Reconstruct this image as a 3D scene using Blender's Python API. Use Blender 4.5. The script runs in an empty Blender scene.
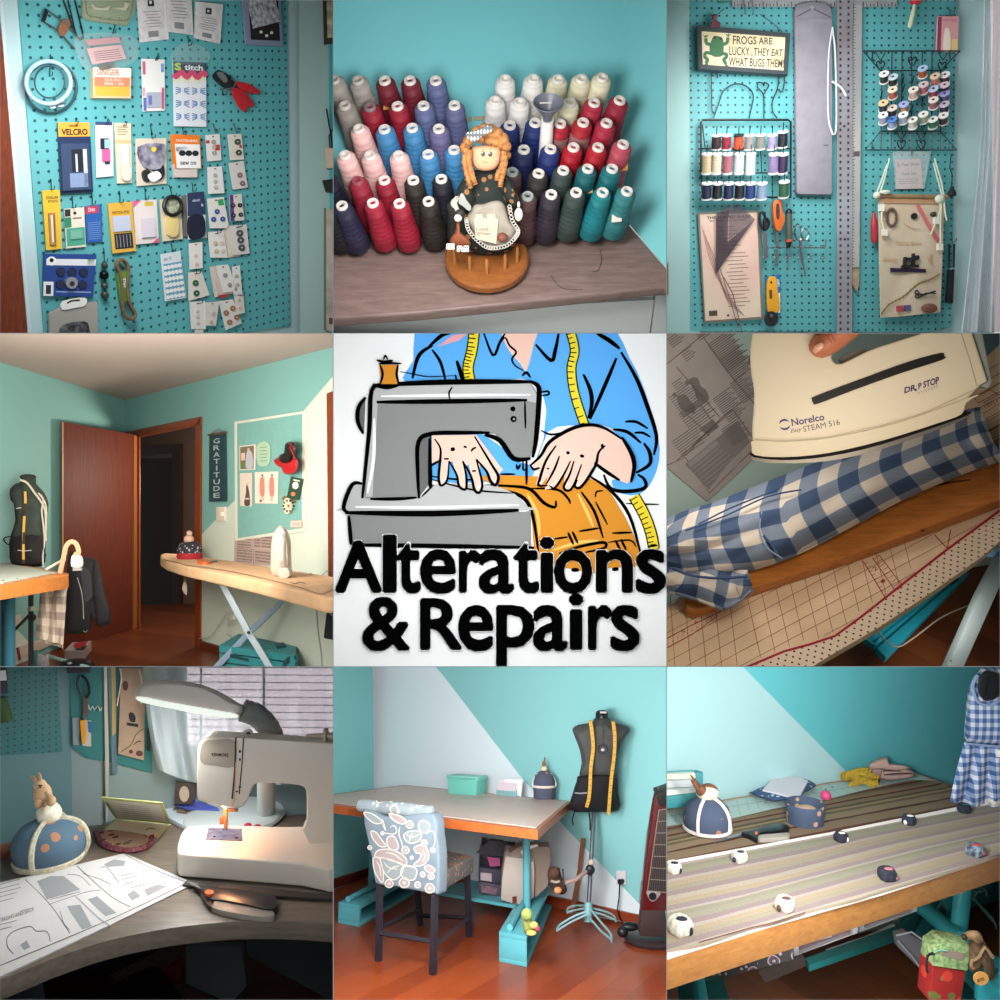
import bpy, bmesh, math, random
from mathutils import Vector as V, Matrix
from math import sin, cos, pi, radians, sqrt
F = 800.0                       # focal length for a 1000 px frame
E = V((0, 0, 1.6))              # where the photographer stands
COL = bpy.context.scene.collection
CB = [0, 0, 1000, 1000]         # sight lines that bound the display cell being filled
R = random.Random(5)

def ray(u, v): return V(((u - 500) / F, 1, (500 - v) / F))
def px(u, v, Y): return E + ray(u, v) * Y
def pix(p):
    d = p - E
    return (500 + F * d.x / d.y, 500 - F * d.z / d.y)
def msz(p): return (p.y - E.y) / F          # metres per pixel at p

class Zm:                                    # picks from a magnified crop
    def __init__(s, x, y, k): s.x, s.y, s.k = x, y, k
    def __call__(s, *a):
        if len(a) == 1: a = a[0]
        if len(a) == 2: return (s.x + a[0] * s.k, s.y + a[1] * s.k)
        return [(s.x + a[i] * s.k, s.y + a[i + 1] * s.k) for i in range(0, len(a), 2)]

def pr(*a): return [(a[i], a[i + 1]) for i in range(0, len(a), 2)]

def cr(pts, n=4, closed=False):              # smooth curve through points (any dimension)
    P = [V(p) for p in pts]; m = len(P); out = []
    for i in range(m if closed else m - 1):
        if closed: a, b, c, d = P[(i - 1) % m], P[i], P[(i + 1) % m], P[(i + 2) % m]
        else: a, b, c, d = P[max(i - 1, 0)], P[i], P[i + 1], P[min(i + 2, m - 1)]
        for j in range(n):
            t = j / n
            out.append(0.5 * ((2 * b) + (c - a) * t + (2 * a - 5 * b + 4 * c - d) * t * t + (3 * b - a - 3 * c + d) * t ** 3))
    if not closed: out.append(P[-1])
    return out

class Pl:                                    # a plane in the place
    def __init__(s, o, n, up=V((0, 0, 1))):
        n = n.normalized()
        if n.dot(E - o) < 0: n = -n
        s.o, s.n = o, n
        y = up - n * up.dot(n)
        if y.length < 1e-4: y = V((0, 1, 0)) - n * n.y
        s.y = y.normalized(); s.x = s.y.cross(n)
    def at(s, u, v, off=0.0):
        d = ray(u, v)
        return E + d * ((s.o + s.n * off - E).dot(s.n) / d.dot(s.n))
    def loc(s, p): return ((p - s.o).dot(s.x), (p - s.o).dot(s.y))
    def P(s, a, b, c=0): return s.o + s.x * a + s.y * b + s.n * c
def facing(Y): return Pl(px(500, 500, Y), V((0, -1, 0)))
def three(a, b, c, up=V((0, 0, 1))): return Pl(a, (b - a).cross(c - a), up)
def stand(p, yaw=0):                         # upright plane through p, turned to the viewer
    return Pl(p, V((sin(yaw), -cos(yaw), 0)))

# ------------------------------------------------------------ materials
def lin(h):
    h = h.lstrip('#'); h = h if len(h) == 6 else ''.join(x * 2 for x in h); o = []
    for i in (0, 2, 4):
        c = int(h[i:i + 2], 16) / 255
        o.append(c / 12.92 if c <= .04045 else ((c + .055) / 1.055) ** 2.4)
    return (*o, 1)
def mulc(c, k): return (min(c[0] * k, 1), min(c[1] * k, 1), min(c[2] * k, 1), 1)
MC = {}
class NT:
    def __init__(s, name):
        s.m = bpy.data.materials.new(name); s.m.use_nodes = True
        s.t = s.m.node_tree; s.b = s.t.nodes['Principled BSDF']
    def __call__(s, typ, props=None, **k):
        n = s.t.nodes.new('ShaderNode' + typ)
        for a, b in (props or {}).items(): setattr(n, a, b)
        for a, b in k.items():
            a = a.replace('_', ' ') if not a.startswith('i') or not a[1:].isdigit() else int(a[1:])
            s.put(n.inputs[a], b)
        return n
    def put(s, i, b):
        if hasattr(b, 'is_output'): s.t.links.new(b, i)
        elif hasattr(b, 'outputs'): s.t.links.new(b.outputs[0], i)
        else: i.default_value = b
    def mix(s, f, a, b, bt='MIX'):
        n = s.t.nodes.new('ShaderNodeMix'); n.data_type = 'RGBA'; n.blend_type = bt
        s.put(n.inputs[0], f); s.put(n.inputs[6], a); s.put(n.inputs[7], b)
        return n.outputs[2]
    def math(s, op, a, b=0.0, c=None):
        n = s.t.nodes.new('ShaderNodeMath'); n.operation = op
        s.put(n.inputs[0], a); s.put(n.inputs[1], b)
        if c is not None: s.put(n.inputs[2], c)
        return n.outputs[0]
    def ramp(s, f, stops, const=False):
        n = s.t.nodes.new('ShaderNodeValToRGB'); r = n.color_ramp
        if const: r.interpolation = 'CONSTANT'
        while len(r.elements) < len(stops): r.elements.new(1)
        for e, (p, c) in zip(r.elements, stops):
            e.position = p; e.color = c if not isinstance(c,(str,float,int)) else (lin(c) if isinstance(c,str) else (c,c,c,1))
        s.put(n.inputs[0], f); return n.outputs[0]
    def co(s, kind='Object', sc=(1, 1, 1), rot=(0, 0, 0)):
        t = s('TexCoord').outputs[kind]
        return s('Mapping', Vector=t, Scale=sc, Rotation=rot).outputs[0]
    def bump(s, h, st=.3, d=.005):
        s.put(s.b.inputs['Normal'], s('Bump', Height=h, Strength=st, Distance=d).outputs[0])

def M(c,r=.6,k=None,m=0,a=1,em=0,c2=None,s=40,rot=0,sc=(1,1,1),b=.3,st=None,co='Object',sp=.4,tr=0,coat=0,w=.1):
    key = (c, r, k, m, a, em, c2, s, rot, sc, b, str(st), co, sp, tr, coat, w)
    if key in MC: return MC[key]
    n = NT((k or 'plain') + '_' + c); B = n.b.inputs
    C = lin(c); C2 = lin(c2) if c2 else mulc(C, .78)
    B['Roughness'].default_value = r; B['Metallic'].default_value = m
    B['Specular IOR Level'].default_value = sp; B['Coat Weight'].default_value = coat
    B['Transmission Weight'].default_value = tr
    B['Alpha'].default_value = a
    col = C
    if k == 'n':                              # mottled
        f = n('TexNoise', Vector=n.co(co, sc), Scale=s, Detail=4.0)
        col = n.mix(n.ramp(f.outputs[0], [(.35, 0.), (.65, 1.)]), C, C2)
        if b: n.bump(f.outputs[0], b, .002)
    elif k == 'wall':
        f = n('TexNoise', Vector=n.co('Object', sc), Scale=220.0, Detail=3.0)
        n.bump(f.outputs[0], .08, .001)
    elif k == 'wood':
        q = n.co(co, sc, (0, 0, rot))
        f = n('TexNoise', Vector=q, Scale=s, Detail=8.0, Roughness=.65, Distortion=.4)
        col = n.mix(n.ramp(f.outputs[0], [(.32, 0.), (.7, 1.)]), C, C2)
        if b: n.bump(f.outputs[0], b, .001)
    elif k == 'thread':
        q = n.co('UV')
        wv = n('TexWave', {'bands_direction': 'Y'}, Vector=q, Scale=s, Distortion=1.5, Detail=1.0)
        wv2 = n('TexWave', {'bands_direction': 'Y'}, Vector=q, Scale=s * .14, Distortion=2.5, Detail=1.0)
        h = n.math('ADD', n.math('MULTIPLY', wv.outputs[1], .5), wv2.outputs[1])
        col = n.mix(n.math('MULTIPLY', wv2.outputs[1], .6), C, C2)
        n.bump(h, .5, .004)
    elif k == 'fabric':
        q = n.co(co, sc)
        f = n('TexNoise', Vector=q, Scale=s, Detail=3.0)
        f2 = n('TexNoise', Vector=q, Scale=s * 12, Detail=2.0)
        col = n.mix(n.ramp(f.outputs[0], [(.3, 0.), (.7, 1.)]), C, C2)
        n.bump(n.math('ADD', f.outputs[0], f2.outputs[0]), b, .003)
    elif k == 'spots':                        # flowers / dots scattered on cloth
        q = n.co(co, sc)
        v = n('TexVoronoi', Vector=q, Scale=s)
        col = n.mix(n.math('LESS_THAN', v.outputs[0], w), C, C2)
        if st:
            v2 = n('TexVoronoi', Vector=n.co(co, sc, (.5, .7, 1)), Scale=s * .6)
            col = n.mix(n.math('LESS_THAN', v2.outputs[0], w * .8), col, lin(st))
    elif k == 'peg':                          # perforated board, one hole per UV unit
        q = n.co('UV')
        fr = n('VectorMath', {'operation': 'FRACTION'}, Vector=q)
        d = n('VectorMath', {'operation': 'DISTANCE'}, i0=fr.outputs[0], i1=(.5, .5, 0))
        hole = n.math('LESS_THAN', d.outputs['Value'], w)
        col = n.mix(hole, C, C2)
        n.bump(n.math('SUBTRACT', 1.0, hole), 1.0, .01)
    elif k == 'dots':
        q = n.co(co, (s, s, 0), (0, 0, rot))
        fr = n('VectorMath', {'operation': 'FRACTION'}, Vector=q)
        d = n('VectorMath', {'operation': 'DISTANCE'}, i0=fr.outputs[0], i1=(.5, .5, 0))
        col = n.mix(n.math('LESS_THAN', d.outputs['Value'], w), C, C2)
    elif k == 'grid':
        q = n.co('UV', (s, s, 1))
        x = n('SeparateXYZ', Vector=q)
        g = n.math('MAXIMUM',n.math('LESS_THAN',n.math('FRACT',x.outputs[0]),w),n.math('LESS_THAN',n.math('FRACT',x.outputs[1]),w))
        col = n.mix(g, C, C2)
    elif k == 'check':                        # gingham in UV units, c light / c2 dark / st middle
        x = n('SeparateXYZ', Vector=n.co('UV', (s, s, 1)))
        A = n.math('LESS_THAN', n.math('FRACT', x.outputs[0]), .5)
        D = n.math('LESS_THAN', n.math('FRACT', x.outputs[1]), .5)
        sm = n.math('MULTIPLY', n.math('ADD', A, D), .5)
        col = n.ramp(sm, [(0, C), (.25, lin(st)), (.75, C2)], True)
        f = n('TexNoise', Vector=n.co('UV'), Scale=s * 6, Detail=3.0)
        col = n.mix(.12, col, f.outputs[0], 'MULTIPLY')
    elif k == 'stripes':                      # st: stops along UV v, repeated
        x = n('SeparateXYZ', Vector=n.co('UV', (1, s, 1)))
        ns = n('TexNoise', Vector=n.co('UV', (4, 8, 1)), Scale=3.0, Detail=3.0)
        y = n.math('FRACT', n.math('ADD', x.outputs[1], n.math('MULTIPLY', ns.outputs[0], w)))
        col = n.ramp(y, st, True)
        f = n('TexNoise', Vector=n.co('UV', (60, 60, 1)), Scale=4.0, Detail=3.0)
        col = n.mix(b, col, n.ramp(f.outputs[0], [(.3, .35), (.7, 1.)]), 'MULTIPLY')
        n.bump(f.outputs[0], .3, .003)
    elif k == 'planks':                       # UV in metres: u along the boards
        q = n.co('UV', (1, 1, 1), (0, 0, rot))
        br = n('TexBrick',{'offset': .37},Vector=q,Color1=(0,0,0,1),Color2=(1,1,1,1),Mortar=(.3,.3,.3,1),Scale=s,Mortar_Size=.006,Brick_Width=9.0,Row_Height=1.0)
        f = n('TexNoise', Vector=n('Mapping', Vector=q, Scale=(2, 30, 1)).outputs[0], Scale=s * .5, Detail=6.0)
        t = n.math('ADD', n.math('MULTIPLY', br.outputs[0], .55), n.math('MULTIPLY', f.outputs[0], .5))
        col = n.mix(t, C, C2)
        col = n.mix(br.outputs[1], col, mulc(C, .3))
    elif k == 'print':                        # lines of small type
        q = n.co(co, sc, (0, 0, rot))
        x = n('SeparateXYZ', Vector=q)
        ln = n.math('GREATER_THAN', n.math('FRACT', n.math('MULTIPLY', x.outputs[2], s)), .45)
        nz = n('TexNoise', Vector=n('Mapping', Vector=q, Scale=(3 * s, 3 * s, s)).outputs[0], Scale=1.0, Detail=3.0)
        bl = n('TexNoise', Vector=n('Mapping', Vector=q, Scale=(.12 * s, .12 * s, 1)).outputs[0], Scale=1.0)
        g = n.math('MULTIPLY', ln, n.math('GREATER_THAN', nz.outputs[0], .42))
        g = n.math('MULTIPLY', g, n.math('GREATER_THAN', bl.outputs[0], .42))
        col = n.mix(n.math('MULTIPLY', g, w * 10), C, C2)
    elif k == 'vor':                          # paisley-like figures
        q = n.co(co, sc)
        nz = n('TexNoise', Vector=q, Scale=s * .5, Detail=2.0)
        q2 = n.mix(.05, q, nz.outputs[1])
        v = n('TexVoronoi', Vector=q2, Scale=s)
        v2 = n('TexVoronoi', Vector=q2, Scale=s * 2.6)
        base = n.mix(n.math('LESS_THAN', v2.outputs[0], .26), C, C2)
        ring = n.math('MULTIPLY', v.outputs[0], 2.3)
        col = n.ramp(ring, [(0, lin(st)), (.22, C2), (.34, C), (.48, lin(st)), (.7, C2), (.82, C)], True)
        col = n.mix(n.math('LESS_THAN', v.outputs[0], .42), base, col)
    n.put(B['Base Color'], col)
    if em:
        n.put(B['Emission Color'], col); B['Emission Strength'].default_value = em
    MC[key] = n.m
    return n.m

# ------------------------------------------------------------ text outlines
TC = {}
def glyphs(s, bold=0.0, shear=0.0, sp=1.0):
    key = (s, bold, shear, sp)
    if key in TC: return TC[key]
    cu = bpy.data.curves.new('t', 'FONT'); cu.body = s; cu.offset = bold; cu.shear = shear
    cu.resolution_u = 3; cu.space_character = sp
    o = bpy.data.objects.new('t', cu); COL.objects.link(o)
    dg = bpy.context.evaluated_depsgraph_get()
    me = bpy.data.meshes.new_from_object(o.evaluated_get(dg))
    vs = [(v.co.x, v.co.y) for v in me.vertices]; fs = [tuple(p.vertices) for p in me.polygons]
    bpy.data.objects.remove(o); bpy.data.curves.remove(cu); bpy.data.meshes.remove(me)
    x0 = min(v[0] for v in vs); x1 = max(v[0] for v in vs); y0 = min(v[1] for v in vs); y1 = max(v[1] for v in vs)
    TC[key] = ([((x - x0) / (x1 - x0), (y - y0) / (y1 - y0)) for x, y in vs], fs)
    return TC[key]

# ------------------------------------------------------------ mesh builder
class MB:
    def __init__(s, mat): s.v = []; s.f = []; s.uv = {}; s.mats = [mat]; s.mi = []; s.cur = 0
    def use(s, mat):
        if mat not in s.mats: s.mats.append(mat)
        s.cur = s.mats.index(mat); return s
    def add(s, vs, fs, uvs=None):
        b = len(s.v); s.v += [V(p) for p in vs]
        if uvs:
            for i, t in enumerate(uvs): s.uv[b + i] = t
        for f in fs: s.f.append(tuple(b + i for i in f)); s.mi.append(s.cur)
        return s
    def prism(s, pl, pts, t, off=0.0):
        n = len(pts); fr = [pl.at(p[0], p[1], off + t) for p in pts]; bk = [p - pl.n * t for p in fr]
        return s.add(fr + bk,[tuple(range(n)),tuple(range(2 * n - 1,n - 1,-1))] + [(i,n + i,n + (i + 1) % n,(i + 1) % n) for i in range(n)])
    def puff(s, pl, pts, t, off=0.0, k=4, back=.5, cen=None, pw=.7):   # cushion-like volume with this outline
        n = len(pts); cu, cv = cen or (sum(p[0] for p in pts) / n, sum(p[1] for p in pts) / n); rings = []
        A = [(-i / k) for i in range(k,0,-1)] + [i / k for i in range(k + 1)] if back else [i / k for i in range(k + 1)]
        for q in A:
            a = abs(q) * pi / 2 * .97; sc_ = cos(a) ** pw; h = (t if q >= 0 else -t * back) * sin(a)
            rings.append([pl.at(cu + (p[0] - cu) * sc_, cv + (p[1] - cv) * sc_, off + h) for p in pts])
        return s.loft(rings)
    def decal(s, pl, pts, off=.0006):
        return s.add([pl.at(p[0], p[1], off) for p in pts], [tuple(range(len(pts)))])
    def rect(s, pl, u0, v0, u1, v1, off=.0006): return s.decal(pl, [(u0, v0), (u1, v0), (u1, v1), (u0, v1)], off)
    def stroke(s, pl, pts, w, off=.001, closed=False):
        P = [V((p[0], p[1])) for p in pts]; m = len(P); L = []
        for i, p in enumerate(P):
            if closed: a, b = P[i - 1], P[(i + 1) % m]
            else: a, b = P[max(i - 1, 0)], P[min(i + 1, m - 1)]
            d = b - a
            if d.length < 1e-6: d = V((1, 0))
            d.normalize(); q = V((-d.y, d.x)); ww = w[i] if isinstance(w, (list, tuple)) else w
            L += [pl.at(*(p + q * ww / 2), off), pl.at(*(p - q * ww / 2), off)]
        fs = [(2 * i, 2 * i + 1, 2 * i + 3, 2 * i + 2) for i in range(m - 1)]
        if closed: fs.append((2 * m - 2, 2 * m - 1, 1, 0))
        return s.add(L, fs)
    def ink(s, pl, pts, w=2.0, off=.001, n=4):  # brush line that thins at both ends
        w *= s.__dict__.get('iw', 1)
        P = cr(pts, n); m = len(P)
        return s.stroke(pl,P,[w * (.35 + .65 * sin(pi * min(max(i / (m - 1),.03),.97)) ** .6) for i in range(m)],off)
    def disc(s, pl, u, v, ru, rv=None, off=.0008, n=14):
        rv = rv or ru
        return s.decal(pl, [(u + ru * cos(2 * pi * i / n), v + rv * sin(2 * pi * i / n)) for i in range(n)], off)
    def text(s, pl, t, q, off=.001, bold=0.0, shear=0.0, sp=1.0):  # q: TL, TR, BR, BL pixels, or (u0,v0,u1,v1)
        if not hasattr(q[0], '__len__'): q = [(q[0], q[1]), (q[2], q[1]), (q[2], q[3]), (q[0], q[3])]
        vs, fs = glyphs(t, bold, shear, sp)
        A, B, C, D = [V((p[0], p[1])) for p in q]
        o = []
        for x, y in vs:
            p = D.lerp(C, x).lerp(A.lerp(B, x), y); o.append(pl.at(p.x, p.y, off))
        return s.add(o, fs)
    def box(s, o, a, b, c):
        P = [o, o + a, o + a + b, o + b]; P += [p + c for p in P]
        return s.add(P, [(0, 3, 2, 1), (4, 5, 6, 7), (0, 1, 5, 4), (1, 2, 6, 5), (2, 3, 7, 6), (3, 0, 4, 7)])
    def cbox(s, c, sx, sy, sz, rz=0):         # centre of the bottom face
        x = V((cos(rz), sin(rz), 0)); y = V((-sin(rz), cos(rz), 0)); z = V((0, 0, 1))
        return s.box(c - x * sx / 2 - y * sy / 2, x * sx, y * sy, z * sz)
    def loft(s, rings, caps=True, closed=True):
        n = len(rings[0]); vs = [p for r in rings for p in r]; m = len(rings)
        fs = [(i * n + j,i * n + (j + 1) % n,(i + 1) * n + (j + 1) % n,(i + 1) * n + j) for i in range(m - 1) for j in range(n if closed else n - 1)]
        if caps and closed: fs += [tuple(range(n - 1, -1, -1)), tuple((m - 1) * n + j for j in range(n))]
        uvs = [(j / n, i / max(m - 1, 1)) for i in range(m) for j in range(n)]
        return s.add(vs, fs, uvs)
    def lathe(s, p, ax, prof, n=16, caps=True):
        ax = ax.normalized(); h = V((1, 0, 0)) if abs(ax.x) < .8 else V((0, 1, 0))
        x = ax.cross(h).normalized(); y = ax.cross(x)
        return s.loft([[p + ax * t + (x * cos(2 * pi * j / n) + y * sin(2 * pi * j / n)) * r for j in range(n)] for t,r in prof],caps)
    def tube(s, pts, r, n=6, closed=False):
        P = [V(p) for p in pts]; m = len(P); rings = []; x = None
        for i, p in enumerate(P):
            a, b = (P[i - 1], P[(i + 1) % m]) if closed else (P[max(i - 1, 0)], P[min(i + 1, m - 1)])
            d = b - a
            if d.length < 1e-9: d = V((0, 0, 1))
            d.normalize()
            if x is None:
                h = V((0, 0, 1)) if abs(d.z) < .9 else V((1, 0, 0)); x = d.cross(h).normalized()
            x = (x - d * x.dot(d));
            if x.length < 1e-6: x = d.orthogonal()
            x.normalize(); y = d.cross(x); rr = r[i] if isinstance(r, (list, tuple)) else r
            rings.append([p + (x * cos(2 * pi * j / n) + y * sin(2 * pi * j / n)) * rr for j in range(n)])
        if closed: rings.append(rings[0])
        return s.loft(rings, not closed)
    def wire(s, pl, pts, rpx, off=.004, n=5, sm=0, closed=False):
        if sm: pts = cr(pts, sm, closed)
        P = [pl.at(p[0], p[1], p[2] if len(p) > 2 else off) for p in pts]
        return s.tube(P, rpx * msz(P[0]), n, closed)
    def ell(s, c, r, ax=None, n=14, m=9, e=1.0):
        X, Y, Z = ax or (V((1, 0, 0)), V((0, 1, 0)), V((0, 0, 1)))
        if not hasattr(r, '__len__'): r = (r, r, r)
        sg = lambda t: math.copysign(abs(t) ** e, t)
        rings = []
        for i in range(m + 1):
            a = -pi / 2 + pi * (i + .02 if i == 0 else i - .02 if i == m else i) / m
            rings.append([c + X * (r[0] * sg(cos(a)) * sg(cos(2 * pi * j / n))) + Y * (r[1] * sg(cos(a)) * sg(sin(2 * pi * j / n))) + Z * (r[2] * sg(sin(a))) for j in range(n)])
        return s.loft(rings)
    def grid(s, f, nu, nv, t=0.0, uvf=None):
        P = [[V(f(i / nu, j / nv)) for i in range(nu + 1)] for j in range(nv + 1)]
        vs = [p for r in P for p in r]; w = nu + 1
        uvs = [(uvf(i / nu, j / nv) if uvf else (i / nu, j / nv)) for j in range(nv + 1) for i in range(nu + 1)]
        q = lambda i, j: j * w + i
        fs = [(q(i, j), q(i + 1, j), q(i + 1, j + 1), q(i, j + 1)) for j in range(nv) for i in range(nu)]
        if t:
            N = []
            for j in range(nv + 1):
                for i in range(nu + 1):
                    a = P[j][min(i + 1, nu)] - P[j][max(i - 1, 0)]; b = P[min(j + 1, nv)][i] - P[max(j - 1, 0)][i]
                    k = a.cross(b); N.append(k.normalized() if k.length > 1e-12 else V((0, 0, 1)))
            c = len(vs); vs = vs + [p - N[i] * t for i, p in enumerate(vs)]; uvs = uvs * 2
            fs += [tuple(c + x for x in reversed(x4)) for x4 in fs[:]]
            ed = [q(i,0) for i in range(nu)] + [q(nu,j) for j in range(nv)] + [q(i,nv) for i in range(nu,0,-1)] + [q(0,j) for j in range(nv,0,-1)]
            for i in range(len(ed)):
                a, b = ed[i], ed[(i + 1) % len(ed)]; fs.append((b, a, c + a, c + b))
        return s.add(vs, fs, uvs)
    def build(s,name,parent=None,label=None,cat=None,group=None,kind=None,bevel=0,seg=2,smooth=40,uv=None,clip=True):
        if not s.v: return None
        me = bpy.data.meshes.new(name); bm = bmesh.new(); uvl = bm.loops.layers.uv.new('UV')
        bv = [bm.verts.new(p) for p in s.v]
        for f, mi in zip(s.f, s.mi):
            try: fc = bm.faces.new([bv[i] for i in f])
            except ValueError: continue
            fc.material_index = mi
            for l, i in zip(fc.loops, f): l[uvl].uv = s.uv.get(i, (0, 0)) if uv is None else uv(s.v[i])
        bmesh.ops.recalc_face_normals(bm, faces=bm.faces[:])
        if bevel:
            eds = [e for e in bm.edges if len(e.link_faces) == 2 and e.calc_face_angle(0) > .5]
            bmesh.ops.bevel(bm, geom=eds, offset=bevel, segments=seg, affect='EDGES', profile=.6, clamp_overlap=True)
        if clip:
            u0, v0, u1, v1 = CB
            for no in (V((-1,(u0 - 500) / F,0)),V((1,-(u1 - 500) / F,0)),V((0,(500 - v0) / F * -1,1)),V((0,(500 - v1) / F,-1))):
                if any((vt.co - E).dot(no) > 1e-5 for vt in bm.verts):
                    g = bm.verts[:] + bm.edges[:] + bm.faces[:]
                    r = bmesh.ops.bisect_plane(bm, geom=g, dist=1e-6, plane_co=E, plane_no=no, clear_outer=True)
                    ce = [x for x in r['geom_cut'] if isinstance(x,bmesh.types.BMEdge) and x.is_valid and x.is_boundary]
                    if ce: bmesh.ops.holes_fill(bm, edges=ce, sides=0)
        if not bm.faces:
            bm.free(); bpy.data.meshes.remove(me); return None
        bm.to_mesh(me); bm.free()
        for mt in s.mats: me.materials.append(mt)
        if smooth:
            me.polygons.foreach_set('use_smooth', [True] * len(me.polygons))
            me.set_sharp_from_angle(angle=radians(smooth))
        o = bpy.data.objects.new(name, me); COL.objects.link(o)
        if parent: o.parent = parent
        tag(o, label, cat, group, kind)
        return o
def tag(o, label=None, cat=None, group=None, kind=None):
    for k, v in (('label', label), ('category', cat), ('group', group), ('kind', kind)):
        if v: o[k] = v
    return o
def T(name, label, cat, group=None):
    return _mk(name, label, cat, group)
def _mk(name, label, cat, group):
    o = bpy.data.objects.new(name, None); COL.objects.link(o); o.empty_display_size = .05
    return tag(o, label, cat, group)

def light(pos, target, size, power, col=(1, 1, 1), sy=None, name='lamp'):  # area light; the default name marks added fills, unseen from behind
    d = bpy.data.lights.new(name, 'AREA'); d.energy = power; d.color = col; d.size = size
    if sy: d.shape = 'RECTANGLE'; d.size_y = sy
    o = bpy.data.objects.new(name, d); COL.objects.link(o); o.location = pos
    o.rotation_euler = (target - pos).to_track_quat('-Z', 'Y').to_euler(); return o
def point(pos, power, col=(1, 1, 1), rad=.02, name='bulb'):
    d = bpy.data.lights.new(name, 'POINT'); d.energy = power; d.color = col; d.shadow_soft_size = rad
    o = bpy.data.objects.new(name, d); COL.objects.link(o); o.location = pos; return o

# outline helpers in pixel space
def rq(u0, v0, u1, v1, sk=0): return [(u0, v0), (u1, v0 + sk), (u1, v1 + sk), (u0, v1)]
def rot(pts,cu,cv,a): return [(cu + (x - cu) * cos(a) - (y - cv) * sin(a),cv + (x - cu) * sin(a) + (y - cv) * cos(a)) for x,y in pts]
def lerp2(a, b, t): return (a[0] + (b[0] - a[0]) * t, a[1] + (b[1] - a[1]) * t)
def bil(q, x, y): return lerp2(lerp2(q[0], q[1], x), lerp2(q[3], q[2], x), y)   # TL TR BR BL
def sub(q, x0, y0, x1, y1): return [bil(q, x0, y0), bil(q, x1, y0), bil(q, x1, y1), bil(q, x0, y1)]
def homog(src, dst):                          # 4 point homography src -> dst
    A = []
    for (x, y), (X, Y) in zip(src, dst):
        A.append([x, y, 1, 0, 0, 0, -X * x, -X * y, X]); A.append([0, 0, 0, x, y, 1, -Y * x, -Y * y, Y])
    n = 8
    for i in range(n):
        p = max(range(i, n), key=lambda r: abs(A[r][i])); A[i], A[p] = A[p], A[i]
        for r in range(n):
            if r != i:
                f = A[r][i] / A[i][i]
                for c in range(i, 9): A[r][c] -= f * A[i][c]
    h = [A[i][8] / A[i][i] for i in range(8)]
    return lambda x,y: ((h[0] * x + h[1] * y + h[2]) / (h[6] * x + h[7] * y + 1),(h[3] * x + h[4] * y + h[5]) / (h[6] * x + h[7] * y + 1))
# ============================================================ notions hung on a perforated board (upper left cell)
CB[:] = [0, 0, 333, 333]
U = .003
a, b, c, d = Zm(0, 0, .17), Zm(165, 0, .17), Zm(0, 165, .17), Zm(165, 165, .17)
BLK = M('#15161a', .4); WHT = M('#f2f1ef', .6); STEEL = M('#9a9ea3', .3, m=.9)
PAPER = M('#ece6e0', .7, 'print', c2='#8a8280', s=70, w=.06)
CREAM = M('#e9dccb', .7)
wp = three(px(25, 0, 3.06), px(285, 0, 3.93), px(35, 333, 3.21))
bp = Pl(wp.o + wp.n * .008, wp.n)
def flatpiece(name, pl, pts, mat, t=.004, off=0, **k):
    return MB(mat).prism(pl, pts, t, off).build(name, **k)
flatpiece('wall_left',wp,pr(-20,-20,305,-20,305,360,-20,360),M('#c3dde2',.7,'wall'),.02,-.02,kind='structure')
hg = homog([(26.9, 4.2), (285, 18), (289, 271), (48, 322)], [(0.5, 31.5), (30.5, 31.5), (30.5, .5), (.5, .5)])
# side wall turning away on the right
sw = three(px(298, 0, 3.95), px(298, 333, 4.15), px(345, 0, 4.0))
flatpiece('wall_right',sw,pr(299,-10,345,-10,345,345,300,345),M('#9db9b5',.7,'wall'),.02,-.02,kind='structure')
MB(M('#6b2c1a',.35,'wood',c2='#8f4426',s=9,sc=(14,14,1.2))).prism(wp,pr(-20,-10,-2,-10,30,345,-20,345),.03,.0).build('trim_1',kind='structure',bevel=.004)
MB(M('#d5e9ec',.5)).prism(wp,pr(-2,-10,2,-10,33,345,29,345),.035,.0).build('trim_2',kind='structure',bevel=.003)
o = MB(M('#61b3b9',.45,'peg',c2='#1a5560',w=.15)).prism(wp,pr(17.5,-10,287,-10,290,326,230,334,230,345,45,345),.008,0)
o.build('pegboard',label='turquoise perforated board crowded with sewing notions on the pale blue wall',cat='pegboard',uv=lambda p: hg(*pix(p)))

def hook(pl, u, v, what, L=7, o0=0.0, d2=0, col='#1a1c20'):
    z = pl.at(u, v, o0); s = msz(z)
    z2 = pl.at(u + d2, v + L, o0)
    m = MB(M(col,.35,m=.5)).tube([z - pl.n * .01,z + pl.n * s * 2,z2 + pl.n * s * 3,z2 + pl.n * s * 9,z2 + pl.n * s * 10 + pl.y * s * 3],s * .42,5)
    return m.build('peg_hook',label='black wire peg hook holding the ' + what,cat='hook',group='hooks on the perforated boards')

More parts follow.
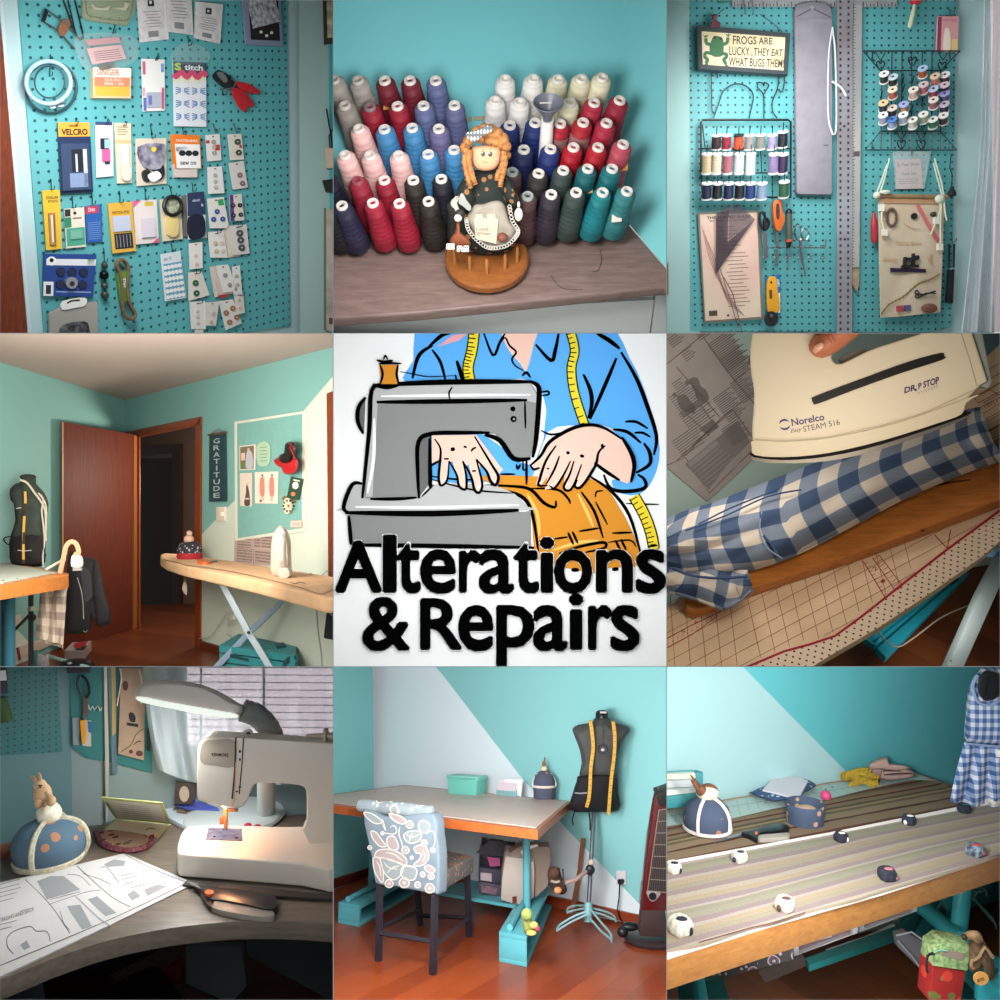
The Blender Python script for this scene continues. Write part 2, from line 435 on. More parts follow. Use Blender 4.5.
def card(name, label, cat, q, mat, t=2, off=2, draw=None, group=None, hk=None, pl=None):
    pl = pl or bp
    m = MB(mat).prism(pl, q, t * U, off * U)
    m.top = (off + t) * U
    if draw: draw(m, q, pl)
    o = m.build(name, label=label, cat=cat, group=group, smooth=0)
    if hk: hook(pl, hk[0], hk[1], hk[2], *(hk[3:]))
    return o
def D(m, pl, q, mat, x0, y0, x1, y1, k=1):  # coloured print on a card, in card fractions
    m.use(M(mat) if isinstance(mat, str) else mat); m.decal(pl, sub(q, x0, y0, x1, y1), m.top + .0006 * k)
def DB(m, pl, q, mat, x0, y0, x1, y1, t=2):  # raised blister or block
    m.use(M(mat) if isinstance(mat, str) else mat); m.prism(pl, sub(q, x0, y0, x1, y1), t * U, m.top)
def DT(m, pl, q, mat, s, x0, y0, x1, y1, bold=.02, k=2, top=None):
    m.use(M(mat) if isinstance(mat,str) else mat); m.text(pl,s,sub(q,x0,y0,x1,y1),(m.top if top is None else top) + .0006 * k,bold)
def DD(m, pl, q, mat, x, y, r, t=1.2, ry=None):
    m.use(M(mat) if isinstance(mat, str) else mat); u, v = bil(q, x, y)
    m.prism(pl, [(u + r * cos(i * pi / 6), v + (ry or r) * sin(i * pi / 6)) for i in range(12)], t * U, m.top)

# --- top row
m = T('tackle_box', 'clear plastic organiser box with cream sewing parts at the top of the board', 'storage box')
bx = a(488, -60, 805, -60, 800, 60, 755, 150, 520, 118, 488, 90)
CLR = M('#b9bd9a', .15, a=.42); CLR2 = M('#cfe0de', .1, a=.3)
MB(CLR).prism(bp, bx, 8 * U, 2 * U).build('body', m, bevel=.005)
MB(M('#7d7c58',.3,a=.6)).stroke(bp,cr(a(505,-30,512,75,560,100,740,120,775,60,785,-30),3),1.2,10.4 * U).build('rim',m)
mm = MB(M('#f4ecd9', .4))
for q in (a(545, 25, 560, 55, 640, 60, 648, 35, 610, 50, 565, 45), a(665, 45, 740, 60, 765, 20, 735, 15, 730, 45)):
    mm.prism(bp, q, 4 * U, 4 * U)
mm.build('cream_part', m)
hook(bp, *a(672, 150), 'zip bag with the pink card', 9, d2=-3)
# black wire hanger frames
m = T('wire_hanger', 'black wire clip hanger with a brown leather tag, tilted', 'hanger')
MB(BLK).wire(bp,[(*p,.03) for p in a(440,290,340,180,252,125,272,55,360,120,470,230)],.9,n=6).build('frame',m)
MB(M('#17181b', .5)).prism(bp, a(246, 125, 270, 50, 290, 60, 265, 132), 2 * U, 7 * U).build('grip', m)
MB(M('#8b5f44',.7,'n')).prism(bp,cr(a(342,180,365,120,400,110,415,140,390,200,362,212),3,True),2 * U,9 * U).build('leather_tag',m)
MB(STEEL).prism(bp, a(378, 118, 392, 115, 398, 135, 384, 138), 1 * U, 11 * U).build('rivet', m)
m = MB(BLK); m.wire(bp, [(*p, .02) for p in a(365, -20, 440, 190, 470, 238, 490, 225, 485, 190, 435, -20)], .9, n=6)
m.wire(bp, [(*p, .025) for p in a(395, -20, 450, 215)], .8)
m.build('wire_holder', label='long V-shaped black wire holder hanging in from the top edge', cat='wire')
def packet(m, q, pl):
    D(m, pl, q, '#2a2a2c', .38, .14, .6, .3); D(m, pl, q, '#e8e4e0', .44, .19, .52, .25, 2)
    for i in range(6): D(m,pl,q,'#8d8688' if i != 1 else '#b08a8a',.2 + .05 * (i % 3),.4 + i * .06,.8 - .06 * (i % 2),.415 + i * .06)
    D(m, pl, q, '#8b8e92', .3, .8, .66, .92)
card('needle_packet','first of three white paper packets along the top, leftmost','packet',a(800,-50,965,-50,995,230,825,250),M('#e6e2e2',.6,'n',c2='#cfcccf',s=30),2,3,packet)
card('needle_packet','middle of the three white paper packets along the top','packet',b(-10,-120,150,-120,168,205,12,185),M('#e3e0e0',.6,'n',c2='#cfcccf',s=30),2,4,packet)
card('needle_packet','rightmost white paper packet, with pins seen in its lower corner','packet',b(180,8,342,25,325,258,172,222),M('#ece9e8',.6,'n',c2='#d4d0d2',s=30),2,3,packet)
def framed(m, q, pl):
    D(m, pl, q, '#2a2024', .14, .1, .93, .9); m.top += .003
    m.use(M('#d8d8dc', .6, 'n', c2='#77777f', s=60)); m.prism(bp, b(478, -20, 640, -40, 682, 125, 520, 168), U, m.top)
    for x, y in ((565, 188), (598, 210), (627, 192)): m.use(WHT); m.disc(bp, *b(x, y), 1.6, off=m.top + .001)
card('pin_box','dark pin tray behind clear plastic with a tilted photo card on it, top right','tray',b(455,-40,680,-40,693,272,478,262),M('#8f97b4',.4),4,2,framed)
# zip bag with pink card
m = T('zip_bag', 'clear zip bag with a pink card hanging over the orange box', 'bag')
MB(M('#d9e4e6',.2,a=.1)).prism(bp,cr(a(440,250,500,195,760,205,820,300,760,380,520,420),3,True),2 * U,11 * U).build('film',m)
mm = MB(M('#e2aeb0', .6)).prism(bp, a(510, 285, 715, 262, 742, 345, 545, 380), 1.5 * U, 9 * U)
mm.use(M('#c98d90', .6)).prism(bp, a(500, 235, 700, 215, 712, 250, 520, 270), 1.5 * U, 9 * U)
mm.use(M('#7a4a4e')); mm.top = 10.5 * U
for i in range(5): mm.decal(bp,a(550 + i * 3,305 + i * 12,700 + i * 5,288 + i * 12,700 + i * 5,292 + i * 12,550 + i * 3,309 + i * 12),10.7 * U)
mm.build('pink_card', m)
MB(M('#b9b4ae',.3,m=.6)).prism(bp,cr(a(585,385,660,368,668,395,600,412),3,True),3 * U,10 * U).build('metal_foot',m)
# orange box
m = T('pin_box', 'small boxed notion with white, orange and yellow bands below the pink card', 'box')
q = a(548, 395, 772, 400, 770, 578, 548, 575)
MB(M('#e9c39a', .5)).prism(bp, q, 9 * U, 1.5 * U).build('carton', m)
mm = MB(M('#f3e9df')); mm.top = 10.5 * U
D(mm,bp,q,'#f3e9df',.0,.0,1,.32); D(mm,bp,q,'#f08a6a',.04,.32,.96,.62); D(mm,bp,q,'#f4b64a',.06,.62,.96,.93)
DT(mm,bp,q,'#e0805f','SINGER',.1,.06,.7,.26); DT(mm,bp,q,'#ffd9c4','QUILTING',.3,.36,.75,.46); DT(mm,bp,q,'#ffd9c4','PINS 1 3/4',.3,.48,.8,.58)
mm.build('label', m)
# --- embroidery hoops
def ringpx(pl, mat, cu, cv, ru, rv, tr, off, name, parent=None, **k):
    pts = [pl.at(cu + ru * cos(2 * pi * i / 40), cv + rv * sin(2 * pi * i / 40), off) for i in range(40)]
    return MB(mat).tube(pts, tr * msz(pts[0]), 7, True).build(name, parent, **k)
hp = a(285, 485)
m = T('embroidery_hoop', 'pale blue plastic embroidery hoop with a screw clamp, front one', 'hoop', 'embroidery hoops')
ringpx(bp, M('#b7d8ea', .35), *hp, 22.3, 21.3, 1.9, .045, 'outer_ring', m)
MB(M('#c9d9e2',.3)).prism(bp,a(292,612,318,600,330,635,300,640),2.5 * U,9 * U).prism(bp,a(335,602,380,596,375,625,345,630),2.5 * U,9 * U).build('clamp',m)
MB(STEEL).wire(bp, [(*p, 13 * U) for p in a(300, 622, 385, 605)], .9).build('screw', m)
ringpx(bp,M('#2f4a55',.4),a(300,515)[0],a(300,515)[1],25.5,25.5,1.3,.018,'embroidery_hoop',label='larger dark grey embroidery hoop behind the pale blue one',cat='hoop',group='embroidery hoops')
ringpx(bp,M('#37545f',.4),*a(292,482),15,16,.8,.05,'embroidery_hoop',label='small thin dark metal hoop inside the pale blue one',cat='hoop',group='embroidery hoops')
hook(bp, *a(293, 325), 'embroidery hoops', 22, 0, -1.5)
# --- white card with pink and blue corners
def wc(m, q, pl):
    D(m,pl,q,'#d56a8c',.03,.05,.16,.3); D(m,pl,q,'#7aa3d8',.84,.08,.97,.25); D(m,pl,q,'#e7a9be',.0,.55,.12,.72); D(m,pl,q,'#5f74b8',.02,.74,.16,.99); D(m,pl,q,'#d9678c',.86,.55,.98,.97)
    DB(m, pl, q, M('#c9cfe0', .2, a=.7), .2, .64, .86, .93, 3)
    m.top += 3 * U; D(m, pl, q, '#6f7cb8', .26, .7, .42, .88)
card('notions_card','white card with pink and blue corners and a small clear blister, upper middle','card',a(833,345,968,350,970,650,842,655),WHT,2,2,wc,None,(*a(928,318),'white card with pink corners',7,0,-4))
# --- patterned adhesive strip bag
q = b(48, 360, 242, 368, 243, 745, 55, 742)
def strips(m, q, pl):
    D(m,pl,q,'#4a5560',0,0,1,.2); DT(m,pl,q,'#b7e06b','S',.04,.02,.24,.14,.05); DT(m,pl,q,'#e8eef0','titch',.34,.04,.9,.13,.03)
    pts = [bil(q, i / 12, .2 + .045 * sin(i * 1.6)) for i in range(13)]
    m.use(M('#e2527a')).stroke(pl,cr(pts,2),5,m.top + .0018); m.use(M('#f0e9a0')).stroke(pl,cr([(x,y + 5) for x,y in pts],2),1.2,m.top + .0022)
    m.use(M('#4f7fbf'))
    for i in range(2):
        for j in range(3):
            x0 = .06 + i * .5; y0 = .4 + j * .2
            for k in range(4):
                m.stroke(pl, [bil(q, x0, y0 + k * .035), bil(q, x0 + .16, y0 + .02 + k * .015)], .8, m.top + .002)
                m.stroke(pl, [bil(q, x0 + .42, y0 + k * .035), bil(q, x0 + .26, y0 + .02 + k * .015)], .8, m.top + .002)
m = T('strip_packet', 'bagged sheet of white strips with blue figures and a pink wave, near the pliers', 'packet')
card('sheet', None, None, q, M('#e9ecf2', .3), 2, 3, strips).parent = m
MB(M('#cfe8ea',.1,a=.14)).prism(bp,cr(b(45,370,55,290,130,250,250,290,245,370),3,True),U,5 * U).build('bag_top',m)
hook(bp, *b(128, 215), 'bagged sheet of white strips', 10)
# --- pliers
m = T('pliers', 'red-handled snap pliers with dark jaws', 'pliers')
MB(M('#33383c',.35,m=.6)).prism(bp,cr(b(285,450,310,412,350,425,420,478,425,515,385,525,330,500),3,True),4 * U,4 * U).build('jaw',m,bevel=.003)
MB(M('#a8abad',.3,m=.8)).prism(bp,cr(b(305,428,340,425,370,470,350,485),2,True),2 * U,8 * U).build('die',m)
for q_ in (b(415,480,440,480,500,495,560,535,545,552,500,545,440,520),b(395,535,420,515,470,540,520,600,522,630,490,620,480,655,440,630)):
    MB(M('#c3242e', .4)).prism(bp, cr(q_, 3, True), 4 * U, 4.5 * U).build('handle', m, bevel=.004)
MB(STEEL).wire(bp,[(*p,9 * U) for p in cr(b(320,525,360,522,400,515,415,480,390,465),3)],.7).build('spring',m)
hook(bp, *b(330, 530), 'red-handled pliers', 6)
# --- second row: velcro and cards
def velcro(m, q, pl):
    D(m,pl,q,'#f0a93e',0,0,1,.2); DT(m,pl,q,'#3a2418','VELCRO',.1,.09,.92,.18,.04); D(m,pl,q,'#7d4d22',.34,.04,.64,.06)
    DB(m, pl, q, '#2f4266', .06, .3, .94, .96, 4); m.top += 4 * U
    D(m,pl,q,'#121a2a',.38,.38,.74,.7); D(m,pl,q,'#c6cede',.74,.38,.86,.9); D(m,pl,q,'#8296bd',.3,.72,.86,.92); D(m,pl,q,'#dfe4ee',.5,.45,.56,.7,2)
card('fastener_pack','navy blister pack with an orange VELCRO header','blister pack',a(340,720,528,720,548,1130,360,1140),M('#28375c',.3),3,2,velcro,None,(*a(445,705),'VELCRO pack',6,0,-2))
def cd1(m, q, pl):
    D(m,pl,q,'#3e4b7c',0,0,.95,.06); D(m,pl,q,'#1d2233',.26,.3,.75,.5); D(m,pl,q,'#9cc5d6',.5,.32,.85,.48,2)
    DB(m,pl,q,'#d95f9c',.4,.5,.82,.72,3); D(m,pl,q,'#eaeaf2',.3,.74,.9,.95); D(m,pl,q,'#333a55',.5,.72,.8,.78,2)
card('chalk_card','narrow white card with a pink and black gadget, right of the VELCRO pack','card',a(560,715,665,718,668,1035,568,1045),M('#e1e1ec',.4),2,2,cd1,None,(*a(632,700),'card with the pink gadget',6,0,-3))
def cd2(m, q, pl):
    for i in range(4): D(m, pl, q, '#a28c6e', .15, .06 + i * .04, .8 - .1 * (i % 2), .075 + i * .04)
    D(m,pl,q,'#d9bf8f',0,.28,1,.34); DB(m,pl,q,'#f1ece4',.4,.36,.85,.7,3); m.use(M('#ded6ca',.3)); m.prism(pl,[(x,y) for x,y in cr(a(715,970,745,960,775,1000,765,1060,720,1050),3,True)],4 * U,m.top)
card('elastic_card','narrow cream card with a white thread bundle, third in the second row','card',a(672,722,770,725,778,1075,690,1080),M('#e6d6bb',.5),2,2,cd2,None,(*a(735,715),'cream card with the thread bundle',5,0,-3))
def cd3(m, q, pl):
    m.use(M('#59566e',.3,'n',c2='#b9b6c8',s=25)); m.prism(pl,cr(a(820,860,960,845,970,900,945,990,850,980),3,True),5 * U,m.top)
    m.use(M('#f2d93a')); m.disc(pl, *a(905, 878), 2.6, off=m.top + 5.3 * U)
    m.use(M('#2a2a30',.3)); m.prism(pl,cr(c(840,40,870,25,900,60,880,95,850,90),3,True),4 * U,m.top); m.prism(pl,cr(c(905,20,960,0,968,60,930,90),3,True),4 * U,m.top)
    m.use(WHT); m.prism(pl, cr(c(870, 60, 925, 35, 950, 70, 900, 100), 3, True), 5 * U, m.top)
card('snap_card','cream card with purple bagged snaps and a yellow dot','card',a(797,815,978,812,980,1080,805,1095),M('#ddd2bf',.5),2,2,cd3,None,(*a(880,742),'cream card with purple snaps',13,0,1))
def ob(m, q, pl):
    D(m, pl, q, '#f4f1f2', .05, .28, .97, 1.0); DT(m, pl, q, '#fbe5cf', 'FASTENERS', .1, .14, .9, .22, .02)
    for i in range(3): m.use(M('#25262c')); m.disc(pl, *bil(q, .3 + .25 * i, .55), 3.4, 2.9, m.top + .002)
    D(m, pl, q, '#9fb0d0', .08, .36, .5, .5); DT(m, pl, q, '#44444c', 'sew on', .2, .8, .8, .9)
card('boxed_snaps','orange and white boxed fastener set below the strip packet','box',b(45,790,205,795,215,990,62,990),M('#f07f28',.5),8,1,ob,None,(*b(98,750),'orange boxed fasteners',8))
flatpiece('boxed_snaps',bp,d(50,-5,190,0,190,72,60,72),M('#d8c9c4',.5),6 * U,U,label='plain pinkish box just under the orange fastener set',cat='box')
# --- button cards
SK = ['#e9e4e0', '#e6ddd3', '#ebe7e4', '#e2dbd6']
def buttons(sp, cols, r, extra=None):
    def f(m, q, pl):
        D(m, pl, q, '#55484a', .45, .06, .6, .1)
        if extra: extra(m, q, pl)
        for i,(x,y) in enumerate(sp): DD(m,pl,q,cols[i % len(cols)],x,y,r); m.use(M('#f4f0ea')); u,v = bil(q,x,y); m.disc(pl,u,v,r * .2,off=m.top + 1.4 * U)
    return f
bc = [
 (b(238,795,322,788,332,942,250,950),[(.55,.28),(.55,.48),(.55,.7)],['#9aa69c','#b9b3a4'],2.2,'three grey buttons and a red tab, top of the left column',(*b(275,730),9,0,2)),
 (b(368,790,450,788,465,938,385,942),[(.68,.3),(.68,.72)],['#3f5246'],3.0,'two dark green oval buttons, top of the right column',(*b(398,730),9,0,2)),
 (d(250,12,335,8,350,165,255,170),[(.5,.32),(.5,.55),(.5,.77)],['#b6b4b4'],2.0,'three small silver buttons, second in the left column',None),
 (d(375,-10,462,-25,488,132,400,145),[(.62,.5),(.7,.82)],['#8d6c72'],2.6,'two mauve buttons, second in the right column',None),
 (d(248,198,345,188,378,372,265,372),[(.5,.45),(.25,.7),(.75,.7)],['#2c4f97'],2.5,'three royal blue buttons and a green mark',None),
 (d(380,178,450,170,467,325,385,330),[(.25,.4),(.8,.42),(.25,.78),(.8,.78)],['#272038'],2.2,'four black buttons on a purple and white ground',None),
 (d(252,395,345,388,368,545,268,545),[(.4,.45),(.78,.45),(.4,.75),(.78,.75)],['#cdb99a','#d9cdbb'],2.1,'four beige buttons, in the left column',None),
 (d(365,358,480,350,497,520,400,530),[(.6,.28),(.6,.52),(.6,.78)],['#54565c'],3.4,'three large charcoal buttons',None),
 (d(140, 462, 220, 452, 222, 605, 145, 615), [(.5, .5), (.55, .82)], ['#e2bdb9'], 1.7, 'two small pink buttons', None),
 (d(138,632,215,625,262,765,140,800),[(.45,.42),(.42,.8)],['#1f5e44'],3.0,'two dark green star buttons',None),
 (d(145,805,235,800,240,965,155,965),[(.5,.35),(.5,.55),(.5,.78)],['#d8c3bb'],1.5,'three tiny pale buttons near the bottom',None),
 (d(235,810,320,802,300,945,240,945),[(.7,.5),(.55,.85)],['#d0b4a6'],1.8,'two tan buttons tilted beside the wooden button card',None),
 (d(315,800,400,790,452,930,358,972),[(.3,.45),(.8,.35),(.35,.8),(.85,.72)],['#a87552'],2.7,'four brown wooden buttons, lowest in the right column',None),
 (d(405,760,460,755,470,870,425,880),[(.5,.3),(.55,.7)],['#e6b8a4'],1.5,'two peach buttons on a narrow strip',None),
 (d(395,598,440,590,455,760,405,765),[(.5,.35),(.55,.65)],['#b9a494'],1.6,'two taupe buttons, narrow card right of the fan of cards',None),
 (d(175,968,225,962,228,1010,178,1010),[(.5,.8)],['#cbb8ae'],1.4,'its top just showing at the bottom edge',None)]
for i, (q, sp, cols, r, lab, hk) in enumerate(bc):
    def ex(m, q, pl, i=i):
        if i == 0: D(m, pl, q, '#d23a4c', .6, .4, .95, .62); D(m, pl, q, '#d23a4c', 0, .2, .25, .32)
        if i == 1: D(m, pl, q, '#c93c4a', .75, .42, .95, .55)
        if i == 4: D(m, pl, q, '#39a35f', .62, .06, .95, .26)
        if i == 5: D(m, pl, q, '#6a3c86', 0, 0, .3, 1)
    off = 3 + (i % 3)
    card('button_card',('white' if i not in (6,9,10) else 'cream') + ' button card with ' + lab,'button card',q,M(SK[i % 4],.6),1,off,buttons(sp,cols,r,ex),'button cards on the perforated board')
    cx, cy = bil(q, .5, .0)
    if hk: hook(bp, hk[0], hk[1], 'card with ' + lab.split(',')[0], *hk[2:])
    elif i in (6, 7, 13, 9, 10): hook(bp, cx, cy - 3, 'card with ' + lab.split(',')[0], 5)
for j in range(3):   # more cards fanned behind
    flatpiece('button_card',bp,[(x - 2 - 2 * j,y + 1 + j) for x,y in d(375,362,460,352,470,520,400,530)],M('#ddd0c4',.6),U,(2 - j * .7) * U,label='plain card edge fanned behind the charcoal buttons, layer ' + ['nearest the front','in the middle','at the back'][j],cat='button card',group='button cards on the perforated board')
for j,(qq,lb) in enumerate(((d(262,600,330,590,350,770,292,778),'leftmost of the fan with its red edge'),(d(290,600,350,590,405,755,312,765),'middle of the fan'),(d(300,592,372,584,428,740,345,752),'front of the fan with two ring buttons'))):
    card('button_card','off-white button card, ' + lb,'button card',qq,M(['#d9ccc3','#d5c3b8','#ece7e4'][j],.6),1,2 + j * 1.5,(buttons([(.5,.38),(.6,.75)],['#8d8a90'],2.0) if j == 2 else None),'button cards on the perforated board')
flatpiece('red_tab',bp,d(312,770,345,762,372,755,375,768,340,785),M('#c2323c',.5),U,3 * U,label='small red tab sticking out below the fan of cards',cat='tab')
# --- blue button sheet
q = c(945, 525, 1070, 500, 1100, 780, 975, 800); q = [c(945, 525), d(90, 505), d(125, 780), c(972, 802)]
def bs(m, q, pl):
    D(m, pl, q, '#6fa9c6', .08, .22, .98, .98)
    for i in range(5):
        for j in range(6): m.use(WHT); m.disc(pl, *bil(q, .16 + i * .18, .3 + j * .125), 2.0, 2.1, off=m.top + .002)
    DT(m, pl, q, '#8090a8', 'size 18', .12, .08, .5, .15)
card('button_sheet','pale blue sheet covered with five columns of white buttons','button card',q,M('#dfe6ec',.5),1.5,3,bs,None,(*d(33,465),'blue sheet of white buttons',8))
# --- third row
def tape(m, q, pl):
    DT(m, pl, q, '#4b3512', 'COLLAR', .2, .1, .9, .15); DT(m, pl, q, '#4b3512', 'STAYS', .3, .17, .85, .21)
    DB(m,pl,q,M('#b98a5a',.3),.3,.38,.68,.92,3); m.top += 3 * U; D(m,pl,q,'#f0e2c4',.4,.42,.52,.88); D(m,pl,q,'#6d4526',.56,.42,.62,.9)
card('needle_pack','bright yellow pack with a clear tube on its front','blister pack',c(248,150,352,145,365,492,272,502),M('#eac13b',.4),2,2,tape,None,(*c(295,85),'bright yellow pack',11))
def gr(m, q, pl):
    D(m,pl,q,'#25282b',.02,.02,.3,.2); D(m,pl,q,'#2b8a63',.0,.22,.32,.48); D(m,pl,q,'#4aa58c',.05,.5,.98,.95); m.use(M('#222')); m.disc(pl,*bil(q,.52,.13),1.6,off=m.top + .001)
    DB(m, pl, q, M('#8fd0bd', .2, a=.7), .25, .56, .85, .78, 2); D(m, pl, q, '#8c8270', .4, .24, .85, .28)
card('needle_pack','green and cream pack with a clear window, right of the yellow one','blister pack',c(378,258,495,248,505,480,390,492),M('#e9e0cf',.4),2,2,gr,None,(*c(420,185),'green and cream pack',12))
def bl(m, q, pl):
    D(m, pl, q, '#c63d5c', .0, .02, .8, .22); DT(m, pl, q, '#f0dfe4', 'Dritz', .2, .06, .6, .17)
    for i in range(9): D(m, pl, q, '#7fa0dd', .12, .46 + i * .055, .9, .475 + i * .055)
card('needle_pack','blue pack with a crimson top corner','blister pack',c(500,242,598,230,603,450,512,458),M('#2b62ae',.4),2,2,bl,None,(*c(535,170),'blue pack with crimson corner',11))
def yl(m, q, pl):
    DT(m, pl, q, '#8a5a1a', 'FRICTION PINS', .15, .17, .85, .23); DB(m, pl, q, M('#c3cbe0', .25), .14, .27, .88, .58, 2)
    D(m, pl, q, '#26262c', .14, .62, .9, .93)
    for i in range(5): D(m, pl, q, '#9a9aa4', .22 + i * .14, .65, .25 + i * .14, .9, 2)
card('pin_pack','golden yellow pack with black pin rows under a silver window','blister pack',c(635,225,775,215,802,505,662,520),M('#e3b24a',.4),2,3,yl,None,(*c(697,155),'golden yellow pin pack',12))
def pk(m, q, pl):
    m.use(M('#e85f86')).decal(pl,[bil(q,0,0),bil(q,.35,0),bil(q,0,.16)],m.top + .001); m.use(M('#e85f86')).decal(pl,[bil(q,1,1),bil(q,.7,1),bil(q,1,.88)],m.top + .001)
    D(m, pl, q, '#d9c04a', .48, .04, .84, .14); DB(m, pl, q, M('#dcd4e0', .15), .3, .42, .88, .86, 3)
card('bobbin_pack','pale pink pack with pink corners and clear bobbins','blister pack',c(782,212,922,202,935,455,800,468),M('#e7dcd9',.4),2,2,pk,None,(*c(846,135),'pale pink bobbin pack',12))
# tape measure tag
m = T('cord_pack', 'cream pack with a round black dial above a yellow cord bundle', 'blister pack')
q = [c(940, 205), d(90, 185), d(105, 435), c(958, 450)]
MB(M('#e3d2ba', .5)).prism(bp, q, 2 * U, 2 * U).build('card_back', m)
MB(M('#e8cf8a',.5)).prism(bp,cr(d(15,300,75,298,80,410,20,412),3,True),5 * U,4 * U).build('cord_bundle',m,bevel=.004)
ringpx(bp, M('#1d1d20', .4), *d(45, 240), 8.6, 9.3, 1.9, .03, 'dial_ring', m)
MB(M('#c9cfb4',.3,'n',c2='#7c8468',s=60)).prism(bp,[(x,y) for x,y in [(d(45,240)[0] + 7 * cos(i * pi / 8),d(45,240)[1] + 7.6 * sin(i * pi / 8)) for i in range(16)]],2 * U,5 * U).build('dial',m)
hook(bp, *d(18, 120), 'cream pack with the dial', 12, 0, 3)
# bundle of dark trims
flatpiece('trim_card',bp,d(102,182,150,170,165,420,112,420),M('#6f6864',.6),2 * U,2 * U,label='grey-brown card half hidden behind the navy elastic',cat='card')
def nv(m, q, pl):
    D(m,pl,q,'#2e3a5c',0,0,1,.5); DT(m,pl,q,'#b9c2da','elastic',.3,.14,.75,.2); D(m,pl,q,'#cbd1de',.8,.26,.92,.32)
    m.use(M('#1a2036',.8)); m.prism(pl,cr([bil(q,.1,.52),bil(q,.88,.52),bil(q,.88,.95),bil(q,.12,.97)],3,True),4 * U,m.top)
card('elastic_card','white card wound with navy elastic under a dark navy header','card',d(130,165,228,155,247,428,138,440),M('#e2e2e6',.5),2,3,nv,None,(*d(153,105),'navy elastic card',9))
# --- lower left: blue blister card
def bb(m, q, pl):
    D(m,pl,q,'#e8eaf0',.05,.12,1,.27); D(m,pl,q,'#72c04c',.84,.12,.97,.26); m.use(M('#f4f4f6')); m.disc(pl,*bil(q,.15,.17),5,4.6,m.top + .001); m.use(BLK); m.disc(pl,*bil(q,.15,.15),2,off=m.top + .002)
    for i in range(3):
        for j in range(2): DD(m, pl, q, '#1d2a4a', .34 + i * .22, .42 + j * .3, 4.4, 2)
    DD(m,pl,q,M('#c6cad2',.2,m=.7),.56,.68,6,5); m.use(M('#222633')); m.disc(pl,*bil(q,.57,.7),2.5,off=m.top + 6 * U)
    D(m,pl,q,'#ecedf0',.0,.66,.2,1.0); D(m,pl,q,'#2a2b33',.05,.74,.15,.95,2); D(m,pl,q,'#8fa6d6',.25,.88,.95,.91)
card('button_kit','wide navy blister card with metal cover button parts','blister pack',c(258,522,568,525,548,775,255,770),M('#2a4a94',.35),3,2,bb)
m = T('storage_case', 'clear grey plastic case with a white hang tab and black parts, bottom left', 'storage box')
MB(M('#b9b4ae',.25,a=.75)).prism(bp,c(290,870,365,830,575,800,585,1010,295,1010),8 * U,1 * U).build('case',m,bevel=.006)
MB(M('#f0f0ee',.4)).prism(bp,cr(c(365,850,372,800,500,780,502,825,440,840),3,True),2 * U,9 * U).build('hang_tab',m)
MB(M('#24262b',.3,'n',c2='#77797f',s=40)).prism(bp,cr(c(355,965,400,930,500,920,525,960,515,1010,370,1010),3,True),4 * U,7 * U).build('black_part',m)
MB(BLK).stroke(bp, cr(c(395, 815, 420, 800, 470, 795), 3), 1.6, 11.2 * U).build('slot', m)
# bead drop
m = T('bead_string', 'string of pewter and black beads hanging from a long hook', 'beads')
for (x, y), r in zip([c(615, 590), c(612, 648), c(615, 712), c(616, 765)], [3.4, 4.6, 3.4, 4.0]):
    p = bp.at(x,y,.02); MB(M('#55504c' if r < 4.5 else '#101014',.3,m=.5)).ell(p,r * msz(p),n=10,m=7).build('bead',m)
hook(bp, *c(605, 490), 'string of pewter beads', 14)
# coil of cord with green band
m = T('cord_hank', 'hank of tan cord held by a green paper band', 'cord')
o1 = cr(c(712, 555, 748, 600, 742, 700, 752, 800, 790, 880, 762, 908, 722, 870, 712, 760, 700, 640, 680, 590), 4, True)
for k_,(dx,dz) in enumerate(((0,.02),(1.3,.035))): MB(M('#8b6f52',.8,'fabric',c2='#6d5640',s=60)).tube([bp.at(p.x + dx,p.y,dz) for p in o1],2.3 * U,7,True).build('cord',m)
MB(M('#6aa63c',.5,'n',c2='#4f8a2c',s=20)).prism(bp,c(692,635,750,622,770,800,712,808),8 * U,2 * U).build('paper_band',m,bevel=.004)
MB(M('#e9efe4')).text(bp, 'SALE', c(722, 720, 722, 665, 740, 665, 740, 722), 10.3 * U, .02).build('print', m)
# --- things seen on the far right beyond the corner
q = pr(324.5, -10, 333, -10, 333, 42, 325.5, 43)
MB(M('#3b332b',.5)).prism(sw,pr(322.5,-10,340,-10,340,40,324,43.5),.02,.005).build('framed_sign',label='dark-framed sign cut off at the right edge, top',cat='sign')
flatpiece('sign_face',sw,pr(326.5,-10,340,-10,340,36,327.5,38),M('#d9d0b4',.6,'n',c2='#6f6a50',s=20),.003,.026,label='cream face of the cut-off sign at the top right',cat='sign')
flatpiece('pegboard',sw,pr(329,44,345,44,345,345,330,345),M('#3fa7ad',.5),.004,0,label='narrow strip of a second turquoise board at the right edge',cat='pegboard')
m = MB(M('#a39a8e', .6, 'n', c2='#c9beb2', s=12)).prism(sw, pr(325, 210, 345, 207, 345, 338, 324.5, 329), .012, .004)
m.use(M('#6b6a60')).stroke(sw,pr(325,208,325,330),2.2,.018); m.use(M('#5c4a2e')).rect(sw,329,318,340,324,.0175)
m.build('pattern_envelope', label='clear-sleeved brown paper pattern cut off at the right edge', cat='envelope')
flatpiece('tool_tip',sw,b(940,870,1000,865,1000,985,950,990),M('#cdb8a0',.6),.02,.005,label='cream cardboard tag at the right edge',cat='tag')
flatpiece('tool_block',sw,d(925,90,1000,80,1000,160,945,155),M('#16181c',.4),.02,.005,label='black tool holder block at the right edge',cat='holder')
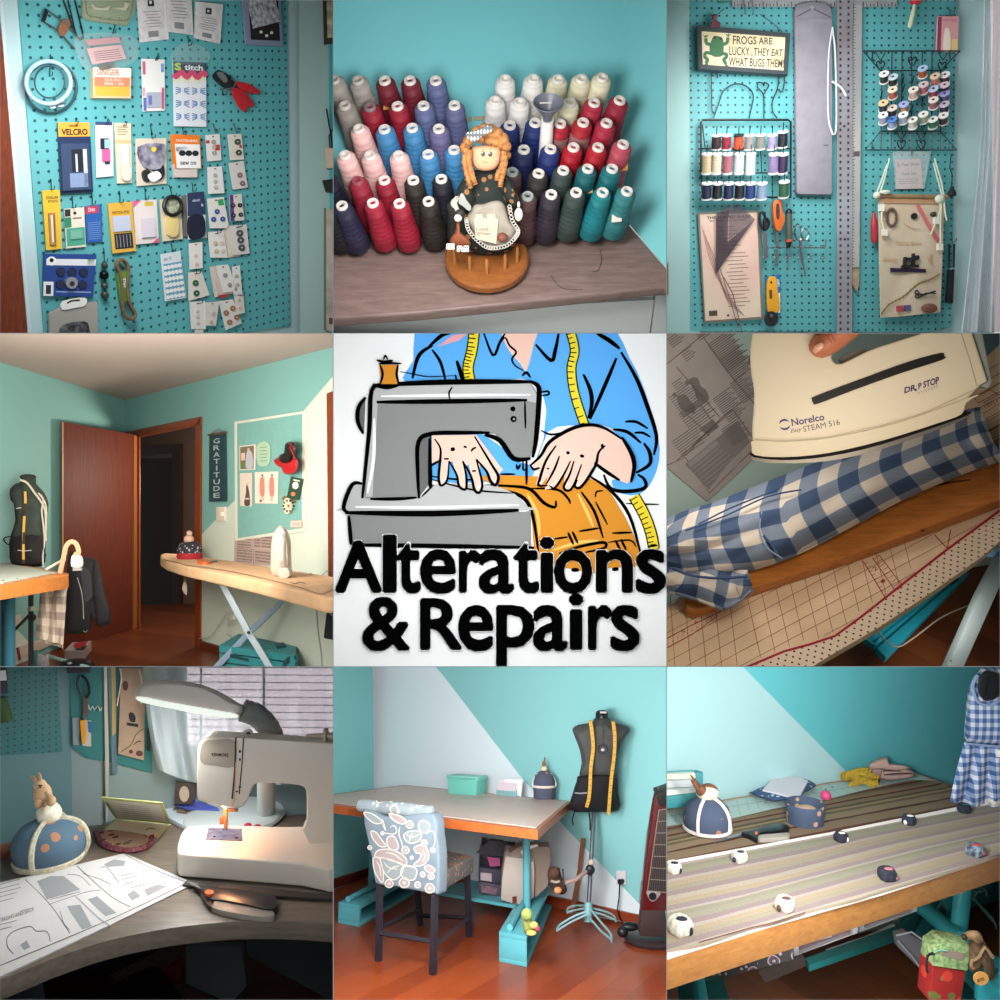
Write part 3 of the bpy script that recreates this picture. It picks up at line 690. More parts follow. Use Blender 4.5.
MB(BLK).wire(sw,[(*p,.03) for p in b(950,640,975,780,985,870)],.9).wire(sw,[(*p,.03) for p in b(985,760,965,800,970,870)],.8).build('wire_tool',label='black wire tool leaning at the right edge',cat='tool')
light(px(110, 60, 2.75), px(170, 180, 3.3), .5, 9, (1, .98, .96))  # added fill for this cell, no such source in the scene
# ============================================================ tools and spools on the second board (upper right cell)
CB[:] = [666.8, 0, 1000, 333]
A, B2, C3, D4 = Zm(665, 0, .17), Zm(830, 0, .17), Zm(665, 165, .17), Zm(830, 165, .17)
wp3 = three(px(690, 0, 3.2), px(956, 0, 3.25), px(700, 330, 3.38))
flatpiece('wall_back',wp3,pr(640,-20,1030,-20,1030,360,640,360),M('#b9d8d8',.7,'wall'),.02,-.03,kind='structure')
pb3 = Pl(wp3.o + wp3.n * .008, wp3.n)
hg3 = homog([(696.8, 8), (955, 8), (949.5, 322), (702.4, 325)], [(.5, 44.5), (35.5, 44.5), (35.5, .5), (.5, .5)])
MB(M('#5ba6aa',.45,'peg',c2='#12434e',w=.15)).prism(wp3,pr(689.5,-10,956.8,-10,951.5,326,930,332,690,331,690,330.5),.008,0).build('pegboard',label='turquoise perforated board hung with sewing tools beside the white curtain',cat='pegboard',uv=lambda p: hg3(*pix(p)))
# pale side wall strip on the left, light wall on the right
flatpiece('trim_3', wp3, pr(660, -10, 689.5, -10, 700, 345, 660, 345), M('#9cc0be', .7), .006, .001, kind='structure')
flatpiece('trim_4', wp3, pr(666, 265, 668.5, 262, 668.5, 295, 666, 295), M('#7a5a44', .7), .006, .008, kind='structure')
# --- sheer curtain and the strip of light behind it
def curt(x, y):
    u = 984 + 30 * x - 3 * sin(y * 3.1) - 44 * max(0, y - .4) ** 1.3 * (1 - x); v = -8 + 340 * y
    return wp3.at(u, v, .06 + .03 * sin(x * 22 + y * 2) + .015 * sin(x * 47))
MB(M('#f3f5fa',.7,a=.6)).grid(curt,40,12).build('sheer_curtain',label='sheer white curtain gathered at the right edge beside the board',cat='curtain')
MB(M('#f6e4e8',.5,em=.6)).prism(wp3,pr(992,-10,1040,-10,1040,345,996,345),.01,.004).build('window_1',kind='structure')
# --- rulers
GM = M('#a8a9ad', .35, 'n', m=.35, c2='#8f9197', s=14)
def ruler(name, label, q, mat, off, ticks=0, extra=None, group=None):
    m = MB(mat).prism(pb3, q, .006, off); m.use(M('#3a3c40'))
    n = ticks
    for i in range(n):
        t = (i + .5) / n; k = .28 if i % 4 == 0 else .16
        m.decal(pb3, sub(q, *( (0, t, k, t + .25 / n) if extra != 'h' else (t, 1 - k, t + .25 / n, 1))), off + .0066)
        if extra == 'd': m.decal(pb3, sub(q, 1 - k, t, 1, t + .25 / n), off + .0066)
    return m.build(name, label=label, cat='ruler', group=group, smooth=0)
ruler('square_ruler_blade','horizontal grey metal ruler lying across the top edge',[A(395,-60),B2(395,-60),B2(393,38),A(395,38)],M('#9fa1a3',.4,'n',c2='#8d8f92',s=12),.012,46,'h')
q = [B2(40, -60), B2(135, -60), D4(130, 1010), D4(42, 1010)]
m = MB(M('#a9acb6', .3, 'n', m=.3, c2='#8d8388', s=3)).prism(pb3, q, .006, .02)
m.use(M('#33363b'))
for i in range(54):
    t = (i + .6) / 54
    for x in (.16, .66): m.decal(pb3, sub(q, x, t, x + .13, t + .008), .0266)
m.disc(pb3, *B2(84, 742), 1.3, off=.027); m.disc(pb3, *D4(88, 437), 1.3, off=.027)
m.build('metal_yardstick', label='wide metal straightedge with two rows of marks, full height', cat='ruler', smooth=0)
q = [B2(137, 25), B2(190, 20), D4(172, 600), D4(130, 600)]
m = MB(M('#cfcac2', .22, 'n', m=.5, c2='#b5b6bb', s=3)).prism(pb3, q, .006, .016); m.use(M('#44474d'))
for i in range(90): m.decal(pb3, sub(q, .0, i / 90, .3 if i % 2 else .18, (i + .3) / 90), .0226)
m.use(M('#5a4f4a')).decal(pb3, sub(q, .1, .56, .9, .58), .0228)
m.build('metal_ruler', label='narrow shiny metal ruler right of the wide straightedge', cat='ruler', smooth=0)
flatpiece('wooden_stick',pb3,D4(130,600,172,595,172,700,160,748,130,700),M('#b7a184',.5,'wood',c2='#8d7657',s=20),.006,.01,label='wooden stick end below the narrow metal ruler',cat='stick')
# --- grey sleeve
m = T('fabric_sleeve', 'long grey fabric-covered sleeve board hanging by a rounded top tab', 'sleeve')
GF = M('#8f8b92', .85, 'fabric', c2='#83808a', s=20, b=.15)
MB(GF).prism(pb3,[A(765,100),A(985,105),C3(985,160),C3(975,175),C3(785,172),C3(776,160)],.022,.01).build('sleeve',m,bevel=.006)
MB(M('#86828a',.85,'fabric',c2='#7a7780',s=20,b=.15)).prism(pb3,cr(A(765,105,768,45,800,18,865,12,945,18,978,50,985,105),3),.024,.012).build('top_tab',m,bevel=.004)
mm = MB(M('#55525a',.8)); mm.ink(pb3,A(770,100,830,70,862,50),1.2,.037).ink(pb3,A(872,50,930,80,980,103),1.2,.037); mm.build('fold_line',m)
MB(M('#c9cbcc', .3, m=.7)).lathe(pb3.at(*A(865, 43), .036), pb3.n, [(0, .008), (.004, .008)], 14).build('eyelet', m)
hook(pb3, *A(865, 5), 'grey fabric sleeve', 6)
MB(M('#5b5560')).ink(pb3, A(930, 855, 962, 853), 1, .034).build('stain', m)
# --- white looped cord
m = MB(M('#cfd0d4',.5)).wire(pb3,[(*p,.04) for p in [A(985,160),A(965,300),A(958,500),A(962,700),A(985,785),B2(15,790),B2(35,770),B2(38,600),B2(30,300),B2(18,200),B2(15,160)]],.9,sm=3)
m.wire(pb3, [(*p, .042) for p in B2(10, 480, 40, 495, 70, 520, 95, 565)], 1.2, sm=3)
m.build('corded_loop', label='long white cord loop hanging over the metal straightedge', cat='cord')
MB(STEEL).wire(pb3,[(*p,.035) for p in A(460,-5,468,40,472,85,478,85)],.6).wire(pb3,[(*p,.035) for p in A(505,-5,518,40,520,85,512,88)],.6).build('wire_hook',label='pair of thin steel wire hooks above the frog sign',cat='hook')
MB(M('#3d7d62',.5)).prism(pb3,A(310,-10,380,-10,378,8,315,10),.01,.01).build('green_tag',label='pale green tag cut off above the frog sign',cat='tag')
# --- frog sign
m = T('hanging_sign', 'wooden frog sign in a dark frame, reading that frogs are lucky', 'sign')
fq = A(190, 148, 738, 195, 722, 438, 198, 405)
MB(M('#2b3236', .5)).prism(pb3, fq, .018, .022).build('backing', m)
mm = MB(M('#343c40', .45))
inn = A(215, 178, 712, 215, 702, 415, 222, 380)
for i in range(4):
    j = (i + 1) % 4; mm.prism(pb3, [fq[i], fq[j], inn[j], inn[i]], .03, .022)
mm.build('frame', m)
fa = MB(M('#e2d3b4', .6, 'n', c2='#c9b48c', s=8)); fa.prism(pb3, inn, .004, .04)
fa.use(M('#3f3a2e'))
fa.text(pb3, 'FROGS ARE', A(400, 208, 632, 222, 632, 262, 400, 262), .0448, .015)
fa.text(pb3, 'LUCKY...THEY EAT', A(378, 272, 695, 290, 690, 332, 378, 325), .0448, .015)
fa.text(pb3, 'WHAT BUGS THEM!', A(375, 335, 702, 350, 698, 398, 375, 388), .0448, .015)
fa.use(M('#3f6b4a'))
fa.decal(pb3, cr(A(285, 215, 310, 212, 338, 225, 345, 265, 340, 325, 300, 335, 270, 320, 262, 270), 3, True), .0446)
for s_ in (A(275,262,245,255,240,225),A(340,262,365,250,370,220),A(275,315,240,310,235,335,250,350,242,372),A(335,315,362,320,358,340,345,350,360,378)):
    fa.stroke(pb3, cr(s_, 3), 3.4, .0447)
for u_, v_ in (A(240, 222), A(372, 215), A(243, 372), A(362, 380)):
    for k_ in (-.6,0,.6): fa.stroke(pb3,[(u_,v_),(u_ + 3 * sin(k_ * 1.5),v_ + (3.2 if v_ > 50 else -3.2) * cos(k_))],1,.0448)
fa.use(M('#1e2b20')); fa.disc(pb3, *A(293, 222), 1.3, off=.0451).disc(pb3, *A(327, 226), 1.3, off=.0451)
fa.build('painted_face', m, smooth=0)
MB(M('#2c2f33')).wire(pb3,[(*p,.03) for p in A(250,150,262,120,350,50)],.4).wire(pb3,[(*p,.03) for p in A(560,85,640,140,690,190)],.4).build('hanging_wire',m)
MB(M('#7d3f48',.6,'n',c2='#4d2c33',s=40)).ell(pb3.at(*A(292,100),.05),.011).loft([[pb3.at(*p,.05 + .01 * cos(k)) for k,p in zip((0,1.6,3.1,4.7),A(x0,y,(x0 + x1) / 2,y + 3,x1,y,(x0 + x1) / 2,y - 3))] for x0,x1,y in ((284,302,112),(276,318,130),(272,328,158))]).build('berry_knot',m)
# --- wire ornament over the rack
m = T('wire_ornament', 'black bent-wire figures with a small heart above the spool rack', 'ornament')
def hrt(z,u,v,w,h): return [z(*p) for p in [(u,v + h),(u - w,v),(u - w * .75,v - h * .55),(u - w * .3,v - h * .5),(u,v - h * .1),(u + w * .3,v - h * .5),(u + w * .75,v - h * .55),(u + w,v)]]
for s_ in (A(310,460,305,430,290,428,273,440,275,560,278,655,300,660),A(285,695,300,655,320,600,340,540,390,500,440,494,490,515,520,560,512,620,495,695),A(582,695,580,560,545,515,550,485,575,490,582,505,590,485,610,500,602,520,580,558),
           A(640,440,665,455,662,520,630,600,635,660,660,695),A(662,525,690,540,702,455,672,452,668,480)):
    MB(BLK).wire(pb3, [(*p, .02) for p in s_], .62, sm=3).build('wire', m)
# --- spool rack with upright pegs
m = T('spool_rack', 'black wire rack with three rows of upright pegs', 'rack')
fr = [A(212, 1000), A(212, 720), A(222, 705), A(725, 705), A(740, 718), C3(740, 190)]
MB(BLK).wire(pb3, [(*p, .03) for p in fr + [C3(220, 190), A(212, 1000)]], 1.1, n=7).build('frame', m)
for v_ in (A(0,875),C3(0,47),C3(0,190)): MB(BLK).wire(pb3,[(A(215,0)[0],v_[1],.05),(A(735,0)[0],v_[1],.05)],.7).wire(pb3,[(A(215,0)[0],v_[1] - 2,.03),(A(215,0)[0],v_[1],.055)],.6).build('crossbar',m)
MB(BLK).wire(pb3,[(*p,.03) for p in A(220,735,235,870)],.6).wire(pb3,[(*p,.03) for p in [A(562,880),A(568,1000),C3(568,45)]],.5).wire(pb3,[(*p,.03) for p in C3(630,50,632,188)],.5).build('brace',m)
def spool(name, label, u, v, w, h, thr, z0=.055, flange='#e9e7e4', group='thread spools on the upright pegs', pin=8):
    p = pb3.at(u,v,z0); s = msz(p); r = w / 2 * s; H = h * s; t = T(name,label,'thread spool',group); Y = (pb3.y + (E - p).normalized() * .5).normalized()
    MB(M(flange,.5)).lathe(p,Y,[(0,r),(H * .09,r)]).build('flange',t); MB(M(flange,.5)).lathe(p + Y * H * .91,Y,[(0,r),(H * .09,r),(H * .091,r * .3),(H * .05,r * .28)]).build('flange',t)
    MB(M(thr,.5,'thread',s=14,b=.2)).lathe(p + Y * H * .09,Y,[(0,r * .9),(H * .41,r * .93),(H * .82,r * .9)]).build('thread',t)
    if pin: MB(BLK).tube([p + Y * H * .8, p + Y * (H + pin * s)], s * .5, 5).build('peg', m)
row1 = [(300,880,'#3a2226','dark brown'),(360,880,'#9e2539','crimson'),(430,880,'#e4532b','orange-red'),(494,880,'#9a9591','light grey'),(559,878,'#8a8a80','olive grey'),(627,878,'#a49abf','lilac'),(690,868,'#1c1c28','black')]
for i,(u_,v_,cc,nm) in enumerate(row1): spool('thread_spool',nm + ' thread spool in the top row of the black rack',*A(u_,v_),10,14 if i < 6 else 15.5,cc,flange='#e9e7e4' if i != 2 else '#2b2a2a')
row2 = [(242,'#d8bf95','tan'),(301,'#e9dcc2','cream'),(365,'#b96a76','dusty rose'),(433,'#ece9e6','first white'),(500,'#efeeec','second white'),(635,'#9a86b4','mauve'),(690,'#3b2350','dark purple')]
for u_,cc,nm in row2: spool('thread_spool',nm + ' thread spool in the middle row of the black rack',*C3(u_,52),10,19.5,cc)
row3 = [(243,'#1f2548','navy, leftmost'),(305,'#191a26','black, second'),(372,'#22295a','deep navy, third'),(437,'#1a1722','black, fourth'),(500,'#2b3f86','royal blue'),(567,'#9fb4d6','pale blue'),(696,'#3b6a4a','dark green')]
for i,(u_,cc,nm) in enumerate(row3): spool('thread_spool',nm + ' thread spool in the bottom row of the black rack',*C3(u_,202 if i < 6 else 192),10.4,16,cc,pin=7)
# --- pattern envelope with set square
m = T('pattern_sleeve', 'printed cream pattern sheet in a grey sleeve under the spool rack', 'envelope')
MB(M('#7d7568', .5)).prism(pb3, C3(192, 280, 550, 268, 580, 905, 232, 928), .008, .008).build('sleeve', m)
q = C3(205, 292, 540, 280, 565, 893, 238, 916)
mm = MB(M('#e0cdb6', .6, 'n', c2='#d9aaa0', s=3)).prism(pb3, q, .002, .016); mm.top = .018
DT(mm,pb3,q,'#5b4a44','THE CURVED RULER',.12,.02,.9,.045,.03); DT(mm,pb3,q,'#5b4a44','the multi purpose tool',.16,.055,.8,.073,.02)
for i in range(22):
    x_ = .42 if i > 6 else .3
    D(mm, pb3, q, '#8a7570', x_ + .03 * (i % 3), .12 + i * .036, x_ + .3 + .1 * ((i * 7) % 3) / 2, .127 + i * .036)
D(mm, pb3, q, '#4c443c', .07, .91, .22, .96); mm.use(M('#3b3430')); mm.disc(pb3, *bil(q, .41, .965), 1.2, off=.0192)
mm.use(M('#a78078'))
for i in range(4): mm.ink(pb3,[bil(q,.02 + .03 * i,.1 + .05 * i),bil(q,.15 + .03 * i,.45),bil(q,.4,.75 + .02 * i),bil(q,.7,.98)],.8,.019)
mm.build('printed_sheet', m, smooth=0)
SQ = M('#4a3f4c', .2, a=.55)
m = T('set_square', 'smoky translucent triangular ruler lying over the pattern sheet', 'ruler')
MB(SQ).prism(pb3, C3(305, 280, 375, 262, 370, 450, 530, 318, 300, 640, 300, 640), .006, .03).build('plate', m)
MB(M('#6a5f68',.2,a=.35)).prism(pb3,C3(315,265,430,230,530,318,375,440,380,300),.004,.024).build('hanging_bag',m)
MB(M('#6d5a60')).wire(pb3,[(*p,.03) for p in C3(345,660,400,760,455,990)],.5).wire(pb3,[(*p,.03) for p in C3(320,600,370,750,430,960)],.4).build('measuring_wire',label='thin wire pair hanging down over the pattern sheet',cat='wire')
# --- scissors and tools
m = T('scissors', 'small scissors with black loop handles, leftmost tool', 'scissors')
MB(BLK).wire(pb3,[(*p,.04) for p in C3(560,290,575,280,590,310,592,370,575,375,560,340)],1.5,sm=3,closed=True).wire(pb3,[(*p,.045) for p in C3(585,320,605,320,612,350,600,375,585,370)],1.5,sm=3,closed=True).build('handle',m)
MB(STEEL).prism(pb3,C3(570,400,585,390,598,545,588,555),.006,.04).prism(pb3,C3(585,390,600,395,608,548,596,552),.006,.034).build('blade',m)
m = T('scissors', 'orange-handled scissors hanging point down', 'scissors')
MB(M('#c8622a',.35)).prism(pb3,cr(C3(640,220,665,202,685,215,690,270,705,300,703,335,680,385,660,385,645,350,638,280),3,True),.022,.03).build('handle',m,bevel=.006)
MB(M('#3d2a22')).prism(pb3,cr(C3(655,235,670,230,675,290,668,320,655,300),3,True),.001,.0525).build('finger_hole',m)
MB(STEEL).prism(pb3,C3(655,385,668,385,670,480,655,480),.01,.034).prism(pb3,C3(650,500,672,500,665,595,655,590),.01,.034).build('blade',m)
m = T('tracing_tool', 'grey-green handled metal tool with a black cap', 'tool')
ax = lambda *q: [pb3.at(*C3(*p), .045) for p in q]
MB(M('#4b544a', .4)).tube(ax((728, 285), (730, 440)), .0135, 12).build('handle', m)
MB(BLK).tube(ax((728,258),(728,268),(728,290)),[.006,.013,.014],12).tube(ax((729,455),(722,490)),[.013,.006],12).build('cap',m)
MB(M('#c0503a', .4)).tube(ax((729, 440), (729, 455)), .0138, 12).build('ring', m)
MB(STEEL).tube(ax((724, 490), (726, 620)), .003, 8).build('shaft', m)
m = T('scissors', 'silver embroidery scissors with round finger loops, far right tool', 'scissors')
S2 = M('#8e9093', .25, m=.85)
MB(S2).wire(pb3,[(*p,.04) for p in C3(770,355,785,348,798,380,800,430,790,445,770,430,762,390)],.8,sm=3,closed=True).wire(pb3,[(*p,.044) for p in C3(815,375,838,385,845,410,832,440,812,440,803,405)],.8,sm=3,closed=True).build('finger_loop',m)
MB(S2).wire(pb3,[(*p,.042) for p in C3(790,445,802,520,824,655)],.9).wire(pb3,[(*p,.042) for p in C3(806,440,792,500,800,540,815,620)],.9).build('blade',m)
m = T('tool_holder', 'steel wire tool holder bar with a row of round loops', 'holder')
MB(S2).wire(pb3,[(*p,.03) for p in C3(580,490,700,485,780,482,860,488,940,488,948,440)],.6).build('bar',m)
mm = MB(S2)
for u_ in (590,658,722,797,855,925): mm.wire(pb3,[(C3(u_,0)[0] + 2.6 * cos(k * .8),C3(0,480)[1] + 1.3 * sin(k * .8),.04) for k in range(8)],.45,closed=True).wire(pb3,[(C3(u_,0)[0] + 2.4 * cos(k * .8),C3(0,545)[1] + 1.3 * sin(k * .8),.04) for k in range(8)],.45,closed=True)
mm.build('loop', m)
# rotary cutter
m = T('rotary_cutter', 'yellow rotary cutter on a blue backing card with a black wheel cover', 'cutter')
cb = C3(590, 662, 678, 645, 680, 880, 600, 895)
mm = MB(M('#2b6fb0',.5)).prism(pb3,cb,.004,.01); mm.top = .014; DT(mm,pb3,cb,'#e9eef2','OLFA',.62,.1,.95,.3); D(mm,pb3,cb,'#dfe6ea',.8,.45,.98,.95); mm.build('backing_card',m,smooth=0)
MB(M('#e8a52e',.35)).prism(pb3,cr(C3(605,680,625,655,655,662,662,720,675,800,672,860,610,870,600,760),3,True),.016,.018).build('handle',m,bevel=.004)
mm = MB(M('#6b4a1a')).prism(pb3,C3(613,735,630,733,632,785,616,788),.001,.0345); mm.use(BLK).disc(pb3,*C3(625,690),1.1,off=.036); mm.build('slot',m)
whl = MB(M('#26262a',.35)).prism(pb3,[(C3(627,905)[0] + 6.8 * cos(i * pi / 10),C3(627,905)[1] + 7.8 * sin(i * pi / 10)) for i in range(20)],.012,.034).build('wheel_cover',m,bevel=.003)
MB(STEEL).lathe(pb3.at(*C3(625, 888), .046), pb3.n, [(0, .008), (.006, .006)], 12).build('bolt', whl)
# --- right side
m = T('brush', 'red-topped wooden dauber hanging at the top edge', 'brush')
MB(M('#b6242e', .4)).ell(pb3.at(*B2(505, 5), .04), (.024, .02, .014)).build('head', m)
MB(M('#cfcfae',.5)).tube([pb3.at(*p,.04) for p in B2(497,28,485,90,470,150,468,162)],[.006,.009,.009,.006],8).build('handle',m)
def pc(m, q, pl):
    D(m,pl,q,'#9a3d62',0,.02,.18,1); m.use(M('#f7ead8')).decal(pl,cr([bil(q,.3,.95),bil(q,.35,.35),bil(q,.6,.45),bil(q,.62,.98)],3,True),m.top + .001); D(m,pl,q,'#f0cf8e',.7,.65,.98,.98); D(m,pl,q,'#d98ba2',.25,.08,.9,.14)
card('pattern_card','pink card with a maroon spine and a pale figure, top right of the board','card',B2(636,95,758,95,752,303,628,300),M('#e6a6a8',.4),3,3,pc,None,(*B2(697,60),'pink card with the maroon spine',8,0,0),pb3)
# wire rack with hearts
m = T('spool_rack', 'black wire rack with hearts and slanting pegs, on the right', 'rack')
W = MB(BLK)
def wl(*p): W.wire(pb3, [(x, y, .022) for x, y in B2(*p)], .62)
wl(195,300,765,300); wl(195,300,297,415,650,415,765,300); wl(297,772,650,772); wl(297,772,208,882,745,882,650,772)
W.build('frame', m)
for i,u_ in enumerate((300,360,420,480,542,600,652)): W = MB(BLK); wl(u_ + (4 if i < 3 else 0),300 if i not in (0,6) else 415,u_ - 2,882); W.build('upright',m)
W = MB(BLK); wl(248,305,248,360); wl(245,835,245,880); wl(705,305,705,350); wl(700,835,700,880); W.build('stay',m)
for u_,v_,f_ in ((297,380,0),(297,330,1),(485,355,0),(660,385,0),(665,330,1),(420,845,0),(537,845,0),(420,800,1),(537,800,1)):
    W = MB(BLK)
    if f_: wl(u_ - 28, v_ - 22, u_, v_ + 25, u_ + 28, v_ - 22)
    else: W.wire(pb3, [(x, y, .024) for x, y in hrt(B2, u_, v_, 24, 34)], .6, sm=2, closed=True)
    W.build('heart', m)
for i,(u_,v_) in enumerate(((430,480),(490,470),(435,520),(485,640),(545,600),(605,650),(305,560),(365,590))):
    MB(BLK).wire(pb3, [(*B2(u_ - 8, v_ + 20), .025), (*B2(u_ + 4, v_ - 25), .06)], .6).build('peg', m)
sp2 = [(318,432,'#1c2024','#f0ece6','black, top left'),(370,450,'#15181c','#c9dbe0','black with a blue printed end'),(545,400,'#a9542c','#a9c6e4','rust brown, highest'),(618,445,'#cf7e70','#e9c9a8','salmon'),(676,437,'#4b2a30','#f0eeee','dark maroon, top of the right column'),
       (368,525,'#b5583a','#efdcc4','terracotta'),(490,525,'#e0b8ac','#f2e6da','pale peach'),(550,495,'#c06a78','#d9c2c6','rose'),(608,520,'#a03a48','#b9cbe6','red with a blue printed end'),(674,497,'#3c2238','#d8c4cc','plum, second in the right column'),
       (674,548,'#5b4a7a','#9b9bd0','violet with a printed end'),(608,585,'#a8646e','#ecdcd6','dusty mauve'),(313,603,'#22242a','#e9c795','black with a wooden end'),(433,612,'#c08a5a','#aab0e6','tan with a purple printed end'),
       (366,633,'#23232c','#e2d2c4','charcoal'),(672,610,'#3a2c48','#cdbcd0','dark violet, fourth in the right column'),(312,675,'#a9a6c0','#eceaf0','lavender'),(365,700,'#a4b2d8','#4f82c8','pale blue with a blue end'),(430,673,'#b9c2d6','#f6f4f2','icy blue with a bright white end'),
       (486,702,'#d9d6c8','#ece8dc','ivory'),(549,670,'#a9b59a','#eae8df','sage'),(605,700,'#2f7a58','#e9eae4','green'),(667,677,'#4f3a30','#ece6de','brown, bottom of the right column')]
axs = (pb3.n * .72 + pb3.y * .69).normalized()
for u_, v_, th, fl, nm in sp2:
    p = pb3.at(*B2(u_,v_),.075); axs = ((E - p).normalized() * .8 + V((0,0,1)) * .72).normalized(); s_ = msz(p); L_ = 9.5 * s_; r_ = 4.6 * s_; t = T('thread_spool',nm + ' thread spool on the slanting pegs','thread spool','thread spools on the heart rack'); p0 = p - axs * L_
    MB(M('#e4ddd6', .5)).lathe(p0, axs, [(0, r_), (L_ * .1, r_)]).build('lower_flange', t)
    MB(M(th,.5,'thread',s=10)).lathe(p0 + axs * L_ * .1,axs,[(0,r_ * .82),(L_ * .8,r_ * .82)]).build('thread',t)
    MB(M(fl,.5)).lathe(p - axs * L_ * .1,axs,[(0,r_),(L_ * .1,r_)]).use(M('#3a2c2c')).lathe(p,axs,[(0,r_ * .28),(.0012,r_ * .28)],10).build('end_label',t)
# pink needle bag
m = T('needle_bag', 'small clear bag with a pink printed card, above the canvas banner', 'bag')
q = [B2(385, 940), B2(530, 932), D4(548, 138), D4(392, 142)]
mm = MB(M('#e3b4ae',.6)).prism(pb3,q,.004,.008); mm.top = .012; DT(mm,pb3,q,'#8a3c44','By Pearl Street',.06,.12,.95,.26); DT(mm,pb3,q,'#7a4a4c','Super Size',.25,.44,.8,.56)
for i in range(3): D(mm, pb3, q, '#a4706e', .1, .66 + i * .07, .85, .685 + i * .07)
mm.build('printed_card', m, smooth=0)
MB(M('#d5e2e2',.15,a=.3)).prism(pb3,[B2(368,890),B2(595,888),D4(555,138),D4(385,140)],.002,.014).build('film',m)
MB(BLK).wire(pb3,[(*p,.012) for p in B2(370,890,365,900)],.5).wire(pb3,[(*p,.02) for p in B2(480,880,480,915)],.5).build('staple',m)
# canvas banner
m = T('canvas_banner','hanging beige canvas banner decorated with buttons, ribbon and a small toy sewing machine','banner')
P4 = lambda *q: [(x, y) for x, y in D4(*q)]
def can(x, y):
    u = lerp2(lerp2(D4(280,180),D4(672,180),x),lerp2(D4(295,898),D4(645,870),x),y); k = .03 + .006 * sin(x * 9 + y * 3) * y
    return pb3.at(u[0], u[1] + (2.0 * sin(x * 5) * max(0, y - .8)), k)
MB(M('#dccab4', .85, 'fabric', c2='#d2bda0', s=14)).grid(can, 14, 20, .004).build('canvas', m)
MB(M('#c79c78',.8,'fabric',c2='#b58a64',s=30)).prism(pb3,P4(320,185,640,190,640,228,320,225),.003,.036).build('top_hem',m)
MB(M('#a98a66',.6,'wood',c2='#8c6c4a',s=30)).tube([pb3.at(*D4(258,182),.04),pb3.at(*D4(690,188),.04)],.009,8).build('dowel',m)
CD = M('#d7dcc6', .7)
for s_ in (D4(270,175,300,100,335,0),D4(290,175,318,90,350,-40),D4(660,180,635,90,610,-10),D4(670,180,655,100,615,-40)): MB(CD).wire(pb3,[(*p,.045) for p in s_],.7).build('hanging_cord',m)
MB(CD).ell(pb3.at(*D4(275,178),.055),.014).ell(pb3.at(*D4(325,160),.055),(.022,.01,.009)).ell(pb3.at(*D4(645,200),.055),(.02,.012,.018)).build('knot',m)
DEC = .042
for s_ in (D4(640,200,650,260,625,330,592,410),D4(655,220,650,330,650,470),D4(670,210,678,290,688,325),D4(305,240,305,330,325,400)): MB(CD).wire(pb3,[(*p,.055) for p in s_],.9,sm=2).build('tassel_cord',m)
for u_,v_ in ((652,480),(630,325),(325,395),(306,250)): MB(M('#ece7da',.5)).prism(pb3,P4(u_ - 15,v_ - 20,u_ + 15,v_ - 18,u_ + 15,v_ + 22,u_ - 14,v_ + 20),.014,.045).build('wooden_bead',m)
mm = MB(M('#6e5648', .5))
for k in range(18):
    a_ = k / 18 * 2 * pi; mm.ell(pb3.at(*D4(362 + 28 * cos(a_), 308 + 50 * sin(a_)), DEC), .006, n=8, m=5)
mm.build('button_wreath', m)
MB(M('#201c1e', .4)).lathe(pb3.at(*D4(492, 302), .036), pb3.n, [(0, .013), (.006, .013)], 12).build('black_button', m)
MB(M('#3b4038', .5)).ell(pb3.at(*D4(608, 290), .045), (.014, .008, .01)).build('dark_bead', m)
MB(M('#d8707c', .6)).stroke(pb3, D4(515, 235, 575, 345, 638, 450), 4, .0385).build('pink_ribbon', m)
mm = MB(M('#c9a07a')).text(pb3,'Sewing Room',D4(385,445,540,450,540,478,385,472),.0385,.01,.3); mm.text(pb3,'love',D4(310,540,395,540,395,568,310,568),.0385,.01,.3)
mm.ink(pb3,D4(600,525,590,560,600,585),3,.0385).ink(pb3,D4(430,340,480,372,530,375),.8,.0385); mm.build('embroidered_words',m)
mm = MB(M('#26282c',.4)); mm.prism(pb3,cr(D4(440,540,470,545,520,530,525,555,480,565,450,560),3,True),.012,DEC - .004).prism(pb3,D4(488,520,500,518,502,590,486,590),.012,DEC - .004).prism(pb3,D4(425,590,525,585,525,600,425,605),.012,DEC - .004).prism(pb3,D4(440,545,455,545,450,595,435,598),.012,DEC - .004); mm.build('toy_sewing_machine',m)
MB(M('#2a1e3a', .5)).prism(pb3, D4(358, 605, 565, 612, 565, 632, 358, 628), .006, .036).build('dark_ribbon', m)
mm = MB(M('#8d7840', .6))
pts_ = cr(D4(300, 880, 350, 820, 430, 775, 520, 700, 600, 670, 645, 640), 4)
mm.stroke(pb3,[(p.x,p.y + (.8 if i % 2 else -.8)) for i,p in enumerate(pts_)],1.2,.0395); mm.stroke(pb3,[(p.x,p.y + (-.8 if i % 2 else .8)) for i,p in enumerate(pts_)],1.0,.039); mm.build('rickrack_trim',m)
mm = MB(M('#2c2a2c',.4)); mm.wire(pb3,[(D4(510,748)[0] + 2 * cos(k),D4(510,748)[1] + 2 * sin(k),DEC) for k in range(6)],.6,closed=True).wire(pb3,[(D4(512,772)[0] + 2 * cos(k),D4(510,772)[1] + 1.8 * sin(k),DEC) for k in range(6)],.6,closed=True).wire(pb3,[(*p,DEC) for p in D4(522,755,550,765,620,742)],.8).wire(pb3,[(*p,DEC) for p in D4(525,780,560,755,622,755)],.7); mm.build('scissors_charm',m)
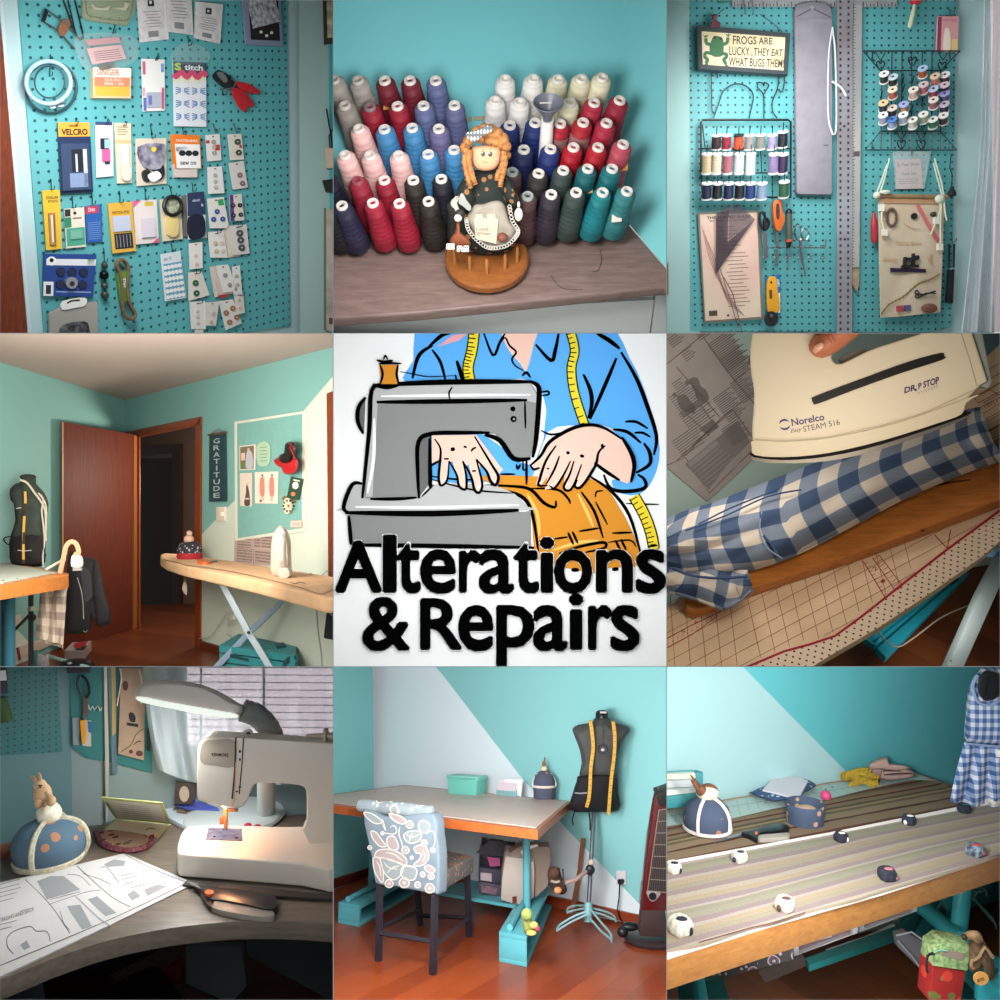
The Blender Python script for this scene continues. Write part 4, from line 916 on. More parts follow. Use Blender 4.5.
MB(M('#b5485a',.5)).prism(pb3,D4(395,828,430,825,430,862,398,862),.01,.036).build('red_spool_charm',m); MB(M('#5c5a80',.5)).prism(pb3,D4(440,825,476,822,476,858,442,858),.01,.036).build('blue_spool_charm',m)
MB(M('#6a4236',.7,'n',c2='#8a5a4a',s=90)).ell(pb3.at(*D4(585,842),.042),(.034,.01,.02),n=18).build('hat_charm',m)
# red handle, black tools at right
MB(M('#b5303c',.35)).tube([pb3.at(*p,.03) for p in D4(257,280,258,340,260,440,262,458)],[.006,.013,.013,.008],10).build('plastic_tool',label='red plastic handle hanging left of the canvas banner',cat='tool')
m = T('thread_snips', 'long black tool with an open frame, right edge of the board', 'tool')
MB(M('#1a1c22', .4)).prism(pb3, D4(700, 612, 735, 610, 725, 815, 685, 810), .014, .01).build('sheath', m, bevel=.003)
MB(M('#23252b', .4)).wire(pb3, [(*p, .016) for p in D4(698, 605, 702, 465, 730, 465, 728, 605)], 1.0).build('frame', m)
MB(STEEL).ell(pb3.at(*D4(712, 612), .03), .006).build('rivet', m)
hook(pb3, *D4(708, 400), 'long black tool', 10)
m = T('tassel_pull', 'black bell-shaped tassel on a thin wire, above the long black tool', 'tassel')
MB(M('#1a1a20',.6)).lathe(pb3.at(*D4(715,180),.025),pb3.y,[(0,.018),(.01,.017),(.025,.009),(.036,.006)]).build('tassel',m)
MB(BLK).wire(pb3, [(*p, .025) for p in [D4(715, 125), D4(720, 60), D4(705, 20), B2(712, 910)]], .5).build('wire', m)
light(px(800, 60, 2.75), px(830, 180, 3.3), .5, 9, (1, 1, 1))  # added fill over the second board, its back to the camera
# ============================================================ cones of thread and a folk doll on a wood-look desk (upper middle cell, seen from above)
CB[:] = [333.4, 0, 666.4, 333]
k1, k2, k3, k4, k5 = Zm(330, 60, .17), Zm(480, 60, .17), Zm(330, 165, .17), Zm(480, 165, .19), Zm(420, 120, .14)
cor = px(632, 228, 3.24)
dk = three(px(333, 322, 3.0), px(666, 296, 3.06), cor)
U2 = dk.n if dk.n.z > 0 else -dk.n
TEAL = M('#72bfc8', .65, 'wall'); 
exd = (dk.at(660, 288) - dk.at(340, 317)).normalized(); BKD = U2.cross(exd).normalized()
if BKD.y < 0: BKD = -BKD
cor2 = dk.at(600,190); UW = V((0,-.12,1)); bw = Pl(cor2,UW.cross(exd),U2); rw = three(cor2,dk.at(665,266),bw.at(629,-20),U2)
flatpiece('wall_back', bw, [(300, -30), (629, -20), (600, 190), (300, 215)], TEAL, .01, -.01, kind='structure')
flatpiece('wall_right',rw,[(629,-20),(700,-30),(700,306),(665,266),(600,190)],M('#74bfc6',.65,'wall'),.01,-.01,kind='structure')
# desk top, rounded front edge and white drawer front
WD = M('#85706a', .45, 'wood', c2='#665551', s=7, sc=(1.2, 9, 9), b=.15)
front = [(300, 321.5), (333, 318.5), (420, 312.5), (500, 304.5), (580, 296), (666, 286.5), (700, 283)]
mm = MB(WD).prism(dk, [(300, 215), (600, 190), (665, 266), (700, 306)] + front[::-1][1:], .05, -.05)
mm.build('desk',label='grey-brown wood-look desk top with a rounded front edge carrying the thread rack',cat='desk',bevel=.012,seg=3)
fe = [dk.at(u, v, -.05) for u, v in front]
fpl = three(fe[1], fe[4], fe[1] - U2 * .3, up=U2)
m = T('drawer_unit', 'white drawer front below the wood-look desk top', 'drawer unit')
MB(M('#eef3f5', .35)).prism(fpl, pr(300, 318, 654, 300, 648, 345, 300, 345), .02, -.045).build('drawer_front', m)
MB(M('#e8eef0', .35)).prism(fpl, pr(656, 296, 700, 292, 700, 345, 650, 345), .02, -.04).build('side_panel', m)
MB(M('#5f6668', .5)).prism(fpl, pr(653.5, 296, 656, 296, 651, 345, 648, 345), .004, -.05).build('gap_line', m)
# rack behind the cones
m = T('thread_rack', 'pale wooden stepped rack holding the cones of thread', 'rack')
RW = M('#a9a58c', .6, 'wood', c2='#8d8a70', s=12)
for k,(u0,u1,v) in enumerate(((440,472,119),(474,500,118))): MB(RW).prism(facing(3.3),[(u0,v - 2),(u1,v - 2),(u1,v + 2),(u0,v + 2)],.02).build('rail',m)
for q in (k2(835,435,848,432,858,470,835,480),k2(835,680,860,672,872,705,840,715),k2(870,920,888,920,892,965,868,968)): MB(M('#c9cfc8',.5)).prism(facing(3.42),q,.02).build('bracket',m,bevel=.004)
for u0 in (345,478,622): MB(RW).prism(facing(3.32),pr(u0,130,u0 + 3,130,u0 + 1,215,u0 - 2,215),.02).build('post',m)
CN = []
def row(z, n, *a):
    for i in range(0, len(a), 4): CN.append((*z(a[i], a[i + 1]), n, a[i + 2], a[i + 3]))
GY,DR,RD,SL,WH,CRM,PK,BLU,NV = '#9d9792','#6e1f2e','#8f1c30','#5c6590','#dedddc','#ddd9bd','#e3b6b4','#3f80b2','#1c2f6a'
row(k1,5,25,118,GY,'grey, cut off at the left edge',165,120,GY,'grey',322,122,DR,'dark red with an orange sticker',470,122,DR,'dark red',622,122,SL,'slate purple')
row(k2,5,150,115,WH,'white',315,112,WH,'white',460,115,CRM,'cream, behind the grey funnel',598,112,CRM,'cream',720,105,CRM,'cream with a white cap')
row(k1,4,88,268,'#8e8884','grey',235,278,RD,'crimson with a dull cap',397,272,RD,'crimson',550,270,SL,'slate purple',732,268,'#595f86','slate purple')
row(k2,4,90,240,WH,'white, left',235,250,WH,'white',530,250,CRM,'cream',672,252,'#a3263f','bright crimson',822,238,'#8f2036','deep crimson at the right end')
row(k1,3,170,405,PK,'pale pink',320,408,BLU,'sky blue',483,400,BLU,'sky blue',640,405,'#66628a','slate purple')
row(k2,3,175,385,NV,'navy',325,370,NV,'navy',472,375,'#a52131','red with clear sleeve',607,368,'#a52131','red with clear sleeve',745,372,'#a3263f','bright crimson')
row(k1,2,88,560,PK,'pale pink',235,562,PK,'pale pink',403,562,PK,'pale pink',578,555,BLU,'sky blue',730,530,BLU,'sky blue beside the doll')
row(k2,2,258,528,'#1b2550','dark navy',415,525,'#20306e','navy',550,515,'#a51627','bright red',695,515,'#a51627','bright red',842,497,'#b0495a','rose with a tan sticker')
row(k1,1,-20,690,'#171a2c','near-black at the left edge',163,712,'#8c2035','crimson with a red cap',320,708,'#86182c','crimson',490,708,'#2b2724','brown-black',655,700,'#1e1e2a','blue-black')
row(k2,1,190,660,'#4a3738','dark brown',345,668,'#2f2a2c','charcoal',490,650,'#33403f','dark grey-green',635,640,'#155b62','teal with a tan sticker',778,640,'#10666c','teal')
row(k1,0,-25,850,'#14141d','black at the left edge',70,858,'#25243f','dark navy',252,842,'#921b32','crimson',408,845,'#921b32','crimson',580,832,'#25211f','brown-black',745,842,'#2b2c2a','black-green behind the doll')
row(k2,0,280,802,'#4b3536','brown',420,792,'#2f2835','purple-black',566,780,'#33423f','grey-green',722,780,'#12727a','teal',865,773,'#2b7277','soft teal with a label near its foot')
ORD = ['front', 'second', 'third', 'fourth', 'fifth', 'back']
for u, v, n, c_, nm in sorted(CN, key=lambda t: (t[2], t[0])):
    sd = 'left' if u < 478 else 'right'
    same = [q for q in CN if q[2] == n and q[4] == nm and (q[0] < 478) == (u < 478)]
    pos = '' if len(same) == 1 else ', ' + ['leftmost','next','rightmost'][sorted(same).index((u,v,n,c_,nm)) if len(same) == 3 else (0 if sorted(same)[0][0] == u else 2)] + ' of its colour'
    p = px(u, v, 2.96 + .022 * n); s_ = msz(p)
    pb_ = px(u - (u - 490) * .115, v + (45 if n else 41), 2.96 + .022 * n + .19); A_ = (p - pb_).normalized()
    L_ = (p - pb_).length; r0, r1 = 10 * s_, 13.3 * s_; p0 = p - A_ * L_
    t = T('thread_cone',f'{nm} thread cone, {ORD[n]} row of the {sd} group{pos}','thread cone','cones of thread on the rack')
    MB(M(c_,.55,'thread',s=11)).lathe(p0,A_,[(0,r1 * .9),(.008,r1),(L_ * .25,r1),(L_ * .8,r0 * 1.04),(L_ * .93,r0),(L_ * .97,r0 * .85),(L_ * .985,r0 * .5)],18).build('thread',t,smooth=60)
    cap = {'#9d9792': '#b0aaa4', '#8e8884': '#b5b0aa'}.get(c_, '#cfcac6')
    if 'dull' in nm: cap = '#7a6a70'
    if 'red cap' in nm: cap = '#8a4450'
    if nm in ('dark brown', 'brown'): cap = '#8f9a9a'
    cp = p - A_ * L_ * .02
    MB(M(cap,.4)).lathe(cp - A_ * .012,A_,[(0,6.2 * s_),(.02,6 * s_),(.023,5.4 * s_),(.022,3.3 * s_),(.006,2.9 * s_)],16).use(M('#4a4240')).lathe(cp - A_ * .012,A_,[(.006,2.9 * s_),(.0062,.1 * s_)],12,False).build('cap',t,smooth=50)
    if 'sticker' in nm or 'label' in nm:
        du, dv = ((4, 24) if 'orange' in nm else (0, 22) if 'rose' in nm else (-10, 26) if 'foot' in nm else (0, 20))
        fp = facing(p.y - .012 + .002 * dv * .3); 
        q = [(u + du - 5, v + dv - 3), (u + du + 5, v + dv - 4), (u + du + 4.5, v + dv + 4), (u + du - 5.5, v + dv + 5)]
        MB(M('#c9c2b8' if 'foot' in nm else '#c08a4a',.5)).prism(facing(p.y + .015 + .002 * dv),q,.004).build('sticker',t)
    if 'clear sleeve' in nm: MB(M('#a9a4a0',.2,a=.35)).lathe(p0,A_,[(L_ * .2,r1 * 1.04),(L_ * .8,r0 * 1.12)],18,False).build('plastic_sleeve',t)
# grey funnel spool
m = T('thread_funnel', 'grey funnel-shaped cone with a printed rim, standing among the cream cones', 'thread cone')
p = px(*k2(402, 250), 2.9); s_ = msz(p); A_ = U2
MB(M('#5c616c',.4)).lathe(p - A_ * .07,A_,[(0,4.5 * s_),(.02,5.5 * s_),(.07,15.5 * s_),(.072,15 * s_),(.03,6 * s_),(.02,5 * s_)],24).build('funnel',m)
MB(M('#23252c')).lathe(p - A_ * .045, A_, [(0, 5.4 * s_), (.002, .2 * s_)], 16, False).build('throat', m)
MB(M('#d8d6d4', .4)).lathe(p - A_ * .27, A_, [(0, 8 * s_), (.2, 6.5 * s_)], 14).build('clear_tube', m)
MB(M('#e6e4e2',.5)).loft([[p + A_ * -.012 + V((x_ * s_,y_ * .004,0)) for x_,y_ in ((-8,-3),(4,-4))],[p + A_ * .008 + V((x_ * s_,y_ * .004,0)) for x_,y_ in ((-9,3),(3,3))]],closed=False).build('printed_rim',m)
# --- folk doll on its turned base
m = T('folk_doll', 'wooden folk doll with braids, dark dotted dress and lace apron on a round pegged base', 'doll')
bpz = dk.at(487, 262, 0); s_ = msz(bpz)
ex = dk.x if dk.x.x > 0 else -dk.x; ey = U2.cross(ex).normalized()
if ey.y < 0: ey = -ey
bc0 = dk.at(487, 264, .012)
MB(M('#9a5f32',.35,'wood',c2='#7e4a24',s=8,sc=(3,9,9))).lathe(bc0,U2,[(0,.150),(.01,.162),(.034,.163),(.044,.155)],40).build('base',m,smooth=30)
dt = bc0 + U2 * .044
for u, v0, v1 in ((455, 238, 263), (470, 246, 272), (487, 254, 275), (505, 250, 270), (517, 240, 262)):
    q0 = Pl(dt,U2).at(u,v1 if v1 < 270 else v1 - 1); MB(M('#a9703c',.4)).lathe(q0,U2,[(0,.0065),(.07,.006),(.075,.003)],10).build('thread_peg',m)
dp = Pl(dt + V((0, -.05, 0)), V((0, -.75, -.45)), U2)
K = lambda *a: k5(*a)
DRS = M('#16201e', .8, 'spots', c2='#8a5f3c', s=34, w=.32)
MB(DRS).puff(dp,cr(K(390,360,540,350,640,420,690,600,690,800,640,940,360,950,270,800,250,560,300,430),3,True),.07,-.02,back=.8).build('dress',m)
MB(DRS).puff(dp,cr(K(300,430,370,420,400,560,380,640,280,680,250,560),3,True),.06,.03).puff(dp,cr(K(600,420,660,440,720,600,700,640,640,620,590,540),3,True),.06,.03).build('sleeve',m)
MB(M('#cf9674',.6)).puff(dp,[(x,y) for x,y in cr(K(380,190,560,190,575,280,540,345,470,365,400,345,368,280),3,True)],.03,.05,pw=.35).build('head',m)
HR = M('#ad7843', .7, 'n', c2='#7d4e28', s=60)
hm = MB(HR)
for x_,y_,r_ in ((345,150,5),(370,120,5),(410,90,5.5),(460,75,6),(510,80,6),(555,105,6),(590,140,6),(615,190,5),(620,250,4),(320,200,5),(540,150,5),(500,140,5),(430,130,4.5),(580,180,4)): hm.ell(dp.at(*K(x_,y_),.07),r_ * s_,n=10,m=6)
hm.build('hair', m)
for s0 in (K(330,200,320,300,340,400,360,485),K(355,210,350,300,375,400,395,460),K(600,220,590,320,560,380,550,430),K(610,250,600,350,580,420,575,475)):
    pp = cr(s0,5); MB(HR).tube([dp.at(q.x,q.y,.1) for q in pp],[(2.5 + .8 * (i % 2)) * s_ * (1 - .2 * i / len(pp)) for i in range(len(pp))],8).build('braid',m)
MB(M('#55595c',.8,'dots',c2='#c0c4c6',s=90,w=.3)).prism(dp,cr(K(325,95,400,80,480,40,525,60,500,90,440,120,390,160,350,140),3,True),.03,.11).build('check_bow',m,bevel=.006)
fo = .0815
mm = MB(M('#1c1512', .3)); mm.disc(dp, *K(450, 242), 2.2, 2.7, fo).disc(dp, *K(502, 244), 2.2, 2.7, fo)
mm.use(WHT).disc(dp, *K(444, 234), .6, off=fo + .001).disc(dp, *K(496, 236), .6, off=fo + .001)
mm.use(M('#7a3a2c')).ink(dp,K(445,292,465,305,487,302),.6,fo); mm.ink(dp,K(440,212,450,208,458,212),.5,fo).ink(dp,K(492,213,502,209,512,214),.5,fo)
mm.use(M('#e08a6c')).disc(dp,*K(400,275),2.4,2,fo - .0005).disc(dp,*K(545,280),2.4,2,fo - .0005); mm.build('painted_face',m,smooth=0)
# apron, lace, book, hands
ap = cr(K(385,610,450,600,540,575,600,600,640,720,690,800,620,890,520,910,420,860,370,780,330,710),3,True)
MB(M('#968f84', .8, 'fabric', c2='#7d776d', s=20)).puff(dp, ap, .03, .085, pw=.3).build('apron', m)
lace = MB(M('#bdb9b2', .7))
for q in cr(K(260,560,250,600,265,640),3) + cr(K(330,710,345,780,400,850,470,905,540,915,620,895,680,840,700,790,660,720,640,620),4):
    lace.tube([dp.at(q.x + 1.9 * cos(a_),q.y + 1.9 * sin(a_),.118) for a_ in (0,1.05,2.1,3.15,4.2,5.25)],.45 * s_,4,True)
lace.build('lace_trim', m)
MB(M('#b3a894',.6)).prism(dp,K(385,700,560,705,545,885,400,850),.012,.112).prism(dp,K(398,675,445,672,450,705,398,708),.012,.11).prism(dp,K(480,675,535,672,540,705,482,708),.012,.11).build('apron_pocket',m)
MB(M('#6d5f52')).text(dp,'Love',K(400,765,490,760,488,795,402,790),.1255).text(dp,'grows',K(408,800,505,808,500,832,410,828),.1255).build('lettering',m)
MB(M('#6a3a2c', .6)).ell(dp.at(*K(588, 838), .13), (.02, .012, .017)).build('rose', m)
MB(M('#8b918c',.4,m=.3)).prism(dp,cr(K(290,530,310,530,330,570,365,620,350,650,300,610,275,590),3,True),.012,.12).build('watering_scoop',m)
MB(M('#d6d2c6',.4)).ell(dp.at(*K(705,675),.11),(4 * s_,.02,6 * s_)).ell(dp.at(*K(705,605),.11),(1.3 * s_,.006,3 * s_)).build('spoon',m)
m2 = T('small_doll', 'tiny brown doll with a lace skirt at the left of the round base', 'doll')
MB(M('#7a4028',.6)).puff(dp,cr(K(262,730,282,730,290,800,345,850,355,905,230,905,215,850,250,800),3,True),.03,.13).build('body',m2)
MB(M('#d9cfc4', .6)).ell(dp.at(*K(272, 700), .15), (3.6 * s_, .014, 3.4 * s_)).build('head', m2)
mm = MB(M('#23201f')).ell(dp.at(*K(285, 670), .14), (4.5 * s_, .016, 4 * s_)); mm.build('hair', m2)
mm = MB(M('#e9e6e2', .7))
for i in range(16): x_,y_ = (200 + 12 * (i % 4),890 + 18 * (i // 4)) if i < 8 else (275 + 16 * (i % 5),905 + 20 * ((i - 8) // 4)); a_ = K(x_,y_ + 5); mm.tube([dp.at(a_[0] + 1.5 * cos(t_),a_[1] + 1.5 * sin(t_),.165) for t_ in (0,1.3,2.6,3.9,5.2)],.5 * s_,4,True)
mm.build('lace_skirt', m2)
MB(M('#4a4446',.6)).wire(dk,[(*p_,.004) for p_ in k4(628,440,640,500,620,555,590,560)],.3,sm=3).wire(dk,[(*p_,.004) for p_ in k4(375,580,400,620,450,652,540,655)],.3,sm=3).build('loose_thread',label='loose thread lying on the desk top right of the doll',cat='thread')
light(px(440, 130, 2.0), px(500, 190, 3.0), .4, 19, (1, .96, .92))  # added fill in front of the cones and doll, unseen
# ============================================================ printed poster (middle cell)
CB[:] = [333.4, 333.4, 666.4, 666.4]
g, gl, gr_, gb, gc = Zm(330, 330, .34), Zm(330, 330, .17), Zm(500, 330, .17), Zm(330, 450, .22), Zm(480, 450, .22)
ps = facing(3.1)
m = T('poster', 'white poster printed with a grey sewing machine, blue-shirted person and bold lettering', 'poster')
MB(M('#fdfdfd', .9, sp=.05)).prism(ps, pr(325, 325, 675, 325, 675, 675, 325, 675), .01, -.01).build('backing', m)
INK = M('#030303',.9,sp=.02); BLUc = M('#62b4fb',.9,sp=.08); SKN = M('#f8cdbc',.9,sp=.08); G1 = M('#8f8f8f',.9,sp=.08); G2 = M('#bfbfbf',.9,sp=.08); G3 = M('#6e6e6e',.9,sp=.08); ORG = M('#dc9232',.9,sp=.08); YEL = M('#f5dc3a',.9,sp=.08); WH5 = M('#fcfcfc',.9,sp=.08); LORG = M('#f6c56a',.9,sp=.08)
L = lambda k: .0006 + .0009 * k
# shirt
mm = MB(BLUc); mm.iw = 1.35
mm.decal(ps,cr(g(300,-20,245,90,222,155,400,160,620,160,600,400,440,300,300,300,290,440,560,440,600,420,640,300,740,280,830,290,880,380,890,440,830,440,845,475,905,485,950,440,970,350,940,220,880,80,780,-20),3,True),L(0))
mm.use(SKN).decal(ps, cr(g(505, -20, 610, -20, 600, 40, 578, 120, 560, 100, 520, 50), 3, True), L(1))
mm.use(M('#f3a9ae')).decal(ps, g(315, 50, 360, 15, 405, 10, 380, 30), L(1))
mm.use(INK)
for p_,w_ in ((gl(605,90,540,130,510,180,485,285),3),(gl(580,100,660,30,730,10),3),(gl(600,115,650,190,680,300),2.4),(gl(745,180,765,240,780,300),3.2),(gl(905,20,960,150,1000,70,1030,20),2.2),
               (gr_(0,80,30,45,55,90,95,130,70,170,90,210,140,240),1.6),(gr_(210,85,300,180,325,120,345,20),3),(gr_(570,20,640,60,705,110),3.4),(gr_(712,130,800,280,860,430,920,620,905,735),3.2),(gr_(685,165,620,320,530,525),3),(gr_(490,260,530,350,540,430,520,520),3.2),
               (gr_(735,540,800,540,870,580),2.2),(gr_(665,585,750,600,830,665),2.6),(gr_(790,605,840,605,885,630),2),(gr_(845,665,880,720,880,790,800,840),3),(gr_(240,590,300,615,380,600),1.6),(gr_(610,850,650,930,740,950,850,930,850,880,810,850),3),(gr_(230,370,280,360,285,380,245,385),1.6),(gr_(130,270,155,250,180,280),2.2),(gl(590,860,760,880,850,880),1.6),(gr_(0,848,90,848),1.6)):
    mm.ink(ps, p_, w_, L(2))
mm.build('printed_shirt', m, smooth=0)
# tape measure
tm = MB(YEL)
t1 = cr(gl(850,0,835,120,812,220,825,310),4); t2 = cr(gr_(415,10,440,120,420,230,440,380,500,565),4); t3 = cr(gc(700,210,745,290,775,370,790,440),4)
for tp, w_ in ((t1, 9), (t2, 7.5), (t3, 9.5)):
    tm = MB(YEL)
    tm.use(INK).stroke(ps, tp, w_ + 2.6, L(3)); tm.use(YEL).stroke(ps, tp, w_, L(4)); tm.use(INK)
    if tp is t3: tm.disc(ps, *tp[-1], 6.0, 3, L(3)); tm.use(YEL).disc(ps, *tp[-1], 4.6, 3, L(4)); tm.use(INK)
    tn = 16 if tp is not t3 else 11
    for i in range(tn):
        f_ = (i + .5) / tn * (len(tp) - 1); j = int(f_); a_ = tp[j].lerp(tp[min(j + 1,len(tp) - 1)],f_ - j); b_ = tp[min(j + 1,len(tp) - 1)] - tp[max(j - 1,0)]; b_.normalize(); q_ = V((-b_.y,b_.x))
        tm.stroke(ps, [a_ + q_ * w_ / 2, a_ + q_ * (w_ / 2 - (w_ * .55 if i % 2 else w_ * .75))], 1.1, L(5))
    tm.build('printed_tape_measure', m, smooth=0)
# trousers being sewn
or_ = MB(ORG); or_.iw = 1.35
or_.decal(ps,cr(g(445,430,600,430,780,440,850,520,900,620,915,690,820,700,780,715,720,705,620,680,600,640,590,540,560,490,500,465),3,True),L(4))
or_.use(LORG)
for p_ in (gc(215,200,260,290,270,390),gc(445,200,490,290,515,350),gc(330,455,450,420,540,412)): or_.ink(ps,p_,2.4,L(5))
or_.use(INK)
for p_,w_ in ((gc(20,160,150,165,230,180,290,240,340,260,345,230),2.6),(gc(10,185,120,190,200,220,240,300,265,460),3),(gc(230,175,350,180,400,220,410,245),2),(gc(500,120,600,190,680,300,730,470),2.6),(gc(460,190,520,280,560,400),2.2),(gc(525,215,530,190,560,185),1.4),(gc(525,235,580,340),1.6),(gc(600,378,690,375),1.8),(gc(335,405,400,395),1.6),(gc(450,370,540,355),1.8),(gc(400,375,425,430),2.2),(gc(420,370,445,425),2),(gc(615,410,640,460),2),(gc(640,405,665,455),2),(gc(580,420,680,410,710,440),1.4),(gc(360,470,450,440,560,420,565,445,480,465),2.4),(gc(415,545,450,545),3),(gc(600,543,630,540),3)):
    or_.ink(ps, p_, w_, L(6))
or_.build('printed_trousers', m, smooth=0)
# sewing machine
sm_ = MB(G1); sm_.iw = 1.35
sm_.decal(ps,g(100,495,118,180,150,160,590,155,612,190,600,340,588,378,545,378,485,305,290,305,262,320,258,480,265,495),L(7))
sm_.use(G2).decal(ps,g(105,490,122,185,145,165,590,158,608,190,606,215,575,208,150,210,140,250,125,490),L(8))
sm_.use(G1).decal(ps,g(128,490,140,212,150,210,575,208,608,215,600,330,586,376,547,376,486,303,288,303,262,318,258,492),L(9))
sm_.use(G3).decal(ps, cr(g(105, 195, 82, 230, 82, 270, 100, 308), 3), L(7))
sm_.use(G3).decal(ps, g(262, 322, 292, 308, 294, 450, 262, 492), L(10))
sm_.use(G2).decal(ps,cr(g(60,455,95,450,105,495,265,495,300,455,460,455,540,480,580,520,575,530,55,532,45,520),2,True),L(8))
sm_.use(G1).decal(ps, g(58, 540, 575, 535, 590, 530, 592, 640, 60, 632), L(8))
sm_.use(WH5)
for p_,w_ in ((g(150,195,350,192,590,190),2.2),(g(130,260,128,380,110,480),2.6),(g(75,520,300,522,555,515),2.2)): sm_.ink(ps,p_,w_,L(11))
sm_.use(INK)
for p_,w_ in ((g(140,162,350,153,595,152),4),(g(590,152,612,165,615,200,606,320,596,375),4),(g(150,160,122,180,115,300,95,495),3.4),(g(137,212,350,210,580,206),3.6),(g(573,208,575,290),1.6),(g(455,308,500,325,540,378,590,378),4),(g(262,495,258,420,260,330,300,305,400,302,470,302),3.4),(g(292,320,294,455,298,440),2.6),
               (g(118,497,190,497,255,493),2.6),(g(95,452,65,455,40,520,55,538),3.2),(g(45,537,300,540,555,530),4.4),(g(55,545,60,600,62,632),3),(g(65,632,300,635,600,640),3.4),(g(105,198,84,228,82,270,98,305),3.2),(g(590,380,592,450),0),(g(353,205,350,185,360,167),1.4),(g(578,378,578,455),2),(g(568,380,568,410,575,410),1.4),(g(548,395,552,408,560,395),2),(g(270,490,305,455),1.4),(g(300,440,420,470,540,480),1.4)):
    if w_: sm_.ink(ps, p_, w_, L(12))
sm_.disc(ps,*g(538,232),2.6,off=L(12)).disc(ps,*g(540,262),3.2,off=L(12)); sm_.use(G1).disc(ps,*g(541,262),1.2,off=L(13))
sm_.build('printed_sewing_machine', m, smooth=0)
s2 = MB(ORG).decal(ps, gl(290, 205, 405, 205, 395, 318, 300, 318), L(13)); s2.use(INK)
for p_,w_ in ((gl(275,178,320,188,370,180),3),(gl(285,200,350,195,420,198),2.2),(gl(295,205,310,260,295,318),2.6),(gl(400,205,392,260,405,318),2.6),(gl(250,322,330,338,405,325),4),(gl(315,175,325,150,340,175),2),(gl(410,245,470,255,580,275,740,268),1.1),(gl(738,262,745,300),2)): s2.ink(ps,p_,w_,L(14))
s2.build('printed_spool', m, smooth=0)
# hands
hd = MB(SKN); hd.iw = 1.35
lh = [g(300,310,430,308,470,360,500,400,510,410,496,425,494,460,480,462,455,410,440,395,448,470,428,478,418,440,408,395,400,400,404,465,388,470,375,440,360,385,350,390,340,455,320,458,322,420,330,380,300,400)]
rh = [g(590,400,625,370,665,310,710,285,760,280,830,300,868,325,890,380,888,440,875,452,830,435,785,395,770,400,745,460,722,468,728,430,705,468,685,470,690,430,655,465,632,470,640,430,618,462,606,455,618,405,600,412)]
hd.decal(ps, lh[0], L(13)).decal(ps, rh[0], L(13)); hd.use(INK)
for p_,w_ in ((gl(615,640,650,700,645,790,640,880,655,915,690,880,700,770),2.0),(gl(700,770,745,850,760,920,800,935,800,850,780,770),2.0),(gl(780,770,830,860,850,940,880,955,895,900,860,760),2.2),(gl(860,760,920,830,945,890,975,912,990,860,950,790,850,625),2.4),(gl(590,800,640,770),2),(gl(590,625,590,720,600,880),1.6),(gl(710,705,735,698),3),(gl(830,715,840,700,860,690),1.6),(gl(785,685,805,690),1.6),(gl(670,758,700,758),1.4),(gl(835,830,860,828),1.4),
               (gr_(175,800,240,740,290,660,400,590,500,560,600,570,715,640),2.8),(gr_(715,630,770,720,790,800,770,895),3.4),(gr_(555,780,620,830,705,885),2.8),(gr_(620,680,580,720,560,800,480,920,440,920,455,880),2.2),(gr_(600,670,605,700),2.4),(gr_(330,680,270,770,230,890,230,915,280,915),2.2),(gr_(350,740,320,820,270,910),1.8),(gr_(415,770,370,860,320,930,290,910),1.8),(gr_(435,770,410,850,375,920,395,945,430,920,480,790),2.0),(gr_(180,800,200,820,235,810),2),(gr_(390,720,410,725),2.4),(gr_(470,738,495,745),2.4),(gr_(275,815,290,815),1.4)):
    hd.ink(ps, p_, w_, L(14))
hd.use(WH5)
for x_,y_ in (gl(660,890),gl(780,910),gl(878,920),gl(970,890),gr_(240,900),gr_(300,910),gr_(400,905),gr_(460,905)): hd.disc(ps,x_,y_,1.3,1.1,L(15))
hd.build('printed_hands', m, smooth=0)
MB(INK).ink(ps, g(870, 510, 920, 512, 968, 513), 1.8, L(3)).build('printed_table_line', m, smooth=0)
# lettering
WD_ = dict(zip('Alterations',((18,150,0),(158,193,0),(198,262,0),(268,368,0),(378,440,0),(446,540,0),(545,612,0),(620,656,0),(664,768,0),(785,885,0),(900,985,0))))
LET = [('A',18,150,622,770),('l',158,193,605,770),('t',198,264,625,772),('e',268,368,648,773),('r',382,440,650,770),('a',440,538,648,773),('t',542,612,625,772),('i',620,656,612,770),('o',662,768,648,773),('n',785,888,648,770),('s',902,985,648,773),
       ('&',98,235,788,942),('R',268,388,792,938),('e',380,478,812,942),('p',492,598,812,988),('a',600,696,812,942),('i',706,742,778,938),('r',762,826,812,938),('s',828,908,812,942)]
for ch, x0, x1, y0, y1 in LET:
    tmb = MB(WH5)
    q = [g(x0, y0), g(x1, y0), g(x1, y1), g(x0, y1)]
    for dx, dy in ((-1.8, 0), (1.8, 0), (0, -1.8), (0, 1.8), (1.3, 1.3), (-1.3, 1.3), (1.3, -1.3), (-1.3, -1.3)):
        tmb.text(ps, ch, [(x + dx, y + dy) for x, y in q], L(16), .006)
    tmb.use(INK).text(ps, ch, q, L(17), .006)
    tmb.build('printed_letter', m, smooth=0)
light(px(490, 480, 1.95), px(500, 510, 3.1), .7, 13, (1, 1, 1))  # added fill for even light on the poster
